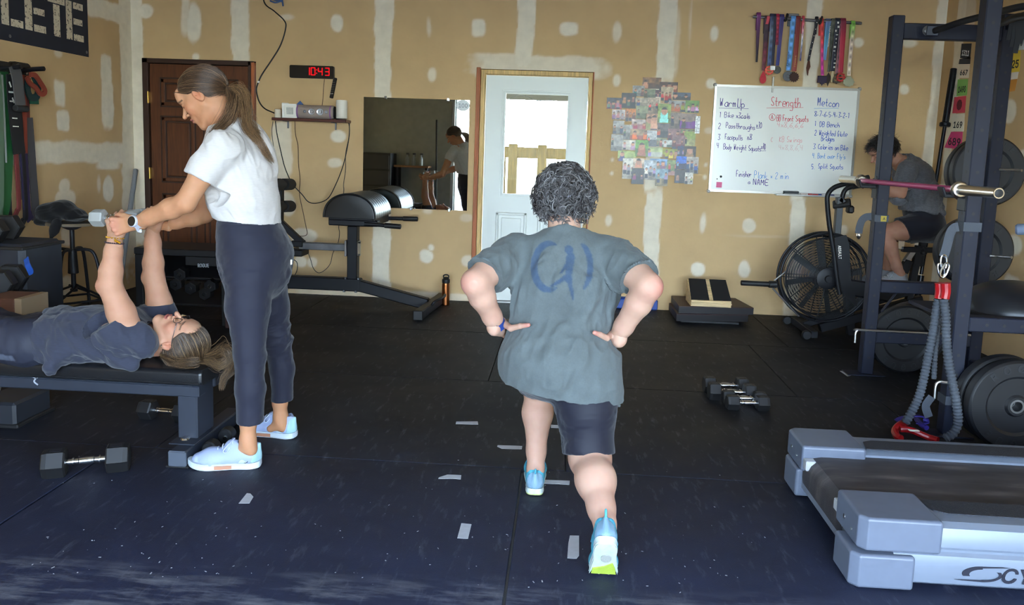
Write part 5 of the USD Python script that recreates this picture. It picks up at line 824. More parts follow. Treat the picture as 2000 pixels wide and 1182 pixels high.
# slant board
sbp = lambda x, y, Y: at(x, y, Y); z0 = .1425
A0, A1 = V3(1.075, 6.46, z0), V3(1.405, 6.47, z0); T0, T1 = V3(1.085, 6.72, .325), V3(1.40, 6.72, .325)
t = thing('slant_board', 'pale wooden slant board with a black grip top leaning up on the platforms', 'slant board', (1.24, 6.6, z0))
BIRCH = wood('birch', (206, 178, 132), .6, 0)
for s in (0, 1):
    x0 = (A0, A1)[s][0]-(.012 if s else 0); put('side_board', B().ext(sg.Polygon([(6.46, z0), (6.74, z0), (6.74, .31), (6.72, .325), (6.46, z0+.045)]), .012, np.array([[0, 0, 1], [1, 0, 0], [0, 1, 0.]]), (x0, 0, 0)), BIRCH, t)
put('front_lip', B().box((A0[0], 6.452, z0), (A1[0], 6.466, z0+.05), .003).box((A0[0]-.004, 6.446, z0+.022), (A1[0]+.004, 6.456, z0+.034), .002), BIRCH, t)
dn = unit(np.cross(T0-A0, A1-A0)); dn = -dn if dn[2] < 0 else dn; up0 = V3(0, 0, .047)
put('deck', trimesh.convex.convex_hull(np.array([p+o for p in (A0+up0, A1+up0, T0, T1) for o in (V3(0, 0, 0), dn*.008)])), BIRCH, t, smooth=False)
for f0_, f1_ in ((.0, .455), (.555, 1.)):
    pp = [A0+up0+(A1-A0)*f0_, A0+up0+(A1-A0)*f1_, T0+(T1-T0)*f0_, T0+(T1-T0)*f1_]; put('grip_tape', trimesh.convex.convex_hull(np.array([p+dn*o for p in pp for o in (.008, .0105)])), mat('grip_black', (26, 28, 34), .8), t, smooth=False)
c = fl(1240, 604)+V3(0, .06, 0); t = thing('blue_box', 'flat bright blue step box by the wall, half hidden by the lunging woman', 'box', c); put('body', B().cbox(c+V3(0, 0, .045), (.40, .13, .09), .008), mat('box_blue', (20, 84, 190), .45), t); put('lid', B().cbox(c+V3(0, 0, .098), (.385, .12, .016), .006), mat('box_blue_dark', (16, 62, 150), .45), t)
# ---------------------------------------------------------------- treadmill
ALB = .55
SILV, CAPM, TREAD = mat('treadmill_silver', (150, 160, 178), .36, .3), mat('treadmill_grey', (116, 124, 142), .38, var=.05, vs=20), mat('foot_tread', (42, 46, 56), .7, bump=.6, bs=260.)
t = tm = thing('treadmill', 'grey and silver treadmill cut by the right edge, rear end towards the room', 'treadmill', (2.2, 2.88, 0))
x1 = 3.05; n_in, f_in = 2.635, 3.085
belt = sweep(np.array([(1.16, 2.86, .07), (1.05, 2.86, .075), (1.012, 2.86, .10), (1.0, 2.86, .13), (1.01, 2.86, .165), (1.04, 2.86, .185), (1.10, 2.86, .192), (x1, 2.86, .194)]), np.array([(-.235, -.002), (.235, -.002), (.235, .002), (-.235, .002)]), up=(0, 0, 1)) 
BELT = usdkit.material(stage, '/World/Looks/belt', {"t": ("geometry", {}), "m": ("mapping", {"scale": (1., 5., 1.)}), "n": ("noise_texture", {"scale": 3.5, "detail": 8.}), "r": ("rgb_ramp", {"ramp": [(.35, lin((40, 38, 40))), (.55, lin((58, 54, 56))), (.75, lin((96, 88, 86)))]}), "k": ("noise_texture", {"scale": 500.}), "b": ("bump", {"strength": .4, "distance": .002}), "p": ("principled_bsdf", {"roughness": .55})},
    [("t.position", "m.vector"), ("m.vector", "n.vector"), ("t.position", "k.vector"), ("n.fac", "r.fac"), ("r.color", "p.base_color"), ("k.fac", "b.height"), ("b.normal", "p.normal")], surface="p.BSDF")
q = B(); y0, y1 = n_in, f_in
prof = [(1.0+.0, .10), (1.004, .075), (1.03, .062), (x1, .062), (x1, .196), (1.06, .196), (1.03, .19), (1.01, .172), (1.0, .15)]
put('running_belt', B().ext(sg.Polygon(prof), y1-y0, RB, (0, y1, 0)), BELT, tm)
put('rear_plate', B().box((1.004, n_in-.06, .045), (1.03, f_in+.06, .115), .006), mat('plate_grey', (150, 158, 172), .4, .3), tm)
def rail(ya, yb, name, outer):
    s = -1 if outer < (ya+yb)/2 else 1; yi = yb if s < 0 else ya; yo = outer
    # upper extrusion with a rounded outer edge and a lower apron
    def sec(x): return x
    pr = np.array([(yi, .15), (yi, .205), (yi+s*.03, .222), (yi+s*.10, .228), (yo-s*.03, .224), (yo-s*.008, .210), (yo, .185), (yo+s*.002, .150), (yo-s*.006, .140), (yo-s*.006, .132), (yo+s*.004, .122), (yo+s*.010, .09), (yo+s*.004, .03), (yo-s*.012, .018), (yo-s*.04, .016), (yi+s*.02, .06)])
    m = trimesh.creation.extrude_polygon(sg.Polygon(pr).buffer(0), x1-1.10, engine='earcut'); m.vertices = np.stack([m.vertices[:, 2]+1.10, m.vertices[:, 0], m.vertices[:, 1]], 1); m.fix_normals(); r = put('side_rail', m, SILV, tm, smooth=28)
    a = [(1.245, yi+s*.012), (1.26, yi+s*.085), (1.30, yi+s*.105), (x1, yi+s*.125), (x1, yi+s*.006), (1.245, yi+s*.006)]
    put('foot_rail_tread', B().ext(sg.Polygon(a), .004, None, (0, 0, .226)), TREAD, r)
    return r
rn = rail(2.45, n_in, 'near', 2.452); rf = rail(f_in, 3.27, 'far', 3.268)
def cap(lo, hi, lo2, hi2, s):
    h = [trimesh.creation.icosphere(2, .016)]; out = []
    for a, c in ((lo, hi), (lo2, hi2)):
        pts = []
        for x in (a[0], c[0]):
            for y in (a[1], c[1]):
                for z in (a[2], c[2]):
                    ch = .030 if x == a[0] else 0; yo = a[1] if s < 0 else c[1]
                    pts += [(x+(ch if y == yo and x == a[0] else 0), y, z), (x, y-(s*.03 if y == yo and x == a[0] else 0), z)]
        r = .012; sph = manifold3d.Manifold.sphere(r, 20); ms = [sph.translate(tuple(np.clip(p, np.array(a)+r, np.array(c)-r))) for p in pts]; out.append(manifold3d.Manifold.batch_hull(ms))
    return out
for s, (lo, hi, lo2, hi2) in ((-1, ((.985, 2.436, .128), (1.245, 2.66, .240), (.965, 2.428, .006), (1.165, 2.60, .120))), (1, ((.985, 3.06, .132), (1.235, 3.285, .238), (.98, 3.10, .010), (1.16, 3.285, .128)))):
    u_, l_ = cap(lo, hi, lo2, hi2, s); c = put('end_cover', u_, CAPM, tm, smooth=40); put('lower_cover', l_, CAPM, tm, smooth=40)
    yy = (lo[1]+hi[1])/2
    for dy, dz, r in ((.03, .05, .008), (-.04, .04, .005)): put('screw', B().cyl((lo[0]-.002, yy+dy, lo[2]+dz), (lo[0]+.002, yy+dy, lo[2]+dz), r), STEEL, c)
for y in (3.02, 2.66): put('hinge_gap', B().box((.99, y, .15), (1.03, y+.04, .19), .003), mat('cover_white', (214, 216, 220), .4), tm)
for x in (1.40, 1.62, 2.6): put('caster', B().cyl((x, 2.55, .025), (x, 2.585, .025), .024, bev=.004), RUBM, tm)
put('caster_fork', B().bar((1.36, 2.53, .05), (1.43, 2.53, .012), .012, .02).bar((1.58, 2.53, .05), (1.64, 2.53, .012), .012, .02), STEEL, tm)
# brand mark on the near apron
oX = float(at(1870, 1130, 2.441)[0]); zB = .040; yq2 = 2.4405
E0 = sg.Point(0, 0).buffer(1, 64); sw = shapely.affinity.scale(E0, .062, .026).difference(shapely.affinity.translate(shapely.affinity.scale(E0, .046, .018), .006, -.001)).difference(sg.box(-.1, -.03, .0, -.008)).difference(sg.box(.0, .009, .1, .03))
sw = sw.union(sg.Polygon([(.0, .0255), (.062, .028), (.085, .0262), (.0, .0205)])).union(sg.Polygon([(.0, -.0255), (-.06, -.024), (-.085, -.022), (-.0, -.0205)]))
put('brand_mark', B().ext(sw, .0012, RB, (oX+.075, yq2+.001, zB+.032)), mat('brand_navy', (20, 22, 44), .5), tm)
m = meshkit.text_mesh('CYBEX', .047, .0012, True); m.vertices[:, 0] *= 1.12; m.vertices[:, 0] += .22*m.vertices[:, 1]
put('brand_lettering', B().add(m, RB, (oX+.128, yq2+.001, zB+.008)), mat('brand_navy', (0, 0, 0)), tm)
# ---------------------------------------------------------------- bench
BY, PT = 3.30, .388
t = bench = thing('flat_bench', 'black padded flat weight bench carrying the lying woman', 'bench', (-2.2, BY, 0))
xr, xl = -1.515, -2.98
put('pad', B().add(sweep([(xl, BY, PT-.036), (xl+.012, BY, PT-.036), (xr-.012, BY, PT-.036), (xr, BY, PT-.036)], rrect(.275, .072, .022, 4), up=(0, 0, 1), scale=[.9, 1, 1, .92])), VINYL, t, smooth=40)
put('pad_seam', B().add(sweep([(xl+.01, BY, PT-.058), (xr-.008, BY, PT-.058)], rrect(.279, .004, .0015, 1), up=(0, 0, 1))), RUBM, t)
put('frame_beam', B().box((xl+.06, BY-.115, .262), (xr-.02, BY-.04, .312), .005).box((xl+.06, BY+.04, .262), (xr-.02, BY+.115, .312), .005).box((xl+.1, BY-.115, .308), (xr-.05, BY+.115, .316), .003), BENCHM, t)
put('post', B().box((xr-.118, BY-.112, .075), (xr-.030, BY+.05, .312), .006), BENCHM, t); put('post', B().box((xl+.10, BY-.05, .075), (xl+.18, BY+.05, .29), .006), BENCHM, t)
fb = put('foot_bar', B().box((-1.605, 3.055, .008), (-1.53, 3.62, .073), .006), BENCHM, t); put('end_cap', B().box((-1.606, 3.045, .006), (-1.529, 3.062, .075), .006), mat('bench_cap', (86, 94, 108), .5), fb); put('rubber_foot', B().box((-1.618, 3.05, 0), (-1.52, 3.10, .010), .003), RUBM, fb)
put('foot_bar', B().box((xl+.1, 3.05, .008), (xl+.175, 3.55, .073), .006), BENCHM, t)
put('bolt', B().lathe([(0, 0), (.020, 0), (.020, .004), (.013, .010), (0, .012)], (-1.592, 3.175, .078), (.0, -.2, 1), 16), CHROME, t)
put('mount_plate', B().box((-1.64, 3.12, .073), (-1.525, 3.30, .079), .002), BENCHM, t)
for y in (3.205, 3.365):
    w = put('wheel', B().cyl((-1.493, y-.025, .034), (-1.493, y+.03, .034), .034, n=24, bev=.006).box((-1.53, y-.018, .006), (-1.47, y+.03, .026), .003), RUBM, t); put('axle_bolt', B().lathe([(0, 0), (.011, 0), (.010, .006), (0, .009)], (-1.488, y-.026, .030), (0, -1, 0), 14), CHROME, w)
# torn tape on the frame
q = B()
for k, pts in enumerate(([(38, 733), (46, 734), (56, 733), (63, 735)], [(63, 735), (70, 738), (74, 736)], [(72, 737), (68, 742), (67, 746), (74, 752)])): q.strip(spline([at(*p, BY-.1175) for p in pts], 5), .010-.002*k, .002, (0, 1, 0))
put('torn_tape', q, mat('tape_shred', (190, 196, 206), .5), label='shred of silvery torn tape stuck to the bench frame', cat='tape')
# ---------------------------------------------------------------- dumbbells
def hexa(r): return np.array([(r*math.cos(a), r*math.sin(a)) for a in np.arange(6)*PI/3])
def dumbbell(label, c, R, af, hl, hd, group=None, head=None, num=True, handle=CHROME):
    """Hex dumbbell in its own frame, along x: af across flats, hl handle length, hd head length."""
    t = thing('dumbbell', label, 'dumbbell', c, R, group); head = head or RUBM; r = af/math.sqrt(3)
    for s in (-1, 1):
        P = [(s*hl/2, 0, 0), (s*(hl/2+.006), 0, 0), (s*(hl/2+hd*.75), 0, 0), (s*(hl/2+hd-.004), 0, 0), (s*(hl/2+hd), 0, 0)]
        h = put('head', sweep(P, hexa(r), up=(0, 0, 1), scale=[.90, 1, 1, .94, .86]), head, t, smooth=False)
        if num: put('cast_panel', B().cbox((s*(hl/2+hd*.42), -af/2-.0004 if False else 0, af/2-.0002), (hd*.5, r*.55, .002), .0008), mat('head_panel', (40, 42, 50), .5) if head is RUBM else head, h)
    q = B().cyl((-hl/2-.002, 0, 0), (hl/2+.002, 0, 0), .012, n=20)
    g_ = put('handle', q, handle, t); k = hl
    put('handle_ring', B().lathe([(.0125, -.004), (.0165, -.003), (.0165, .003), (.0125, .004)], (-k*.33, 0, 0), (1, 0, 0), 20).lathe([(.0125, -.004), (.0165, -.003), (.0165, .003), (.0125, .004)], (k*.33, 0, 0), (1, 0, 0), 20).lathe([(.0125, -k*.2), (.0145, -k*.18), (.0155, 0), (.0145, k*.18), (.0125, k*.2)], (0, 0, 0), (1, 0, 0), 20), handle, g_); return t
def lying(a): return rotz(a)@np.eye(3)      # a flat side down: the hexagon's vertices lie along the horizontal
def hexlie(a):  # turn the hexagon about the handle so that it rests on a face
    c, s = math.cos(PI/6), math.sin(PI/6); return rotz(a)@np.array([[1, 0, 0], [0, 1, 0], [0, 0, 1.]])
def restz(af): return af/2
afb = .105; c = (fl(97, 938)+fl(210, 930))/2
dumbbell('big black hex dumbbell with a chrome handle on the floor at the front left', c*V3(1, 1, 0)+V3(0, .055, restz(afb)), hexlie(math.atan2(*(fl(210, 930)-fl(97, 941))[[1, 0]])), afb, .145, .085)
c = (fl(283, 822)+fl(352, 826))/2; dumbbell('black hex dumbbell lying in the shade under the bench', c*V3(1, 1, 0)+V3(0, .03, restz(.088)), hexlie(-.12), .088, .12, .07)
GR = 'small hex dumbbells in two pairs'
for (xa, ya, xb_, yb), af, lab in (((1386, 770, 1451, 772), .092, 'larger small hex dumbbell at the back of the four on the right floor'), ((1396, 783, 1466, 786), .092, 'second from the back of the four hex dumbbells on the right floor'), ((1424, 793, 1486, 796), .076, 'third from the back of the four hex dumbbells on the right floor'), ((1432, 803, 1492, 805), .076, 'frontmost and smallest of the four hex dumbbells on the right floor')):
    A, Z = fl(xa, ya), fl(xb_, yb); d = Z-A; L = np.linalg.norm(d); dumbbell(lab, (A+Z)/2*V3(1, 1, 0)+V3(0, .035, restz(af)), hexlie(math.atan2(d[1], d[0])), af, L-.068, .066, GR)
# ---------------------------------------------------------------- tape marks on the mats
TAPE = mat('grey_tape', (222, 224, 230), .55, var=.06, vs=40)
for pts, lab in (([(891, 824), (933, 823.5), (934, 829.5), (890, 829)], 'thin strip of pale tape left of the lunging woman, farthest back'), ([(972, 870), (1020, 871.5), (1019, 878), (980, 877), (971, 873)], 'pale tape strip just left of the lunging woman, second farthest'), ([(1076, 830), (1094, 831), (1093, 836.5), (1076, 836)], 'short end of pale tape showing between the lunging woman\'s legs, behind her'),
    ([(1060, 937.5), (1113, 939.5), (1112, 947.5), (1090, 946), (1060, 945)], 'pale tape strip at the lunging woman\'s front heel'), ([(874, 927.5), (901, 928.5), (900, 937), (884, 935.5), (856, 936), (857, 933)], 'pale tape strip with a slanted torn end near the mat seam'), ([(482, 964), (489, 964.5), (495, 971), (487, 984), (466, 984), (474, 974)], 'small pale tape square in front of the standing woman'),
    ([(901, 1022.5), (921, 1024.5), (914, 1053), (893, 1052)], 'pale tape rectangle left of the front mat seam'), ([(1113, 1046.5), (1131, 1047), (1131, 1086), (1126, 1092), (1108, 1091), (1110, 1062)], 'tall pale tape rectangle beside the lunging woman\'s rear shoe'), ([(1640, 725), (1650, 725), (1662, 734), (1655, 735.5)], 'small pale tape scrap at the foot of the far upright')):
    P = [fl(*p) for p in pts]; po = sg.Polygon([p[:2] for p in P]); put('tape_mark', B().ext(po, .0007, None, (0, 0, .0003)), TAPE, smooth=False, label=lab, cat='tape', group='tape marks on the mats')
q = B(); rr = random.Random(3)
for k in range(150):
    c = fl(rr.uniform(60, 1500), rr.triangular(860, 1180, 1100)); s = rr.uniform(.0012, .004); q.cbox(c+V3(0, 0, .0007), (s*rr.uniform(1, 3), s, .0012), .0004, rotz(rr.uniform(0, 3)))
put('floor_crumbs', q, mat('crumb', (190, 194, 200), .7), smooth=False, label='pale crumbs and lint scattered over the front mats', cat='crumbs', kind='stuff')
# ---------------------------------------------------------------- left wall: band rack and bands
BK = lambda x, y, off: atx(x, y, LX+off)
for k, (x0, x1_, y0, y1, lab) in enumerate(((-30, 20, 118, 142, 'black rounded wall peg plate at the left edge, nearer of two'), (22, 59.5, 122, 146, 'black rounded wall peg plate above the orange band, farther of two'))):
    a, c = BK(x0, (y0+y1)/2, .03), BK(x1_, (y0+y1)/2, .03); zc = (BK((x0+x1_)/2, y0, .03)[2]+BK((x0+x1_)/2, y1, .03)[2])/2; hh = abs(BK((x0+x1_)/2, y0, .03)[2]-BK((x0+x1_)/2, y1, .03)[2])
    t = thing('band_peg', lab, 'wall peg', (LX, (a[1]+c[1])/2, zc)); pl = sg.Polygon(rrect(abs(c[1]-a[1]), hh, hh*.45, 8)); put('plate', B().ext(pl, .034, RL, (LX+.001, (a[1]+c[1])/2, zc)), RUBM, t)
    put('peg', B().cyl((LX+.03, (a[1]+c[1])/2, zc-.01), (LX+.20, (a[1]+c[1])/2, zc+.005), .016, n=16), BLACKM, t); put('screw', B().lathe([(0, 0), (.008, 0), (.007, .004), (0, .005)], (LX+.035, c[1]-.05, zc-.03), (1, 0, 0), 12), CHROME, t)
def band(label, top, bot, col, w, thick, off, spread, name='resistance_band'):
    """A loop of flat rubber hanging from the pegs."""
    y0, z0_ = BK(*top, off)[1:]; y1_, z1_ = BK(*bot, off)[1:]; hw = spread/2; n = 10
    pts = [(LX+off, y0-.01, z0_), (LX+off, y0-.03, z0_-.05), (LX+off, y1_-hw*.9, (z0_+z1_)/2), (LX+off, y1_-hw, z1_+hw*1.2)] + [(LX+off, y1_+hw*math.sin(a), z1_+hw-hw*math.cos(a)) for a in np.linspace(-1.2, 1.2, 7)] + [(LX+off+.01, y1_+hw, z1_+hw*1.2), (LX+off+.01, y1_+hw*.9, (z0_+z1_)/2), (LX+off+.008, y0+.03, z0_-.05), (LX+off+.004, y0+.01, z0_)]
    P = spline(pts, 6); return put(name, sweep(P, np.array([(-thick/2, -w/2), (thick/2, -w/2), (thick/2, w/2), (-thick/2, w/2)]), up=(1, 0, 0)), mat('band_'+col[0], col[1], .6), label=label, cat='resistance band', group='resistance bands on the left wall')
def hangstrip(label, pts, wy, thick, off, col, name='resistance_band', cat='resistance band'):
    P = spline([BK(*p, off) for p in pts], 6); return put(name, sweep(P, np.array([(-wy/2, -thick/2), (wy/2, -thick/2), (wy/2, thick/2), (-wy/2, thick/2)]), up=(1, 0, 0)), mat('band_'+col[0], col[1], .65), label=label, cat=cat)
hangstrip('wide green resistance band hanging at the left edge', [(6, 140), (10, 180), (14, 240), (15, 320), (10, 400), (-2, 440)], .095, .005, .07, ('green', (34, 110, 56)))
hangstrip('pale grey-green resistance band at the very left edge', [(-4, 142), (0, 200), (2, 280), (2, 380), (0, 420)], .05, .005, .10, ('mint', (110, 140, 112)))
hangstrip('narrow white cord band running down over the green one', [(4, 146), (8, 220), (11, 290), (12, 318)], .012, .006, .085, ('white', (190, 196, 196)))
band('thin dusty red band whose loop bottom hangs beside the green one', (10, 150), (17, 430), ('dusty red', (146, 62, 62)), .012, .03, .055, .19)
band('thin black loop band hanging lowest of the bands', (24, 150), (34, 443), ('black', (26, 26, 32)), .02, .03, .06, .15)
t = hangstrip('wide black training strap with white lettering marks', [(24, 146), (27, 200), (33, 260), (38, 300)], .12, .006, .10, ('strap black', (24, 26, 34)), 'training_strap', 'strap')
q = B()
for px, py, w_, h_ in ((22, 180, .05, .012), (24, 198, .05, .010), (29, 231, .05, .008), (31, 247, .06, .007)): c = BK(px, py, .104); q.cbox(c, (.002, w_, h_), .0006)
for px, py in ((20, 165), (26, 196)): c = BK(px, py, .104); q.cbox(c, (.002, .012, .04), .0006, np.array([[1, 0, 0], [0, .9, -.43], [0, .43, .9]]))
put('print', q, PAPER, t)
t = hangstrip('grey webbing strap folded over the peg beside the orange band', [(27, 128), (33, 150), (37, 180), (40, 206)], .10, .008, .14, ('grey web', (104, 102, 104)), 'training_strap', 'strap'); put('foam_handle', B().cyl(BK(29, 211, .14), BK(53, 213, .14), .022, n=16, bev=.006), FOAM, t)
hangstrip('orange resistance band hanging on the right side of the rack', [(42, 146), (45, 180), (46, 220), (47, 260), (48, 300)], .06, .006, .06, ('orange', (176, 76, 56))); hangstrip('rust-red resistance band behind the orange one', [(48, 148), (52, 200), (53, 250), (54, 304)], .055, .006, .045, ('rust', (132, 56, 52)))
hangstrip('dark violet resistance band hanging right of the black strap', [(46, 300), (49, 340), (51, 380), (54, 415), (60, 430)], .07, .006, .07, ('violet', (58, 46, 96))); hangstrip('long grey resistance band reaching lowest on the right of the rack', [(56, 230), (60, 280), (64, 340), (68, 390), (70, 430)], .08, .006, .05, ('grey', (96, 94, 98))); hangstrip('pale striped band behind the black strap', [(36, 302), (38, 330), (41, 360), (43, 390)], .09, .005, .05, ('pale', (150, 144, 138)))
t = hangstrip('coiled orange band looped over the last peg, sticking out to the right', [(52, 150), (58, 162), (70, 172), (80, 184), (88, 178), (78, 160), (68, 147), (58, 146)], .035, .012, .10, ('orange', (0, 0, 0))); t = hangstrip('dark teal band curled under the coiled orange one', [(54, 152), (54, 175), (60, 190), (72, 188), (74, 168), (66, 148)], .05, .012, .08, ('teal', (28, 70, 74))); put('band_tip', B().strip([BK(58, 196, .08), BK(75, 197, .08)], .05, .006, (1, 0, 0)), mat('band_emerald', (26, 108, 84), .6), label='emerald band end below the curled teal band', cat='resistance band')
# ---------------------------------------------------------------- stool with the cap
SY = 5.35; s_ = lambda x, y, Y=SY: at(x, y, Y); sc = s_(140, 436); t = stool = thing('stool', 'black metal swivel stool with a pale wooden rim near the left wall', 'stool', sc*V3(1, 1, 0)); sx, szs = float(sc[0]), float(sc[2])
put('seat', B().lathe([(0, -.012), (.15, -.012), (.155, 0), (.15, .008), (0, .010)], sc, (0, 0, 1), 40), mat('seat_black', (34, 34, 38), .5), t); put('seat_rim', B().lathe([(.150, -.014), (.162, -.012), (.164, .0), (.160, .008), (.150, .009)], sc, (0, 0, 1), 40), mat('rim_wood', (130, 116, 96), .5), t)
put('seat_plate', B().lathe([(0, -.045), (.03, -.045), (.06, -.03), (.065, -.012), (0, -.012)], sc, (0, 0, 1), 24), BLACKM, t); put('screw_post', B().cyl(sc+V3(0, 0, -.04), sc+V3(0, 0, -.48), .016, n=14).cyl(sc+V3(0, 0, -.47), sc+V3(0, 0, -.49), .024, n=12), BLACKM, t); put('hub', B().cyl((sx, SY, szs-.36), (sx, SY, szs-.18), .035, .026, n=18, bev=.004), BLACKM, t)
for k in range(4):
    a = k*PI/2+.12; d = V3(math.cos(a), math.sin(a), 0); put('leg', B().tube(spline([V3(sx, SY, szs-.19)+d*.02, V3(sx, SY, szs-.185)+d*.09, V3(sx, SY, szs-.205)+d*.14, V3(sx, SY, szs-.29)+d*.17, V3(sx, SY, .25)+d*.205, V3(sx, SY, .004)+d*.235], 6), .011, 10), BLACKM, t)
    put('brace', B().cyl(V3(sx, SY, .22)+d*.20, V3(sx, SY, .30)+V3(-d[1], d[0], 0)*.03, .008).cyl(V3(sx, SY, .20)+d*.208, V3(sx, SY, .20)+V3(-d[1], d[0], 0)*.208, .008), BLACKM, t)
# black cap and cloth on the seat
C_ = lambda x, y, Y=SY: at(x, y, Y)
t = thing('hat', 'soft black cap and cloth heaped on the stool seat', 'hat', sc+V3(0, 0, .01))
Fc = None
CAPJOB = (C_, sc, t)
# pipe in the corner
A, Z = at(265, 333, 6.87), fl(228, 600); d = unit(A-Z); put('plastic_pipe', B().lathe([(.017, 0), (.021, 0), (.021, np.linalg.norm(A-Z)), (.017, np.linalg.norm(A-Z)), (.017, 0)], Z+V3(0, 0, .004), A-Z, 20), mat('pvc_grey', (168, 172, 178), .45), label='grey plastic pipe leaning in the left rear corner', cat='pipe')
ALB = .7
# ---------------------------------------------------------------- dark storage by the wooden door
SH = 5.55; r_ = lambda x, y, Y=SH: at(x, y, Y); xa, xb2 = -3.15, -2.44; zt = float(r_(395, 489)[2])
t = thing('dumbbell_rack', 'black steel dumbbell rack lettered ROGUE standing in front of the wooden door', 'rack', ((xa+xb2)/2, SH+.2, 0))
NIGHT = mat('rack_black', (14, 14, 18), .5)
put('top_tray', B().box((xa, SH, zt-.05), (xb2, SH+.42, zt), .006), NIGHT, t)
for x in (xa+.03, xb2-.03): put('side_frame', B().box((x-.03, SH+.01, .0), (x+.03, SH+.40, zt-.05), .006), NIGHT, t)
for z in (.20, .40): put('shelf', B().add(chamfer((xb2-xa-.12, .34, .02), .004), np.array([[1, 0, 0], [0, .94, -.34], [0, .34, .94]]), ((xa+xb2)/2, SH+.2, z)), NIGHT, t)
put('lettering', text(B(), 'ROGUE', .026, r_(386, 522, SH-.004), (1, 0, .04), (0, 0, 1), .002, True, .085), mat('letter_silver', (190, 196, 204), .5), t); put('name_plate', B().box((xb2-.32, SH-.003, zt-.115), (xb2, SH+.02, zt-.05), .003), NIGHT, t)
for k, (px, py, w_) in enumerate(((350, 537, 'upper left'), (342, 556, 'lower left'), (371, 564, 'lower middle'), (409, 560, 'right'), (399, 575, 'lowest right'))):
    c = at(px, py, SH-.015); tt = thing('dumbbell', f'{w_} black dumbbell with a silver end ring inside the dark rack', 'dumbbell', c, frame((0, 1, .1), (1, 0, 0)), 'dumbbells in the dark rack')
    put('head', sweep([(0, 0, 0), (0, 0, .005), (0, 0, .06), (0, 0, .065)], hexa(.05), up=(1, 0, 0), scale=[.86, .98, 1, .9]), NIGHT, tt, smooth=False); put('handle', B().cyl((0, 0, .06), (0, 0, .15), .014), NIGHT, tt); put('end_ring', B().lathe([(.010, -.002), (.016, -.002), (.016, .001), (.010, .001)], (0, 0, 0), (0, 0, 1), 20), CHROME, tt)
for k in range(3):
    c = V3(-2.38, SH+.08+.02*k, .07+.145*k); tt = thing('maroon_box', f'dark maroon box beside the dark rack, {("lowest","middle","topmost")[k]} of three', 'box', c-V3(0, 0, .07), group='maroon boxes'); put('body', B().cbox(c, (.12, .30, .13), .006), mat('box_maroon', (52, 18, 18), .6), tt); put('lid_edge', B().cbox(c+V3(0, 0, .066), (.124, .305, .008), .002), mat('box_edge', (110, 70, 52), .6), tt)
# low cover and small white things by the left corner, behind the arms
put('low_shelf', B().box((-3.5, 6.3, .30), (-3.1, 6.7, .33), .004).box((-3.49, 6.32, 0), (-3.45, 6.68, .3), .004).box((-3.15, 6.32, 0), (-3.11, 6.68, .3), .004), mat('shelf_dark', (40, 34, 30), .7), label='low dark shelf by the left rear corner beside the pipe', cat='shelf')  # shelf in one even dark brown
# ---------------------------------------------------------------- left edge: plates, dumbbells, carton
E_ = lambda x, y, Y: at(x, y, Y)
DK = mat('slate_rubber', (34, 40, 52), .5, var=.1)
c = E_(10, 590, 4.55); a, b2 = E_(-70, 474, 4.55), E_(48, 590, 4.55); zlo = 0.; t = thing('storage_block', 'dark slate padded block standing at the left edge with a dumbbell on top', 'block', ((a[0]+b2[0])/2, 4.7, 0)); put('body', B().box((a[0], 4.55, .0), (b2[0], 4.95, a[2]), .03), DK, t); put('edge_band', B().box((a[0]-.002, 4.546, a[2]-.035), (b2[0]+.003, 4.954, a[2]-.015), .004), RUBM, t)
top = float(a[2]); cc = E_(2, 457, 4.68); tt = dumbbell('large black hex dumbbell lying on top of the slate block at the left edge', V3(cc[0]-.02, 4.70, top+.075), frame((0, 0, 1), (.25, -1, 0)), .15, .13, .10, num=False)
cc = E_(18, 548, 4.40); tt = dumbbell('large black hex dumbbell in front of the slate block at the left edge', V3(cc[0]-.02, 4.40, .075 if False else float(cc[2])), frame((0, 0, 1), (.35, -1, 0)), .15, .13, .10, num=False)
put('support_stand', B().box((cc[0]-.16, 4.28, 0), (cc[0]+.10, 4.53, float(cc[2])-.075), .01), RUBM, label='black stand carrying the lower large dumbbell at the left edge', cat='stand')
a, b2 = E_(6, 606, 4.2), E_(66, 574, 4.2); t = thing('cardboard_carton', 'reddish brown carton with a pale tape stripe behind the lying woman\'s legs', 'carton', ((a[0]+b2[0])/2, 4.2, 0)); put('body', B().box((a[0], 4.04, 0), (b2[0], 4.26, b2[2]), .006), mat('carton_brown', (112, 70, 50), .8), t); put('tape_stripe', B().box((E_(28, 590, 4.04)[0], 4.038, .0), (E_(42, 590, 4.04)[0], 4.262, b2[2]+.002), .002), mat('carton_tape', (176, 150, 118), .6), t)
put('blue_strap', B().strip(spline([E_(51, 505, 4.53), E_(54, 518, 4.5), E_(60, 530, 4.5), E_(55, 533, 4.5)], 5), .035, .006, (0, 1, 0)), mat('strap_blue', (30, 90, 190), .5), label='short bright blue strap hanging at the right side of the slate block', cat='strap')
a = fl(38, 838); t = thing('black_block', 'low black rubber block at the left edge under the bench', 'block', a-V3(.15, -.1, 0)); put('body', B().box((a[0]-.22, a[1]-.0, 0), (a[0]-.02, a[1]+.26, .12), .012, None), mat('block_rubber', (30, 34, 42), .5), t); put('foot', B().box((a[0]-.215, a[1]-.006, 0), (a[0]-.005, a[1]+.27, .02), .005), RUBM, t)
c = E_(-2, 755, 3.75); dumbbell('pale grey dumbbell end peeking in at the left edge under the bench', c+V3(-.11, 0, 0), np.eye(3), .062, .10, .055, num=False, head=mat('dumbbell_grey', (158, 158, 154), .6)); put('dumbbell_stand', B().box((c[0]-.25, c[1]-.04, 0), (c[0]-.02, c[1]+.06, c[2]-.032), .01), RUBM, label='black stand under the pale dumbbell at the left edge', cat='stand')
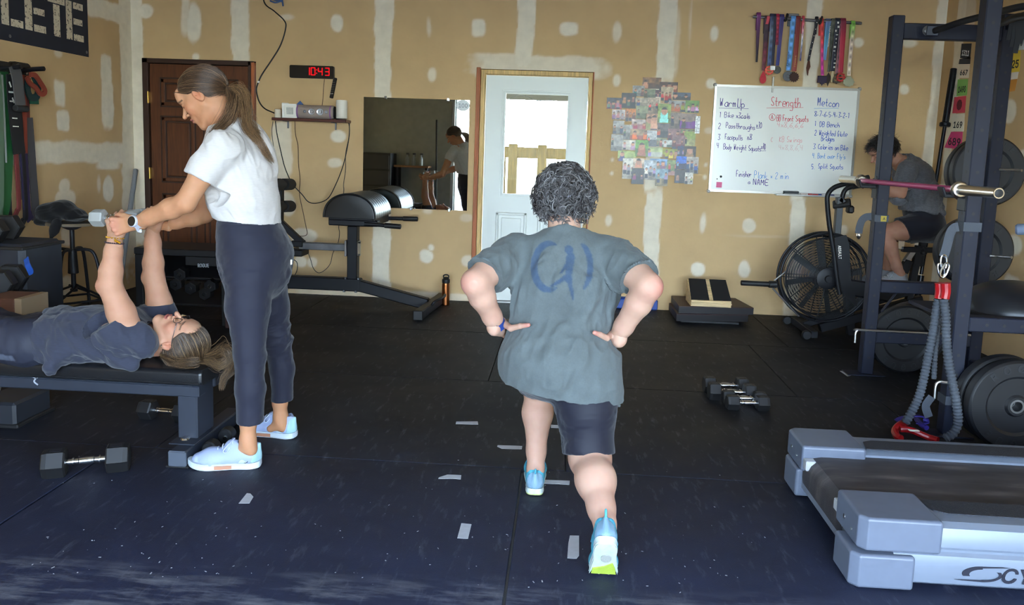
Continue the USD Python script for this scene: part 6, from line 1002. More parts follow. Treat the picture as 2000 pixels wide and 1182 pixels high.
# ---------------------------------------------------------------- what the mirror shows of the front of the garage
t = thing('tool_cabinet', 'tall black tool cabinet against the front wall, seen in the mirror', 'cabinet', (-3.45, FY+.25, 0)); put('body', B().box((-3.85, FY+.02, 0), (-3.22, FY+.5, 1.25), .01), NIGHT, t)
for k in range(4): put('drawer', B().box((-3.82, FY+.498, .08+.29*k), (-3.25, FY+.515, .34+.29*k), .006), mat('drawer_black', (30, 32, 38), .4), t)
t = thing('work_shelf', 'small wooden shelf with spray bottles, seen in the mirror', 'shelf', (-2.9, FY+.2, 0)); put('top', B().box((-3.2, FY+.02, 1.0), (-2.55, FY+.35, 1.035), .005), wood('shelf_oak', (130, 90, 52), .6, 0), t)
for x in (-3.15, -2.6): put('leg', B().box((x-.025, FY+.05, 0), (x+.025, FY+.3, 1.0), .004), NIGHT, t)
for k, x in enumerate((-2.98, -2.86, -2.72)):
    c = V3(x, FY+.2, 1.036); tt = thing('spray_bottle', f'clear grey spray bottle on the mirrored wooden shelf, {("first","second","third")[k]} in its row', 'bottle', c); put('bottle', B().lathe([(0, 0), (.035, 0), (.038, .01), (.036, .13), (.014, .17), (.014, .2), (0, .2)], c, (0, 0, 1), 20), mat('bottle_grey', (170, 176, 178), .3), tt); put('trigger', B().cbox(c+V3(.01, 0, .215), (.06, .022, .03), .006).cbox(c+V3(.03, 0, .185), (.01, .014, .04), .004), mat('trigger_dark', (60, 62, 66), .5), tt)
put('garage_pole', B().cyl((-2.42, FY+.15, 0), (-2.46, FY+.08, 1.9), .016, n=14), NIGHT, label='dark pole leaning on the front wall, seen in the mirror', cat='pole')
for x in (OP[0]-.05,): put('door_track', B().box((x-.03, FY+.002, 0), (x+.03, FY+.06, 2.6), .004), STEEL, label='steel garage door track beside the opening, seen in the mirror', cat='track')
# ---------------------------------------------------------------- modelling people: smooth unions on a grid
class Field:
    def __init__(s, lo, hi, h):
        s.lo, s.h = np.array(lo, float), h; s.n = np.ceil((np.array(hi)-s.lo)/h).astype(int)+1; s.D = np.full(s.n, .5, np.float32)
        s.ax = [(s.lo[i]+h*np.arange(s.n[i])).astype(np.float32) for i in range(3)]
    def win(s, lo, hi, m):
        i0 = np.clip(np.floor((np.asarray(lo)-m-s.lo)/s.h).astype(int), 0, s.n); i1 = np.clip(np.ceil((np.asarray(hi)+m-s.lo)/s.h).astype(int)+1, 0, s.n)
        sl = tuple(slice(a, b) for a, b in zip(i0, i1)); X = np.stack(np.meshgrid(*[s.ax[k][sl[k]] for k in range(3)], indexing='ij'), -1); return sl, X
    def mix(s, sl, d, k, sub=False):
        D = s.D[sl]
        if D.size == 0: return s
        if sub: h = np.clip(.5-.5*(D+d)/k, 0, 1); s.D[sl] = D*(1-h)-d*h+k*h*(1-h)
        else: h = np.clip(.5+.5*(D-d)/k, 0, 1); s.D[sl] = D*(1-h)+d*h-k*h*(1-h)
        return s
    def cone(s, a, b, ra, rb, k=.02, w=None, sw=1., sub=False):
        """A tapered limb from a to b; along w it is sw times as wide."""
        a, b = np.asarray(a, np.float32), np.asarray(b, np.float32); R = max(ra, rb)*max(1, sw); sl, X = s.win(np.minimum(a, b), np.maximum(a, b), R+k+2*s.h); p = X-a; ab = b-a
        t = np.clip((p@ab)/max(float(ab@ab), 1e-9), 0, 1); q = p-t[..., None]*ab; r = ra+(rb-ra)*t
        if w is None: d = np.linalg.norm(q, axis=-1)-r
        else:
            w = unit(w).astype(np.float32); c = q@w; q2 = q+(c/sw-c)[..., None]*w; d = np.linalg.norm(q2, axis=-1)-r
            if sw < 1: d = d*sw
        return s.mix(sl, d.astype(np.float32), k, sub)
    def chain(s, pts, rs, k=.02, w=None, sws=None):
        for i in range(len(pts)-1): s.cone(pts[i], pts[i+1], rs[i], rs[i+1], k, w, 1 if sws is None else (sws[i]+sws[i+1])/2)
        return s
    def ell(s, c, r, R=np.eye(3), k=.01, sub=False):
        r = np.asarray(r, np.float32); m = float(max(r)); sl, X = s.win(np.asarray(c), np.asarray(c), m+k+2*s.h); p = (X-np.asarray(c, np.float32))@np.asarray(R, np.float32)
        k0 = np.linalg.norm(p/r, axis=-1); k1 = np.linalg.norm(p/(r*r), axis=-1); return s.mix(sl, (k0*(k0-1)/np.maximum(k1, 1e-6)).astype(np.float32), k, sub)
    def cut(s, p, n, r=None, k=.004):
        """Removes what lies beyond the plane; r: only within that distance of p."""
        p, n = np.asarray(p, np.float32), unit(n).astype(np.float32); sl, X = s.win(p, p, 9. if r is None else r); d = (X-p)@n
        if r is not None: d = np.where(np.linalg.norm(X-p, axis=-1) < r, d, -1.)
        D = s.D[sl]; h = np.clip(.5+.5*(D-d)/k, 0, 1); s.D[sl] = np.maximum(D, d); return s
    def mesh(s, smooth=2):
        D = s.D; h = s.h; S = D < 0; n0, n1, n2 = [k-1 for k in D.shape]
        cnt = np.zeros((n0, n1, n2), np.int8); offs = [(i, j, k) for i in (0, 1) for j in (0, 1) for k in (0, 1)]
        for o in offs: cnt += S[o[0]:o[0]+n0, o[1]:o[1]+n1, o[2]:o[2]+n2]
        ijk = np.argwhere((cnt > 0) & (cnt < 8)); c = {o: D[ijk[:, 0]+o[0], ijk[:, 1]+o[1], ijk[:, 2]+o[2]] for o in offs}
        acc, num = np.zeros((len(ijk), 3)), np.zeros(len(ijk))
        for a in offs:
            for ax in range(3):
                if a[ax]: continue
                b = tuple(1 if q == ax else a[q] for q in range(3)); da, db = c[a], c[b]; m = (da < 0) != (db < 0); t = np.where(m, da/np.where(m, da-db, 1), 0)
                P = np.tile(np.array(a, float), (len(ijk), 1)); P[:, ax] += t; acc += P*m[:, None]; num += m
        V = s.lo+h*(ijk+acc/num[:, None]); idx = np.full((n0, n1, n2), -1, np.int32); idx[tuple(ijk.T)] = np.arange(len(ijk)); F = []
        for ax in range(3):
            u, v = [(1, 2), (2, 0), (0, 1)][ax]; sa = [slice(None)]*3; sb = [slice(None)]*3; sa[ax] = slice(0, -1); sb[ax] = slice(1, None); A, Bm = S[tuple(sa)], S[tuple(sb)]
            e = np.argwhere(A != Bm); e = e[(e[:, u] > 0) & (e[:, v] > 0) & (e[:, u] < D.shape[u]-1) & (e[:, v] < D.shape[v]-1)]; sg_ = A[tuple(e.T)]
            def cell(du, dv): q = e.copy(); q[:, u] -= du; q[:, v] -= dv; return idx[tuple(q.T)]
            q = np.stack([cell(1, 1), cell(0, 1), cell(0, 0), cell(1, 0)], 1); q[~sg_] = q[~sg_][:, ::-1]; F += [q[:, [0, 1, 2]], q[:, [0, 2, 3]]]
        F = np.vstack(F); F = F[(F >= 0).all(1)]
        if smooth:
            import scipy.sparse as sp; e = np.vstack([F[:, [0, 1]], F[:, [1, 2]], F[:, [2, 0]]]); A = sp.coo_matrix((np.ones(len(e)*2), (np.r_[e[:, 0], e[:, 1]], np.r_[e[:, 1], e[:, 0]])), shape=(len(V),)*2).tocsr(); A.data[:] = 1; dg = np.maximum(np.asarray(A.sum(1)).ravel(), 1)[:, None]
            for _ in range(smooth):
                V = V+.5*(A@V/dg-V); V = V-.52*(A@V/dg-V)
        return trimesh.Trimesh(V, F, process=False)
def folds(m, amp, seed, dirn=(0, 0, 1), freq=18., stretch=.25, mask=None):
    """Wrinkles: soft ridges that run along dirn, pushed out along the normals."""
    d = unit(dirn); v = np.asarray(m.vertices); p = v*freq; p = p-(p@d)[:, None]*d*(1-stretch)
    n = meshkit.fbm(p, 2, seed); nb = meshkit.fbm(p*2.2+3, 2, seed+2); r = (1-7*np.abs(n-.5))*.8+(1-6*np.abs(nb-.5))*.35; n2 = meshkit.fbm(v*6, 2, seed+5); a = amp*np.clip(r, -.7, 1)*(.15+1.5*np.clip(n2*2-.55, 0, 1))
    if mask is not None: a = a*mask(v)
    m = m.copy(); m.vertices = v+m.vertex_normals*(a[:, None]-amp*.3); return m
def union(*ms):
    """Joins closed meshes into one continuous skin."""
    out = None
    for m in ms:
        q = manifold3d.Manifold(manifold3d.Mesh(np.asarray(m.vertices, np.float32), np.asarray(m.faces, np.uint32)))
        if q.status() != manifold3d.Error.NoError or q.num_tri() == 0: return trimesh.util.concatenate(ms)
        out = q if out is None else out+q
    r = out.to_mesh(); return trimesh.Trimesh(r.vert_properties[:, :3], r.tri_verts, process=False)
def head_mesh(C, fwd, up, h=.0028, neck=None, nr=(.052, .058), male=False, sc=1.):
    """A head with brow, eyes, nose, lips, chin and ears. C lies between the ears."""
    f = unit(fwd); u = unit(np.asarray(up, float)-f*np.dot(up, f)); r = np.cross(f, u); R = np.stack([r, f, u], 1); W = lambda x, y, z: C+R@(V3(x, y, z)*sc); q = sc
    S = Field(C-.17, C+.17, h)
    if neck is not None: S = Field(np.minimum(C-.16, np.asarray(neck)-.08), np.maximum(C+.16, np.asarray(neck)+.08), h)
    E = lambda c, rr, k, sub=False, R2=R: S.ell(W(*c), np.array(rr)*q, R2, k, sub)
    E((0, -.012, .030), (.075, .096, .086), .01); E((0, .028, -.022), (.062, .062, .078), .03)
    for s in (-1, 1):
        S.cone(W(s*.054, .0, -.045), W(s*.016, .066, -.097), .019*q, .0155*q, .022); E((s*.037, .062, -.016), (.022, .020, .022), .02)
    E((0, .073, -.098), (.018, .015, .014), .018)
    if neck is not None:
        S.cone(W(0, -.028, -.03), neck, nr[0], nr[1], .03); 
    E((0, .074, -.058), (.028, .022, .026), .02)
    S.cone(W(-.03, .081, .030), W(.03, .081, .030), .0105*q, .0105*q, .018); E((0, .072, .055), (.05, .022, .03), .03)
    for s in (-1, 1): E((s*.031, .098, .009), (.016, .014, .0115), .012, True)
    for s in (-1, 1): E((s*.031, .078, .008), (.0135, .0125, .0115), .003)
    S.cone(W(0, .088, .018), W(0, .115, -.018), .0070*q, .0092*q, .010); E((0, .1175, -.021), (.0092, .0085, .0082), .006)
    for s in (-1, 1): E((s*.0115, .098, -.026), (.0072, .010, .0068), .006)
    E((0, .0965, -.0485), (.021, .0085, .0058), .005); E((0, .0945, -.0625), (.0185, .0085, .0068), .006); E((0, .104, -.0552), (.024, .006, .0018), .003, True); E((0, .098, -.074), (.016, .006, .006), .01, True)
    for s in (-1, 1):
        a = .22; Re = R@np.array([[1, 0, 0], [0, math.cos(a), -math.sin(a)], [0, math.sin(a), math.cos(a)]]).T
        S.ell(W(s*.0765, -.006, -.002), V3(.0085, .0185, .0315)*q, Re, .006); S.ell(W(s*.0835, -.003, .001), V3(.0055, .0105, .0185)*q, Re, .005, True); S.ell(W(s*.080, .003, -.006), V3(.004, .005, .006)*q, Re, .004)
    return S, R
def skin_tint(m, base, C=None, R=None, sc=1., brow=(84, 60, 44), lip=(186, 98, 92), lids=True, extra=()):
    v = np.asarray(m.vertices); c = np.tile(np.array(base, float), (len(v), 1)); n = meshkit.fbm(v*38, 3, 4)-.5; n2 = meshkit.fbm(v*9, 3, 8)-.5
    c += n[:, None]*np.array((14, 16, 14))+n2[:, None]*np.array((12, 20, 18))
    if C is not None:
        p = ((v-C)@R)/sc; near = np.linalg.norm(p, axis=1) < .15; p = np.where(near[:, None], p, 9.); x, y, z = np.abs(p[:, 0]), p[:, 1], p[:, 2]
        def blend(mask, col): 
            mk = np.clip(mask, 0, 1)[:, None]; c[:] = c*(1-mk)+np.array(col, float)*mk
        g = lambda cx, cy, cz, s: np.exp(-((x-cx)**2+(y-cy)**2+(z-cz)**2)/(2*s*s))
        blend(.42*g(.043, .068, -.022, .018)+.35*g(0, .112, -.024, .010), np.array(base)*V3(1.02, .80, .78)); blend(.5*g(.078, -.005, .0, .016), np.array(base)*V3(1.0, .74, .70))
        blend(((y > .084) & (np.abs(z+.0555) < .0125*np.sqrt(np.clip(1-(x/.024)**2, 0, 1)))).astype(float)*.8, lip); blend(((y > .08) & (np.abs(z+.0552) < .0016) & (x < .021)).astype(float)*.7, (96, 44, 44))
        blend(((y > .055) & (np.abs(z-(.029+.10*(x-.02)*(x < .04)-.25*np.maximum(x-.04, 0))) < .0038) & (x > .013) & (x < .052))*.75, brow)
        if lids: blend(((y > .062) & (np.abs(z-.0015-(x-.031)**2*9) < .0017) & (np.abs(x-.031) < .0125))*.85, (44, 32, 28))
        blend(.8*g(.007, .104, -.0315, .0028), (96, 50, 44))
    for pt, col, s, a in extra:
        k = (a*np.exp(-((v-pt)**2).sum(1)/(2*s*s)))[:, None]; c = c*(1-k)+np.array(col, float)*k
    return lin(np.clip(c, 0, 255))*SKD
def hairline(y): return np.interp(y, [-.115, -.06, -.03, -.010, .010, .030, .055, .086], [-.062, -.058, -.034, .020, .020, .026, .048, .078])
def hair_cap(C, R, grow=.006, h=.0032, line=hairline, sc=1.):
    S = Field(C-.16, C+.16, h); S.ell(C+R@(V3(0, -.014, .031)*sc), (V3(.0765, .0985, .088)+grow)*sc, R, .004); p = (np.stack(np.meshgrid(*S.ax, indexing='ij'), -1)-C.astype(np.float32))@R.astype(np.float32)/sc
    S.D = np.maximum(S.D, (line(p[..., 1])-p[..., 2]).astype(np.float32)*.8*sc); return S.mesh(2)
def scalp(n, seed, line=hairline, zmin=-.2):
    r = np.random.default_rng(seed); d = r.standard_normal((n*6, 3)); d /= np.linalg.norm(d, axis=1, keepdims=True); p = V3(0, -.014, .031)+d*V3(.079, .101, .0905); ok = (p[:, 2] > line(p[:, 1])) & (p[:, 2] > zmin); return p[ok][:n]
def combed(C, R, knot, n, seed, sc=1., lift=.006, line=hairline):
    """Strands combed over the scalp from where they grow to the knot."""
    st = []; r = np.random.default_rng(seed); c0 = V3(0, -.014, .031); s = V3(.079, .101, .0905); kd = (np.array(knot)-c0)/s; kd /= np.linalg.norm(kd)
    for p in scalp(n, seed, line):
        a = (p-c0)/s; a /= np.linalg.norm(a); w = math.acos(np.clip(a@kd, -1, 1)); t = np.linspace(0, 1, 12)[:, None]
        if w < .12: continue
        q = (np.sin((1-t)*w)*a+np.sin(t*w)*kd)/math.sin(w); q = q*(1+(lift*(.2+r.random()))/.09*np.sin(np.pi*t**.8)); q = c0+q*s*1.035; q[:, 2] = np.maximum(q[:, 2], line(q[:, 1])+.002*(1+r.random())); st.append(C+(q*sc)@R.T)
    return st
def lock(path, r0, n, seed, wav=.006, taper=(1, 1.6, .5), m=26, freq=(8, 14)):
    """A bundle of n wavy strands round a path."""
    P = spline(path, 8); L = np.linspace(0, 1, m); P = np.stack([np.interp(L, np.linspace(0, 1, len(P)), P[:, k]) for k in range(3)], 1); r = np.random.default_rng(seed); st = []
    env = np.interp(L, np.linspace(0, 1, len(taper)), taper)*r0
    for _ in range(n):
        o = r.standard_normal(3)*.55; ph = r.uniform(0, 6.3, 3); e = r.uniform(.8, 1.0); k = max(6, int(m*e)); fr = r.uniform(*freq)
        st.append((P+env[:, None]*o+wav*np.sin(L[:, None]*fr+ph)*L[:, None]**.6*(.4+r.random()))[:k])
    return st
def hair_tones(name, strands, tones, width, parent, rough=.38):
    r = random.Random(len(strands)); sets = [[] for _ in tones]; w = [t[1] for t in tones]
    for s in strands: sets[r.choices(range(len(tones)), w)[0]].append(s)
    for (c, _), st in zip(tones, sets):
        if st: curves(name, st, width, mat('hair_%02x%02x%02x' % c, c, rough, specular_ior_level=.6), parent)
def hand_field(S, wrist, d, palm, thumb, curls, sc=1., fan=.16, wr=.024, thumb_pts=None, k=.007):
    """Palm, four fingers bent by curls (three angles each, degrees) towards the palm side, and a thumb from its side."""
    d = unit(d); palm = unit(palm-d*np.dot(palm, d)); side = unit(thumb-d*np.dot(thumb, d)-palm*np.dot(thumb, palm)); L = .088*sc; tips = []
    spec = ((.031, 1.0, .0088, (.042, .026, .020)), (.010, 1.05, .0092, (.046, .029, .021)), (-.011, 1.0, .0088, (.042, .027, .020)), (-.030, .90, .0078, (.034, .020, .018)))
    S.cone(wrist-d*.03, wrist+d*.012, wr, wr*.92, .012, side, 1.25)
    for i, (o, l, r, ph) in enumerate(spec):
        a0 = wrist+d*.012+side*o*.45*sc; kn = wrist+d*L*l+side*o*sc; S.cone(a0, kn, .0120*sc, .0098*sc, .009); S.ell(kn-palm*.005, V3(.0098, .0098, .0098)*sc, np.eye(3), .004); fd = unit(d+side*o*fan/.03); p = kn; ang = 0
        for j in range(3):
            ang += math.radians(curls[i][j]); dd = fd*math.cos(ang)+palm*math.sin(ang); q = p+dd*ph[j]*sc; S.cone(p, q, (r-.0006*j)*sc, (r-.0006*(j+1))*sc, k if j == 0 else .0035); p = q
        tips.append(p)
    b0 = wrist+d*.022+side*.022*sc+palm*.008
    tp = thumb_pts or [b0+d*.030+side*.026+palm*.012, b0+d*.058+side*.030+palm*.022, b0+d*.080+side*.024+palm*.030]
    S.cone(wrist+d*.01+side*.012, b0, .016*sc, .0155*sc, .012); S.cone(b0, tp[0], .0150*sc, .0112*sc, .010); S.cone(tp[0], tp[1], .0112*sc, .0098*sc, .005); S.cone(tp[1], tp[2], .0098*sc, .0078*sc, .004); return tips+[tp[-1]]
SKD = .53
SKIN = vmat('skin', .60, bump=.10, bs=900., subsurface_weight=.12, subsurface_scale=.006, specular_ior_level=.28)
def cloth_mat(name, rgb, rough=.85, heather=0., bs=1400.):
    c = lin(rgb)*ALB; n = {"t": ("geometry", {}), "n": ("noise_texture", {"scale": 130., "detail": 5., "roughness": .7}), "m": ("mapping", {"scale": (.35, .35, 1.6)}), "r": ("rgb_ramp", {"ramp": [(.3, c*(1-heather)), (.7, np.minimum(c*(1+heather), 1))]}), "k": ("noise_texture", {"scale": bs, "detail": 2.}), "b": ("bump", {"strength": .18, "distance": .002}), "p": ("principled_bsdf", {"roughness": rough, "sheen_weight": .15, "specular_ior_level": .25})}
    return usdkit.material(stage, '/World/Looks/'+name, n, [("t.position", "m.vector"), ("m.vector", "n.vector"), ("t.position", "k.vector"), ("n.fac", "r.fac"), ("r.color", "p.base_color"), ("k.fac", "b.height"), ("b.normal", "p.normal")], surface="p.BSDF")
def shoe(parent, heel, toe, L, mats, up=(0, 0, 1), lace=True, h=.003, bend=0., xb=.195):
    """A trainer: upper with an ankle opening, midsole, outsole, heel panel, laces. heel and toe lie on the sole."""
    f = unit(np.asarray(toe)-heel); u = unit(np.asarray(up, float)-f*np.dot(up, f)); s = np.cross(u, f); R = np.stack([f, s, u], 1); k = L/.27; 
    def T(m):
        v = np.array(m.vertices, float)
        if bend:
            a = bend*np.clip((v[:, 0]-xb+.02)/.04, 0, 1); dx = v[:, 0]-xb; on = v[:, 0] > xb-.02; x2, z2 = xb+dx*np.cos(a)-v[:, 2]*np.sin(a)*.8, dx*np.sin(a)+v[:, 2]*np.cos(a); v[on, 0], v[on, 2] = x2[on], np.where(dx > 0, z2, v[:, 2])[on]
        return trimesh.Trimesh((v*k)@R.T+heel, m.faces, process=False)
    S = Field((-.03, -.065, -.01), (.30, .065, .17), h)
    S.cone((.034, 0, .048), (.10, 0, .048), .034, .036, .02); S.cone((.10, 0, .046), (.185, 0, .038), .036, .040, .02, (0, 1, 0), 1.06); S.cone((.185, 0, .036), (.232, 0, .032), .040, .028, .02, (0, 1, 0), 1.1); S.cone((.036, 0, .05), (.042, 0, .088), .034, .034, .015); S.cone((.07, 0, .07), (.105, 0, .085), .034, .028, .02); S.cone((.004, 0, .04), (.002, 0, .098), .010, .006, .014)
    S.cut((0, 0, .016), (0, 0, -1)); S.cone((.050, 0, .085), (.052, 0, .20), .0285, .04, .004, sub=True); S.cut((.05, 0, .112), (-.30, 0, 1))
    up_ = put('shoe', T(S.mesh(2)), mats['upper'], parent, smooth=True)
    pr = np.array([(-.006, 0), (.0, .024), (.03, .034), (.09, .033), (.15, .040), (.20, .044), (.245, .034), (.268, .014), (.272, 0)]); pr = np.vstack([pr, pr[::-1][1:-1]*[1, -1]]); po = sg.Polygon(spline(np.vstack([pr, pr[:1]]), 4))
    def sole(z0, z1, grow, kind):
        m = trimesh.creation.extrude_polygon(po.buffer(grow), z1-z0, engine='earcut'); m = m.subdivide().subdivide(); v = m.vertices; v[:, 2] += z0; v[:, 2] += .012*np.clip((v[:, 0]-.19)/.08, 0, 1)**2+.004*np.clip((.03-v[:, 0])/.04, 0, 1)
        if kind: v[:, 1] *= 1-.05*np.sin(np.pi*np.clip((v[:, 2]-z0)/(z1-z0), 0, 1))
        return m
    ms = put('midsole', T(sole(.006, .026, .003, True)), mats['mid'], up_, smooth=30); put('outsole', T(sole(0, .007, .001, False)), mats['out'], up_, smooth=30)
    H = Field((-.03, -.06, 0), (.08, .06, .13), h); H.cone((.030, 0, .046), (.036, 0, .07), .0365, .0352, .01); H.cone((.002, 0, .04), (.0, 0, .092), .0115, .0075, .012); H.cut((.028, 0, .03), (1, 0, .25)); H.cut((0, 0, .022), (0, 0, -1)); H.cone((.050, 0, .07), (.052, 0, .20), .0315, .04, .004, sub=True)
    put('heel_panel', T(H.mesh(2)), mats['heel'], up_, smooth=True)
    if 'patch' in mats:
        P2 = Field((-.02, -.06, 0), (.16, .06, .09), h); P2.cone((.034, 0, .045), (.10, 0, .045), .0352, .0372, .02); P2.cut((0, 0, .020), (0, 0, -1)); P2.cut((.10, 0, .02), (.8, 0, .6)); P2.cut((.03, 0, .055), (-.1, 0, 1)); P2.cut((.035, 0, .02), (-1, 0, .2)); put('side_patch', T(P2.mesh(1)), mats['patch'], up_, smooth=True)
        put('arch_band', T(sole(.004, .018, .0042, False).slice_plane((.10, 0, 0), (1, 0, 0)).slice_plane((.165, 0, 0), (-1, 0, 0))), mats['arch'], up_)
    if lace:
        q = B()
        for i in range(5):
            x, z = .098+.019*i, .112-.0105*i; q.tube(spline([(x, -.022, z-.012), (x+.003, -.01, z-.001), (x+.004, .0, z+.001), (x+.003, .01, z-.001), (x, .022, z-.012)], 4), .0028, 6)
        q.tube(spline([(.095, .0, .117), (.11, -.03, .105), (.135, -.040, .075), (.115, -.042, .070), (.098, -.015, .112)], 5), .0022, 6); q.tube(spline([(.095, .0, .117), (.11, .03, .105), (.13, .040, .08), (.115, .038, .075), (.098, .01, .112)], 5), .0022, 6)
        put('laces', T(q.mesh()), mats['lace'], up_)
    if mats.get('loop'): put('pull_loop', T(B().tube(spline([(-.004, 0, .092), (-.016, 0, .100), (-.016, 0, .112), (-.004, 0, .108)], 5), .004, 6).mesh()), mats['loop'], up_)
    return up_
ALB = .62
# the cap on the stool (its shape needs the grid modeller)
C_, sc, t = CAPJOB
S = Field(sc-V3(.30, .2, .20), sc+V3(.26, .2, .26), .006)
S.ell(C_(100, 416), (.095, .10, .075), np.eye(3), .03); S.ell(C_(122, 408), (.085, .10, .065), np.eye(3), .03); S.ell(C_(146, 420), (.07, .09, .05), np.eye(3), .03); S.cone(C_(150, 424), C_(180, 424), .02, .014, .02, (0, 1, 0), 4.); S.ell(C_(85, 432), (.06, .07, .035), np.eye(3), .03)
S.cut(sc+V3(.0, 0, .011), (0, 0, -1), .16); S.cone(C_(112, 436, SY-.168), C_(106, 448, SY-.172), .035, .028, .02, (0, 1, 0), .4); S.cone(C_(106, 448, SY-.172), C_(99, 466, SY-.172), .028, .012, .02, (0, 1, 0), .4)
put('cloth', folds(S.mesh(3), .006, 3, (1, 0, .3), 16, .3), cloth_mat('cloth_black', (22, 22, 26), .95), t, smooth=True)
# ================================================================ the standing woman
P = at
SK1 = (224, 160, 118)
loc = V3(-1.31, 3.28, 0); sw = thing('person', 'person in a white T-shirt and navy trousers standing bent over the bench, spotting', 'person', loc)
Yc = 3.27; sL, eL, wL = P(428, 285, 3.095), P(362, 396, 3.035), P(264, 436.5, 3.085); sR, eR, wR = P(440, 280, 3.44), P(400, 418, 3.50), P(320, 440, 3.485)
HC = P(399, 190, Yc); hf, hu = unit((-.80, -.06, -.60)), unit((-.60, 0, .80)); nk = P(446, 248, Yc)
S = Field((-1.80, 2.90, .02), (-1.02, 3.66, 1.42), .0058); w = (0, 1, 0)
S.chain([P(497, 505, Yc), P(490, 455, Yc), P(483, 415, Yc), P(473, 350, Yc), P(464, 300, Yc), P(456, 270, Yc)], [.105, .09, .084, .092, .095, .07], .03, w, [1.25, 1.3, 1.3, 1.3, 1.4, 1.55])
S.cone(P(456, 272, Yc), P(446, 246, Yc), .07, .052, .03); S.cone(sL, P(455, 272, 3.2), .045, .05, .03); S.cone(sR, P(455, 270, 3.34), .045, .05, .03)
for s, e, wr in ((sL, eL, wL), (sR, eR, wR)):
    m = (s+e)/2; S.chain([s, m, e], [.044, .045, .040], .02); fm = e+(wr-e)*.28; S.chain([e, fm, e+(wr-e)*.7, wr], [.039, .041, .032, .0255], .018)
for hp, kn, an, fl_ in ((P(494, 530, 3.18), P(489, 690, 3.115), P(484, 858, 3.095), (430, 915)), (P(508, 530, 3.36), P(541, 660, 3.42), P(548, 815, 3.45), (500, 850))):
    S.chain([hp, (hp+kn)/2, kn], [.07, .060, .040], .03); S.chain([kn, kn+(an-kn)*.35, kn+(an-kn)*.8, an], [.038, .038, .032, .0315], .02); S.cone(an, an+V3(.014, 0, -.045), .030, .026, .02); S.cone(an+V3(0, 0, -.03), an+V3(-.045, 0, -.055), .028, .020, .02)
body = S.mesh(3)
HS, HR = head_mesh(HC, hf, hu, .0028, nk, (.050, .056)); hd = HS.mesh(2)
H = Field(wL-.16, wL+.1, .0027); dL = unit(P(204, 446, 3.075)-wL)
tipsL = hand_field(H, wL, dL, (0, 1, 0), (0, 0, 1), ((58, 66, 34), (64, 70, 34), (70, 70, 34), (78, 66, 34)), 1.0, .16, .0235, [wL+dL*.050+V3(0, .012, .038), wL+dL*.074+V3(0, .022, .046), wL+dL*.094+V3(0, .034, .046)])
H2 = Field(wR-.16, wR+.13, .003); dR = unit(P(282, 432, 3.52)-wR)
tipsR = hand_field(H2, wR, dR, (0, -1, .1), (0, .1, 1), ((35, 45, 30), (38, 48, 30), (42, 48, 30), (46, 44, 30)), .95, .12, .019, [wR+dR*.045+V3(0, -.02, .038), wR+dR*.065+V3(0, -.03, .040), wR+dR*.082+V3(0, -.04, .036)])
bd = union(body, hd, H.mesh(2), H2.mesh(2)); ex = [(t, (216, 140, 122), .010, .5) for t in tipsL+tipsR]+[(wL+dL*.085+V3(0, -.01, z), (228, 150, 130), .02, .45) for z in (-.03, 0, .03)]
body_sw = put('body', bd, SKIN, sw, tint=skin_tint(bd, SK1, HC, HR, extra=ex))
# T-shirt
S = Field((-1.72, 2.92, .92), (-1.02, 3.62, 1.48), .0055)
S.chain([P(487, 470, Yc), P(485, 432, Yc), P(479, 390, Yc), P(470, 335, Yc), P(463, 300, Yc), P(457, 268, Yc)], [.130, .124, .139, .142, .136, .098], .03, w, [1.22, 1.22, 1.20, 1.22, 1.28, 1.45])
S.cone(P(456, 262, Yc), P(448, 240, Yc), .085, .062, .03);
for s, e in ((sL, eL), (sR, eR)):
    d = unit(e-s); S.cone(s+V3(.02, 0, -.005), s+d*.10, .072, .064, .03); S.cone(s+d*.10, s+d*.22, .064, .058, .02); S.cut(s+d*.152, d, .13)
S.cut(P(486, 431, Yc), V3(-.10, 0, -1), 9); S.cut(P(443, 240, Yc), unit(P(436, 218, Yc)-P(447, 250, Yc)), .10); S.cone(P(452, 258, Yc), P(430, 205, Yc), .050, .058, .006, sub=True)
hmC = sL+unit(eL-sL)*.152; zhem = P(486, 431, Yc)[2]; tee = folds(S.mesh(3), .011, 3, (-.5, 0, 1), 12, .3, lambda v: (1-.85*np.exp(-((v-hmC)**2).sum(1)/.07**2))*np.clip((v[:, 2]-zhem)/.05, .25, 1)); WTEE = cloth_mat('tee_white', (226, 219, 213), .88, .05); tp = put('t_shirt', tee, WTEE, sw, smooth=True)
# trousers
S = Field((-1.60, 2.94, .05), (-1.0, 3.64, 1.12), .0055)
S.chain([P(484, 428, Yc), P(488, 455, Yc), P(499, 497, Yc), P(501, 530, Yc)], [.116, .126, .147, .138], .03, w, [1.28, 1.25, 1.18, 1.18])
S.chain([P(489, 530, 3.185), P(484, 600, 3.15), P(488, 690, 3.115), P(489, 760, 3.10), P(488, 850, 3.10)], [.105, .089, .0625, .0585, .0545], .025)
S.chain([P(512, 530, 3.36), P(526, 600, 3.39), P(540, 660, 3.42), P(551, 720, 3.44), P(551, 810, 3.45)], [.104, .086, .064, .054, .0475], .025)
S.cut(P(484, 431, Yc), (0, 0, 1)); S.cut(P(488, 826, 3.10), (0, 0, -1), .12); S.cut(P(551, 782, 3.45), (.05, 0, -1), .12)
S.cone(P(488, 830, 3.1), P(488, 860, 3.1), .048, .048, .003, sub=True); S.cone(P(551, 786, 3.45), P(551, 815, 3.45), .041, .041, .003, sub=True)
kz, hz = P(488, 690, 3.1)[2], P(499, 520, 3.2)[2]
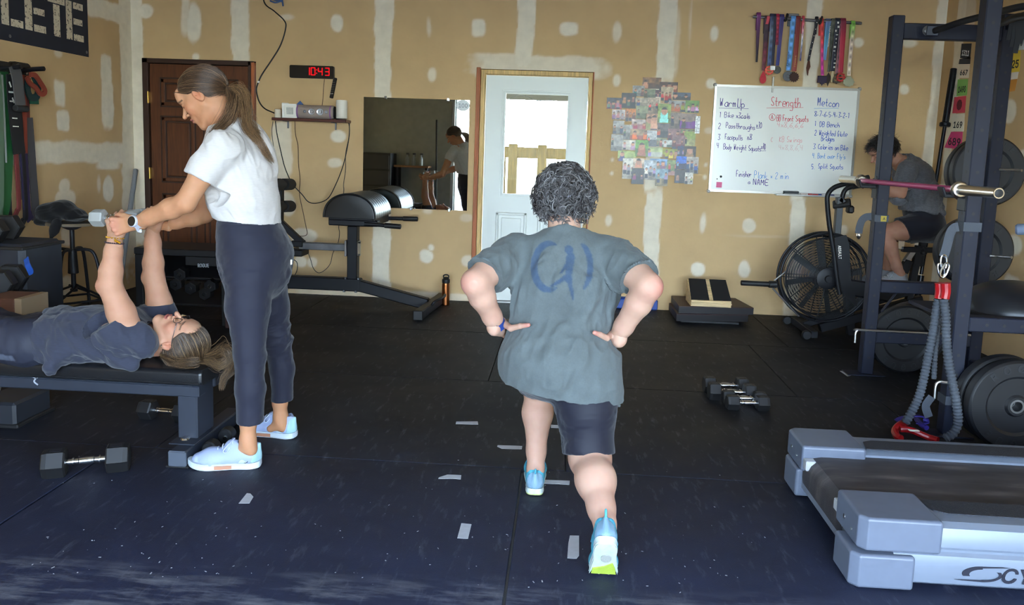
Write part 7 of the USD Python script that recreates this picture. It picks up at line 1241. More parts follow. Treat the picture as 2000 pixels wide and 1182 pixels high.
tr = folds(S.mesh(3), .006, 11, (1, 0, .25), 16, .3, lambda v: np.exp(-((v[:, 2]-kz)/.10)**2)+.8*np.exp(-((v[:, 2]-hz+.06)/.09)**2)+.25); TRO = cloth_mat('trouser_navy', (36, 37, 54), .7, .05); tz = put('trousers', tr, TRO, sw, smooth=True)
put('waistband', B().add(sweep([P(484, 432, Yc)+V3(0, 0, k) for k in (-.012, .012)], np.array([(.150*math.sin(a), .1185*math.cos(a)) for a in np.linspace(0, 2*PI, 48, endpoint=False)]), up=(1, 0, 0))), TRO, tz)
q = B().tube(spline([P(430, 455, 3.135), P(434, 470, 3.125), P(446, 490, 3.11)], 5), .0022, 6); put('pocket_seam', q, mat('navy_dark', (24, 26, 44), .8), tz)
put('pocket_tag', B().cbox(P(569, 512, 3.2), (.006, .012, .022), .002), PAPER, tz)
# shoes
WS = dict(upper=mat('shoe_pale_blue', (176, 190, 226), .7, bump=.2, bs=700), mid=mat('shoe_white', (214, 226, 236), .5), out=mat('shoe_sole_white', (206, 214, 220), .6), heel=mat('shoe_mint', (168, 208, 216), .6), lace=mat('lace_pale', (206, 216, 240), .7), patch=mat('shoe_patch_white', (206, 224, 236), .5), arch=mat('arch_tan', (202, 140, 108), .6))
hN, tN = fl(503, 914), fl(376, 914); n1 = shoe(sw, hN+V3(0, .02, 0), tN+V3(0, .01, 0), .283, WS); put('vector_mark', B().tube(spline([P(474, 903.5, hN[1]-.0215), P(480, 901, hN[1]-.0225), P(487, 899, hN[1]-.022)], 4), .0012, 5).tube(spline([P(476, 905, hN[1]-.022), P(482, 903.5, hN[1]-.0225), P(484, 901, hN[1]-.0222)], 4), .0012, 5), INK, n1)
hF, tF = fl(573, 857), fl(478, 845); shoe(sw, hF+V3(0, .015, 0), hF+V3(-.27, .06, 0), .275, WS)
# watch
fd = unit(eL-wL); cw = wL+fd*.020; side = unit(np.cross(fd, (0, 0, 1))); side = side if side[1] < 0 else -side; fN = unit(side+V3(-.15, 0, .15)); ring_ = np.array([(.0275*math.sin(a), .0265*math.cos(a)) for a in np.linspace(0, 2*PI, 36, endpoint=False)])
wt = put('watch_strap', sweep([cw-fd*.011, cw+fd*.011], ring_*1.06, up=(0, 0, 1)), mat('watch_white', (214, 218, 232), .5), sw)
put('watch_case', B().lathe([(0, .0), (.0225, 0), (.0235, .004), (.0235, .010), (.021, .0125), (0, .0125)], cw+fN*.0235, fN, 40), mat('watch_white', (0, 0, 0)), wt); put('watch_face', B().lathe([(0, .0126), (.0202, .0126), (.0195, .0138), (0, .0138)], cw+fN*.0235, fN, 40), mat('watch_glass', (8, 9, 14), .08), wt)
put('buckle_end', B().strip(spline([cw+V3(.004, -.022, -.022), cw+V3(.012, -.024, -.034), cw+V3(.022, -.02, -.034)], 4), .014, .004, fd), mat('watch_white', (0, 0, 0)), wt)
# hair
knot = (0, -.108, -.030); hc = hair_cap(HC, HR, .005); BR1 = mat('hair_base_brown', (62, 44, 34), .5, bump=.3, bs=300); hp = put('hair', hc, BR1, sw, smooth=True)
K = HC+HR@V3(*knot); T1 = [((52, 36, 28), 4), ((84, 60, 42), 4), ((126, 94, 64), 2), ((166, 130, 92), .8)]
hair_tones('hair_strands', combed(HC, HR, knot, 2600, 5), T1, .0010, hp)
hair_tones('ponytail', lock([K, P(463, 176, Yc-.02), P(476, 190, Yc-.04), P(480, 222, Yc-.08), P(484, 250, Yc-.13), P(506, 278, Yc-.175), P(522, 302, Yc-.15), P(537, 320, Yc-.08)], .016, 420, 21, .007, (.6, 1.5, 1.3, 1.0, .6, .35)), [((96, 70, 48), 3), ((140, 106, 72), 3), ((184, 146, 104), 2)], .0011, hp)
hair_tones('ponytail', lock([K, P(457, 196, Yc-.06), P(452, 222, Yc-.09), P(438, 243, Yc-.12), P(422, 256, Yc-.17), P(406, 268, Yc-.19)], .017, 380, 23, .004, (.6, 1.2, 1.3, 1.0, .5), freq=(3, 6)), [((72, 52, 38), 3), ((112, 84, 58), 3), ((160, 124, 88), 1.5)], .0011, hp)
hair_tones('ponytail', lock([K, P(470, 190, Yc), P(484, 215, Yc+.02), P(488, 240, Yc), P(500, 258, Yc-.03), P(507, 264, Yc-.05)], .014, 180, 25, .012, (.5, 1.2, 1.4, .8, .3)), [((112, 84, 58), 3), ((176, 138, 96), 2)], .0010, hp)
put('hair_tie', B().add(sweep([K+unit(K-HC)*k for k in (-.004, .004)], circ(.0155, 16))), mat('tie_brown', (90, 66, 52), .6), hp)
# ================================================================ the lying woman
SK2 = (224, 166, 134); lw_ = thing('person', 'person in a grey T-shirt and glasses lying on the bench, arms raised with dumbbells', 'person', (-2.0, BY, PT))
yb = 3.30; sL, eL, wL2 = P(258, 662, 3.16), P(214, 556, 3.115), P(224, 469, 3.135); sR, eR, wR2 = P(322, 642, 3.46), P(300, 540, 3.475), P(298, 452, 3.475)
HC2 = P(347, 663, 3.27); hf2, hu2 = unit((.20, -.10, .98)), unit((.98, 0, -.20)); nk2 = P(286, 672, yb)
S = Field((-3.3, 3.0, .02), (-1.65, 3.66, 1.0), .0062); wy = (0, 1, 0)
S.chain([P(70, 668, yb), P(120, 666, yb), P(180, 662, yb), P(240, 660, yb), P(275, 664, yb)], [.09, .085, .088, .09, .065], .03, wy, [1.4, 1.4, 1.45, 1.55, 1.7]); S.cone(P(272, 668, yb), nk2, .065, .054, .03)
for s in (sL, sR): S.cone(s, P(262, 664, yb), .055, .06, .03)
for s, e, wr in ((sL, eL, wL2), (sR, eR, wR2)):
    S.chain([s, (s+e)/2, e], [.058, .054, .045], .02); S.chain([e, e+(wr-e)*.3, e+(wr-e)*.75, wr], [.044, .044, .034, .0285], .018); S.ell(e+V3(-.028, -.01, -.008), (.02, .02, .024), np.eye(3), .02)
for y, ky in ((3.20, 3.16), (3.40, 3.44)):
    hp_ = P(60, 668, y); kn = V3(-2.86, ky, .52); an = V3(-2.98, ky, .10); S.chain([hp_, (hp_+kn)/2, kn], [.078, .07, .05], .03); S.chain([kn, kn+(an-kn)*.35, an], [.056, .054, .034], .02); S.cone(an, an+V3(-.14, 0, -.06), .035, .026, .02)
body = S.mesh(3); HS, HR2 = head_mesh(HC2, hf2, hu2, .0029, nk2, (.052, .058)); hd = HS.mesh(2)
g1, g2 = P(227, 426, 3.165), P(303, 418, 3.455)     # the dumbbell handles
H = Field(wL2-.08, wL2+.16, .0027); dU = unit(g1-V3(0, .012, 0)-wL2); tA = hand_field(H, wL2+dU*.004, dU, (0, 1, 0), (1, 0, 0), ((48, 75, 60), (50, 78, 60), (52, 78, 60), (52, 75, 60)), .98, .08, .026, [wL2+dU*.055+V3(.038, .012, 0), wL2+dU*.083+V3(.040, .026, 0), wL2+dU*.105+V3(.030, .036, 0)])
H2 = Field(wR2-.08, wR2+.16, .0030); dV = unit(g2+V3(0, .014, 0)-wR2); tB = hand_field(H2, wR2+dV*.004, dV, (0, -1, 0), (1, 0, 0), ((48, 75, 60), (50, 78, 60), (52, 78, 60), (52, 75, 60)), .98, .08, .026, [wR2+dV*.055+V3(.036, -.012, 0), wR2+dV*.083+V3(.040, -.026, 0), wR2+dV*.105+V3(.030, -.036, 0)])
bd = union(body, hd, H.mesh(2), H2.mesh(2)); ex = [(t, (214, 136, 120), .010, .5) for t in tA+tB]+[(eL+V3(-.045, -.02, 0), (206, 120, 104), .022, .35)]
put('body', bd, SKIN, lw_, tint=skin_tint(bd, SK2, HC2, HR2, extra=ex, brow=(110, 84, 66)))
S = Field((-2.42, 3.0, .30), (-1.66, 3.66, .84), .0055)
S.chain([P(84, 664, yb), P(120, 657, yb), P(180, 653, yb), P(235, 652, yb), P(272, 660, yb)], [.112, .120, .124, .120, .088], .03, wy, [1.42, 1.42, 1.42, 1.5, 1.7]); S.cone(P(270, 664, yb), P(290, 670, yb), .078, .064, .03)
dl = unit(P(196, 610, 3.11)-sL); S.cone(sL+V3(.035, 0, -.01), P(224, 652, 3.135), .078, .072, .03); S.cone(P(224, 652, 3.135), P(205, 610, 3.12), .076, .07, .03); S.cut(P(217, 630, 3.13), P(196, 596, 3.13)-P(217, 630, 3.13)+V3(0, -.01, 0), .13)
S.cone(sR, P(310, 604, 3.465), .078, .068, .03); S.cone(P(310, 604, 3.465), P(306, 580, 3.465), .068, .064, .02); S.cut(P(307, 592, 3.465), V3(-.05, 0, 1), .125)
S.cone(P(112, 690, 3.14), P(98, 716, 3.115), .05, .018, .04); S.cone(P(120, 700, 3.15), P(96, 727, 3.12), .03, .010, .02); S.cone(P(235, 700, 3.17), P(258, 714, 3.16), .05, .03, .04)
S.cut(P(90, 664, yb), V3(-1, 0, -.12), .32); S.cut(P(284, 668, yb), V3(1, 0, .05), .09); S.cone(P(280, 668, yb), P(310, 668, yb), .055, .066, .006, sub=True)
S.D = np.maximum(S.D, -(np.stack(np.meshgrid(*S.ax, indexing='ij'), -1)[..., 2]-.30).astype(np.float32))
hmA, hmB = P(217, 630, 3.13), P(307, 592, 3.465); ts = folds(S.mesh(3), .014, 31, (-.55, .2, .8), 13, .3, lambda v: (1-.9*np.exp(-((v-hmA)**2).sum(1)/.085**2))*(1-.9*np.exp(-((v-hmB)**2).sum(1)/.08**2))); put('t_shirt', ts, cloth_mat('tee_charcoal', (58, 61, 77), .85, .10), lw_, smooth=True)
put('emblem', B().lathe([(0, 0), (.0085, 0), (.0085, .0015), (0, .0015)], P(105, 674, 3.118), (0, -1, .25), 16), PAPER, lw_, smooth=30)
S = Field((-3.25, 3.0, .06), (-2.1, 3.66, .74), .0065); S.chain([P(118, 664, yb), P(86, 664, yb), P(60, 664, yb)], [.102, .116, .112], .03, wy, [1.45, 1.45, 1.5])
for y, ky in ((3.21, 3.16), (3.40, 3.44)): hp_ = P(60, 668, y); kn = V3(-2.86, ky, .52); an = V3(-2.98, ky, .10); S.chain([hp_, (hp_+kn)/2, kn], [.104, .094, .07], .03); S.chain([kn, kn+(an-kn)*.4, an], [.066, .06, .045], .02)
S.cut(P(122, 664, yb), (1, 0, 0)); S.cut((-2.98, 3.3, .13), (0, 0, -1), .5)
lg = folds(S.mesh(3), .004, 37, (0, .3, 1), 14, .3); v = np.asarray(lg.vertices); ax_ = P(60, 664, yb); zt = v[:, 2]; z5, z6 = P(40, 615, 3.2)[2], P(40, 700, 3.12)[2]; c = np.tile(np.array((34, 38, 58.)), (len(v), 1)); st = ((np.abs(zt-z5-.012+.10*(v[:, 0]+2.3)) < .022) | (np.abs(zt-z6+.05*(v[:, 0]+2.3)) < .014)) & (v[:, 0] < P(84, 660, yb)[0]); c[st] = (92, 98, 116)
put('leggings', lg, vmat('leggings', .7, bump=.2, bs=900), lw_, tint=lin(c)*.6)
for y in (3.16, 3.44): shoe(lw_, V3(-2.90, y, .002), V3(-3.17, y, .002), .26, dict(WS, upper=mat('shoe_black', (30, 30, 34), .7), heel=mat('shoe_black', (0, 0, 0)), mid=mat('shoe_white', (0, 0, 0))) if False else {k: v for k, v in WS.items() if k not in ('patch', 'arch')})
# glasses, earring, bracelets
W2 = lambda x, y, z: HC2+HR2@V3(x, y, z); gm = mat('glasses_metal', (70, 66, 68), .3, .8); gl = None
for s in (-1, 1):
    rg_ = [W2(s*(.032+.021*math.cos(a)), .105-.008*abs(math.cos(a))*(1 if math.cos(a)*1 > 0 else .3), .004+.017*math.sin(a)) for a in np.linspace(0, 2*PI, 29)]
    gl = gl or put('glasses', B().tube(spline([W2(-.011, .107, .008), W2(0, .112, .011), W2(.011, .107, .008)], 5), .0012, 6), gm, lw_)
    put('lens_rim', B().add(sweep(rg_, circ(.0013, 6), caps=False)), gm, gl); put('lens', B().add(trimesh.convex.convex_hull(np.array(rg_+[p+HR2@V3(0, .0008, 0) for p in rg_]))), glass(), gl, smooth=False)
    put('temple_arm', B().tube(spline([W2(s*.053, .099, .012), W2(s*.068, .07, .013), W2(s*.078, .02, .012), W2(s*.081, -.004, .016), W2(s*.078, -.018, -.004)], 6), .0013, 6), gm, gl)
put('earring', trimesh.creation.icosphere(2, .0028).apply_translation(W2(-.081, -.006, -.028)), INK, lw_, smooth=True); put('earring', trimesh.creation.icosphere(2, .0028).apply_translation(W2(.081, -.006, -.028)), INK, lw_, smooth=True)
fd = unit(eL-wL2)
for nm, off, r, m_, bead in (('beaded_bracelet', .012, .0345, mat('bead_plum', (58, 34, 46), .35), 30), ('gold_bracelet', -.010, .0325, mat('gold', (214, 160, 52), .3, .8), 18)):
    c = wL2+fd*off; X, Y_ = frame(fd)[:, 0], frame(fd)[:, 1]; q = B()
    for k in range(bead): a = k*2*PI/bead; q.add(trimesh.creation.icosphere(1, .0034), None, c+(X*math.cos(a)+Y_*math.sin(a))*r)
    put(nm, q, m_, lw_, kind='stuff')
put('bracelet_charm', B().cbox(P(231, 473, 3.085), (.022, .006, .010), .003, frame((.4, .2, 1))).cbox(P(226, 470, 3.088), (.014, .006, .012), .003), mat('gold', (0, 0, 0)), lw_)
# hair of the lying woman
knot2 = (0, -.085, .075); line2 = lambda y: np.interp(y, [-.115, -.06, -.03, -.010, .010, .030, .055, .07, .090], [-.075, -.068, -.045, .016, .010, .010, .030, .052, .068]); hc = hair_cap(HC2, HR2, .008, line=line2); hp2 = put('hair', hc, mat('hair_base_ash', (78, 60, 46), .5, bump=.3, bs=300), lw_, smooth=True); K2 = W2(*knot2)
T2 = [((56, 40, 28), 4), ((96, 72, 48), 4), ((146, 114, 76), 2), ((184, 150, 106), .7)]
hair_tones('hair_strands', combed(HC2, HR2, knot2, 2800, 55, lift=.016, line=line2), T2, .0011, hp2)
hair_tones('ponytail', lock([K2, P(424, 692, 3.27), P(440, 684, 3.25), P(452, 700, 3.24), P(450, 722, 3.24), P(436, 742, 3.23), P(433, 766, 3.23)], .018, 420, 61, .006, (.5, 1.3, 1.4, 1.1, .7, .3)), [((66, 48, 32), 3), ((106, 80, 54), 3), ((154, 122, 84), 2)], .0011, hp2)
hair_tones('ponytail', lock([K2, P(414, 705, 3.24), P(430, 714, 3.22), P(446, 706, 3.22), P(453, 690, 3.23)], .014, 200, 63, .006, (.5, 1.3, 1.2, .5)), [((92, 70, 50), 3), ((150, 120, 84), 2)], .0011, hp2)
hair_tones('hair_strands', lock([W2(-.06, -.06, -.03), P(330, 700, 3.19), P(350, 708, 3.18), P(385, 706, 3.19), K2], .014, 240, 65, .004, (.8, 1.2, 1.2, .4)), T2, .0011, hp2)
# their dumbbells
DG = mat('dumbbell_grey', (158, 158, 154), .6)
tilt = lambda a: np.array([[math.cos(a), 0, -math.sin(a)], [0, 1, 0], [math.sin(a), 0, math.cos(a)]])
dumbbell('small grey hex dumbbell in the lying woman\'s near hand', g1, tilt(.03)@np.array([[1, 0, 0], [0, .95, -.3], [0, .3, .95]]), .064, .094, .056, 'dumbbells held overhead', head=DG); dumbbell('small grey hex dumbbell in the lying woman\'s far hand', g2, tilt(.18), .064, .094, .056, 'dumbbells held overhead', head=DG)
# ================================================================ the lunging woman
SK3 = (226, 178, 154); lu = thing('person', 'person with curly grey hair in a grey-green T-shirt lunging away, hands on hips', 'person', (.05, 2.75, 0))
HC3 = P(1102, 394, 2.93); hf3, hu3 = unit((0, .97, -.25)), unit((0, .25, .97)); nk3 = P(1102, 455, 2.87)
sL, eL, wL3 = P(995, 497, 2.86), P(928, 552, 2.66), P(972, 640, 2.775); sR, eR, wR3 = P(1202, 499, 2.86), P(1267, 560, 2.66), P(1203, 662, 2.775)
hpL, knL, anL = P(1050, 700, 2.83), P(1052, 758, 3.14), P(1046, 916, 3.035); hpR, knR = P(1140, 700, 2.77), P(1152, 893, 2.68)
ft, upr = unit(V3(.02, .6, -.8)), unit(V3(0, .8, .6)); heelp = V3(.174, 2.415, .007)-ft*.196; anR = heelp+ft*.052+upr*.100
S = Field((-.50, 2.34, .02), (.55, 3.36, 1.12), .0058); w = (1, 0, 0)
S.chain([P(1088, 715, 2.77), P(1094, 640, 2.79), P(1098, 570, 2.82), P(1100, 505, 2.85)], [.125, .10, .10, .085], .03, w, [1.4, 1.42, 1.5, 1.75]); S.cone(P(1101, 480, 2.86), nk3, .075, .060, .03); S.cone(sL-V3(0, 0, .02), P(1060, 495, 2.86), .042, .05, .03); S.cone(sR-V3(0, 0, .02), P(1140, 497, 2.86), .042, .05, .03)
for s, e, wr in ((sL, eL, wL3), (sR, eR, wR3)):
    S.chain([s, (s+e)/2, e], [.052, .056, .047], .02); S.chain([e, e+(wr-e)*.3, e+(wr-e)*.75, wr], [.045, .045, .034, .0285], .018)
S.chain([hpL, (hpL+knL)/2, knL], [.095, .085, .060], .03); S.chain([knL, knL+(anL-knL)*.30+V3(0, -.015, 0), knL+(anL-knL)*.78, anL], [.056, .060, .037, .034], .025); S.cone(anL, anL+V3(-.004, -.008, -.05), .031, .024, .02); S.cone(anL+V3(-.004, 0, -.03), anL+V3(-.006, .07, -.06), .024, .02, .02)
S.chain([hpR, (hpR+knR)/2, knR], [.098, .092, .074], .03); fR = unit(anR-knR); S.chain([knR, knR+(anR-knR)*.36+V3(.002, -.014, .004), knR+(anR-knR)*.78, anR], [.066, .0655, .042, .036], .03); S.cone(knR+V3(0, .02, -.02), knR+V3(0, .03, -.03), .058, .05, .03)
S.cone(anR, anR-upr*.05, .032, .027, .02); S.cone(anR-upr*.03, anR-upr*.05+ft*.05, .027, .02, .02)
body = S.mesh(3); HS, HR3 = head_mesh(HC3, hf3, hu3, .0034, nk3, (.056, .062)); hd = HS.mesh(2)
hms, exs = [], []
for s, wr, e, pt in ((-1, wL3, eL, (1032, 635)), (1, wR3, eR, (1161, 650))):
    H = Field(wr-.17, wr+.17, .0029); tt = P(*pt, 2.655); d = unit(V3(-s*.38, .86, -.28)); T = [wr+(tt-wr)*.45+V3(0, -.012, -.004), wr+(tt-wr)*.75+V3(0, -.006, 0), tt]
    exs += hand_field(H, wr, d, V3(-s, -.2, .2), V3(-s*.4, -.5, .9), ((12, 14, 8), (14, 14, 8), (16, 14, 8), (18, 14, 8)), 1.0, .22, .027, T); hms.append(H.mesh(2))
bd = union(body, hd, *hms); put('body', bd, SKIN, lu, tint=skin_tint(bd, SK3, HC3, HR3, extra=[(t, (224, 130, 122), .013, .6) for t in exs]+[(eL+V3(-.04, -.02, 0), (226, 140, 124), .03, .5), (eR+V3(.045, -.02, 0), (226, 130, 116), .03, .55)]))
S = Field((-.42, 2.52, .42), (.46, 3.06, 1.14), .0052)
S.chain([P(1110, 830, 2.76), P(1108, 785, 2.76), P(1087, 700, 2.75), P(1093, 632, 2.79), P(1098, 560, 2.82), P(1100, 500, 2.85)], [.150, .150, .158, .128, .126, .108], .03, w, [1.22, 1.23, 1.29, 1.25, 1.46, 1.66]); S.cone(P(1148, 715, 2.765), P(1152, 840, 2.76), .128, .128, .03); S.cone(P(1040, 715, 2.79), P(1050, 840, 2.80), .125, .12, .03); S.cone(P(1010, 494, 2.86), P(1190, 496, 2.86), .068, .068, .04); S.cone(P(1101, 486, 2.86), P(1102, 450, 2.87), .095, .066, .04)
HM = []
for s, e, hp in ((sL, eL, -1), (sR, eR, 1)):
    d = unit(e-s); HM.append(s+d*.168); S.cone(s+V3(-hp*.02, 0, 0), s+d*.12, .078, .076, .03); S.cone(s+d*.12, s+d*.24, .076, .074, .02); S.cut(s+d*.168, d+V3(hp*.15, 0, -.35), .15)
S.cut(P(1106, 787, 2.62), unit(V3(-.14, .0, -1)), 9); S.cut(P(1102, 447, 2.87), (0, .25, 1), .12); S.cone(nk3+V3(0, 0, -.01), nk3+V3(0, .02, .08), .056, .064, .005, sub=True)
sh = S.mesh(3); zc, zh = P(1095, 600, 2.7)[2], P(1090, 720, 2.7)[2]
sh = folds(folds(sh, .012, 40, (.45, 0, 1), 8, .3, lambda v: np.clip((v[:, 2]-.47)/.09, .1, 1)), .015, 41, (.12, 0, 1), 15, .22, lambda v: np.clip((v[:, 2]-.47)/.09, .12, 1)*(1-.9*sum(np.exp(-((v-q)**2).sum(1)/.095**2) for q in HM))*(.35+1.0*np.exp(-((v[:, 2]-zc-.06)/.12)**2)*(1-.75*np.exp(-((v[:, 2]-zh)/.07)**2))))
v = np.asarray(sh.vertices); X2, Z2 = v[:, 0]-P(1100, 520, 2.7)[0], v[:, 2]-P(1100, 520, 2.7)[2]; sc_ = 1/(2.7*1/FOC); X2, Z2 = X2*sc_, -Z2*sc_
g0 = np.array((116, 125, 126.)); c = np.tile(g0, (len(v), 1))*(.94+.12*meshkit.fbm(v*30, 4, 6))[:, None]
def arc(cx, cy, rx, ry, a0, a1, w0):
    a = np.degrees(np.arctan2((Z2-cy)/ry, (X2-cx)/rx)) % 360; r = np.hypot((X2-cx)/rx, (Z2-cy)/ry); t = ((a-a0) % 360)/((a1-a0) % 360); return np.clip((w0*np.sin(np.pi*np.clip(t, 0, 1))**.6-np.abs(r-1)*min(rx, ry))/1.2+.5, 0, 1)*(t < 1)
def seg(x0, y0, x1, y1, w0, w1): dx, dy = x1-x0, y1-y0; t = np.clip(((X2-x0)*dx+(Z2-y0)*dy)/(dx*dx+dy*dy), 0, 1); return np.clip((w0+(w1-w0)*t-np.hypot(X2-x0-t*dx, Z2-y0-t*dy))/1.2+.5, 0, 1)
logo = np.maximum.reduce([arc(-26, 4, 32, 44, 60, 290, 7), arc(26, 4, 28, 46, 285, 60, 6), seg(9, -30, 11, -28, 8, 8), seg(14, -14, 10, 26, 9, 6), seg(10, 20, -22, 40, 6, 2), seg(12, 22, 22, 62, 6, 2), seg(14, -12, -4, 14, 4, 2)])*(np.asarray(sh.vertex_normals)[:, 1] < -.2)*(meshkit.fbm(v*70, 3, 2)*.5+.55)
c = c*(1-.8*logo[:, None])+np.array((62, 88, 126.))*.8*logo[:, None]
damp = np.exp(-((X2-6)/22)**2-((Z2-86)/30)**2)*.35*np.clip(meshkit.fbm(v*22, 3, 12)*2-.5, 0, 1); c = c*(1-.45*damp[:, None])
sp3 = put('t_shirt', sh, vmat('tee_heather', .88, bump=.2, bs=1300., var=.10, sheen_weight=.1, specular_ior_level=.25), lu, tint=lin(np.clip(c, 0, 255))*.46)
hz_ = P(1106, 783, 2.6); 
# shorts
S = Field((-.30, 2.46, .22), (.40, 3.24, .82), .0056); S.chain([P(1090, 650, 2.79), P(1088, 715, 2.77)], [.105, .132], .03, w, [1.4, 1.38]); S.chain([hpL, (hpL+knL)/2], [.112, .10], .03); S.chain([hpR+V3(.004, 0, 0), (hpR+knR)/2+V3(-.002, 0, 0), knR+V3(-.003, .004, .0), knR+(knR-hpR)*.2], [.112, .106, .0865, .082], .03)
S.cut(P(1150, 889, 2.63), unit(V3(.05, -.3, -1)), .15); S.cut((hpL+knL)/2+unit(knL-hpL)*.02, knL-hpL, .16); S.cut(P(1090, 655, 2.79), (0, 0, 1), .3)
shm = folds(S.mesh(3), .0028, 43, (1, 0, .15), 24, .15); put('shorts', shm, cloth_mat('shorts_navy', (17, 18, 36), .6, .04), lu, smooth=True)
LS = dict(upper=mat('shoe_turquoise', (84, 182, 208), .65, bump=.25, bs=600), mid=mat('shoe_ice', (216, 230, 228), .55, var=.06, vs=60), out=mat('shoe_lime', (206, 222, 140), .6, var=.12, vs=50), heel=mat('shoe_sky', (140, 176, 200), .55, bump=.2, bs=500), lace=mat('lace_teal', (60, 150, 180), .7), loop=mat('shoe_turquoise', (0, 0, 0)))
hl = fl(1041, 968); shoe(lu, hl+V3(.006, .0, .001), hl+V3(-.002, .27, .001), .272, LS)
# the rear shoe stands on its toes
s2 = shoe(lu, heelp, heelp+ft, .272, dict(LS, out=mat('shoe_clear_rubber', (206, 220, 208), .5, var=.1, vs=40)), up=upr, bend=.90)
R_ = np.stack([ft, np.cross(unit(upr-ft*np.dot(upr, ft)), ft), unit(upr-ft*np.dot(upr, ft))], 1)
po = sg.Polygon([(.110, -.026), (.135, .0), (.150, .036), (.186, .040), (.186, -.040), (.15, -.036)]); put('toe_tread', B().ext(po, .004, R_, heelp-R_[:, 2]*.0035), mat('tread_lime', (186, 208, 76), .6, bump=.6, bs=160), s2); put('tread_core', B().ext(shapely.affinity.scale(sg.Point(.080, -.004).buffer(.017), 1.5, 1), .004, R_, heelp-R_[:, 2]*.003), mat('tread_core', (176, 178, 170), .7, bump=.6, bs=200), s2)
fd = unit(eL-wL3); wc = wL3+fd*.02; put('watch_band', sweep([wc-fd*.013, wc+fd*.013], np.array([(.036*math.sin(a), .0345*math.cos(a)) for a in np.linspace(0, 2*PI, 36, endpoint=False)]), up=(0, 0, 1)), mat('watch_blue', (28, 62, 140), .55), lu); put('band_buckle', B().cbox(wc+V3(.006, -.036, .004), (.012, .003, .018), .002, frame(fd, (0, 1, 0))), STEEL, lu)
# curls
curl_line = lambda y: np.interp(y, [-.115, -.08, -.03, .0, .03, .06, .09], [-.075, -.07, -.045, -.01, .04, .06, .085]); hc = hair_cap(HC3, HR3, .014, .004, curl_line); CT = [((46, 42, 42), 4), ((78, 74, 74), 4), ((116, 112, 112), 2.4), ((170, 168, 168), .7)]
hp3 = put('hair', hc, mat('hair_base_charcoal', (40, 36, 36), .6, bump=.5, bs=120), lu, smooth=True); st = []; r = np.random.default_rng(9)
for p in scalp(1150, 77, curl_line):
    n = unit(p-V3(0, -.014, .031)); n_ = unit(n+.55*r.standard_normal(3)*.6+V3(0, 0, -.25)); X, Y_ = frame(n_)[:, 0], frame(n_)[:, 1]; L_, tr_, rad = r.uniform(.028, .055), r.uniform(1.0, 2.0), r.uniform(.009, .0165); ph = r.uniform(0, 6.3); t = np.linspace(0, 1, 20)[:, None]; k0 = p*1.02+n*.004
    for j in range(3):
        o = r.standard_normal(3)*.0016; q = k0+o+n_*L_*t*.8+rad*np.minimum(t*3, 1)*(X*np.cos(t*tr_*6.28+ph+.1*j)+Y_*np.sin(t*tr_*6.28+ph+.1*j))+V3(0, 0, -.022)*t*t; st.append(HC3+q@HR3.T)
hair_tones('curl', st, CT, .0030, hp3, .36)
put('headband', B().strip(spline([HC3+HR3@V3(x, y, z) for x, y, z in ((-.035, -.125, -.004), (-.012, -.135, -.008), (.012, -.134, -.006), (.03, -.128, .0))], 6), .008, .003, (0, 0, 1)), mat('headband_grey', (170, 170, 186), .5), hp3)
# ================================================================ the cyclist
SK4 = (206, 150, 124); cy = thing('person', 'person with short dark hair in a grey T-shirt and black shorts riding the air bike', 'person', (2.7, 6.3, 0)); yc = 6.30
HC4 = P(1727, 297, yc); hf4, hu4 = unit((-.85, 0, -.55)), unit((-.55, 0, .85)); nk4 = P(1757, 318, yc)
S = Field((2.05, 5.95, .35), (3.05, 6.65, 1.45), .0068); w = (0, 1, 0)
S.chain([P(1806, 442, yc), P(1804, 415, yc), P(1798, 380, yc), P(1785, 345, yc), P(1770, 325, yc)], [.125, .11, .108, .115, .085], .03, w, [1.25, 1.3, 1.35, 1.4, 1.5]); S.cone(P(1768, 324, yc), nk4, .07, .056, .03)
tips4 = []; hms4 = []
for s, hx, hy, ky, kx2, ky2, ax2_, ay2 in ((-1, 1690, 349, 6.17, 1722, 455, 1758, 536), (1, 1702, 362, 6.43, 1727, 462, 1735, 525)):
    sh_ = P(1772, 332, yc+s*.175); el = P(1757, 379, yc+s*.22); wr = P(1712, hy+12, yc+s*.15); S.cone(sh_, P(1770, 330, yc+s*.05), .055, .065, .03); S.chain([sh_, (sh_+el)/2, el], [.055, .05, .043], .02); S.chain([el, el+(wr-el)*.3, wr], [.042, .042, .028], .02)
    H = Field(wr-.15, wr+.15, .004); tips4 += hand_field(H, wr, P(hx, hy, yc+s*.15)-wr, (0, -s*.2, -1), (0, -s, .1), ((45, 60, 40),)*4, 1., .1, .026); hms4.append(H.mesh(1))
    hp_, kn, an = P(1805, 443, yc+s*.09), P(kx2, ky2, yc+s*.14), P(ax2_, ay2, yc+s*.15); S.chain([hp_, (hp_+kn)/2, kn], [.088, .078, .056], .03); S.chain([kn, kn+(an-kn)*.32+V3(.015, 0, 0), kn+(an-kn)*.8, an], [.054, .056, .038, .034], .02); S.cone(an, an+V3(-.04, 0, -.05), .033, .03, .02)
    shoe(cy, an+V3(.055, 0, -.098), an+V3(-.22, 0, -.112 if s < 0 else -.15), .285, dict(upper=mat('shoe_cool_grey', (168, 170, 178), .7, bump=.2, bs=600), mid=mat('shoe_white', (0, 0, 0)), out=mat('shoe_sole_white', (0, 0, 0)), heel=mat('shoe_mid_grey', (150, 152, 162), .6), lace=mat('lace_white', (206, 206, 212), .7)), h=.004)
HS, HR4 = head_mesh(HC4, hf4, hu4, .0036, nk4, (.052, .058)); bd = union(S.mesh(2), HS.mesh(2), *hms4); put('body', bd, SKIN, cy, tint=skin_tint(bd, SK4, HC4, HR4))
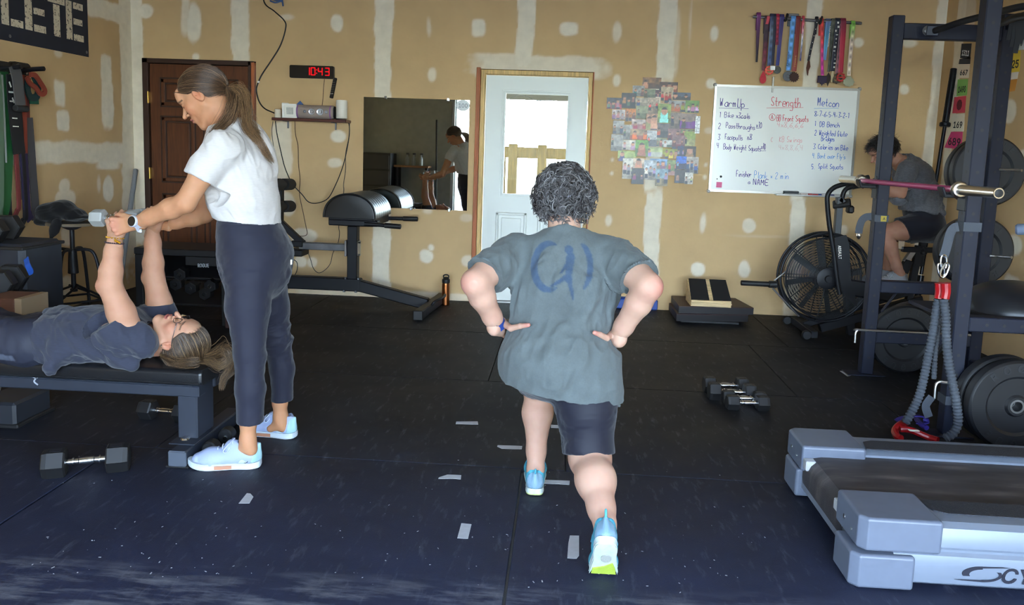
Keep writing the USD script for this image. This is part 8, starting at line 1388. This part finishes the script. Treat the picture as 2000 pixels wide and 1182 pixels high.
S = Field((2.25, 5.95, .85), (3.05, 6.65, 1.45), .0068); S.chain([P(1798, 440, yc), P(1798, 412, yc), P(1794, 380, yc), P(1784, 345, yc), P(1768, 322, yc)], [.150, .148, .142, .134, .098], .03, w, [1.2, 1.2, 1.25, 1.32, 1.5])
for s in (-1, 1): sh_ = P(1772, 332, yc+s*.175); el = P(1757, 379, yc+s*.22); d = unit(el-sh_); S.cone(sh_, sh_+d*.22, .078, .068, .03); S.cut(sh_+d*.14, d, .12)
S.cut(P(1795, 413, yc), P(1756, 500, yc)-P(1738, 420, yc)+V3(-.12, 0, -.0), 9); S.cut(P(1757, 316, yc), nk4-P(1770, 326, yc), .1); S.cone(P(1765, 322, yc), P(1740, 306, yc), .052, .062, .006, sub=True)
put('t_shirt', folds(S.mesh(3), .013, 71, (.4, 0, 1), 14, .3), cloth_mat('tee_marl', (104, 104, 110), .85, .32), cy, smooth=True)
S = Field((2.3, 5.98, .60), (3.05, 6.62, 1.08), .0068); S.chain([P(1800, 408, yc), P(1808, 440, yc)], [.135, .138], .03, w, [1.2, 1.25])
for s in (-1, 1): hp_, kn = P(1805, 443, yc+s*.09), P(1722 if s < 0 else 1727, 455 if s < 0 else 462, yc+s*.14); S.chain([hp_, hp_+(kn-hp_)*.65], [.118, .098], .03); S.cut(hp_+(kn-hp_)*.53, (kn-hp_)+V3(0, 0, -.12), .16)
S.cut(P(1800, 402, yc), (-.25, 0, 1), .3); put('shorts', folds(S.mesh(2), .003, 73, (1, 0, .2), 16, .3), cloth_mat('shorts_black', (26, 27, 40), .7, .04), cy, smooth=True)
short_line = lambda y: np.interp(y, [-.115, -.06, -.03, -.008, .012, .035, .06, .09], [-.062, -.058, -.03, .020, .026, .034, .05, .07]); hp4 = put('hair', hair_cap(HC4, HR4, .010, .0036, short_line), mat('hair_base_black', (24, 20, 20), .5, bump=.4, bs=200), cy, smooth=True); st = []; r = np.random.default_rng(19)
for p in scalp(1800, 79, short_line):
    n = unit(p-V3(0, -.014, .031)); d = unit(V3(0, .9, -.1)+.35*r.standard_normal(3)-n*.3*np.dot(V3(0, .9, 0), n)); t = np.linspace(0, 1, 7)[:, None]; L_ = r.uniform(.02, .045); st.append(HC4+(p+n*.006+n*.016*np.sin(t*2.2)+d*L_*t)@HR4.T)
hair_tones('hair_strands', st, [((22, 18, 18), 4), ((44, 36, 34), 2)], .0022, hp4)
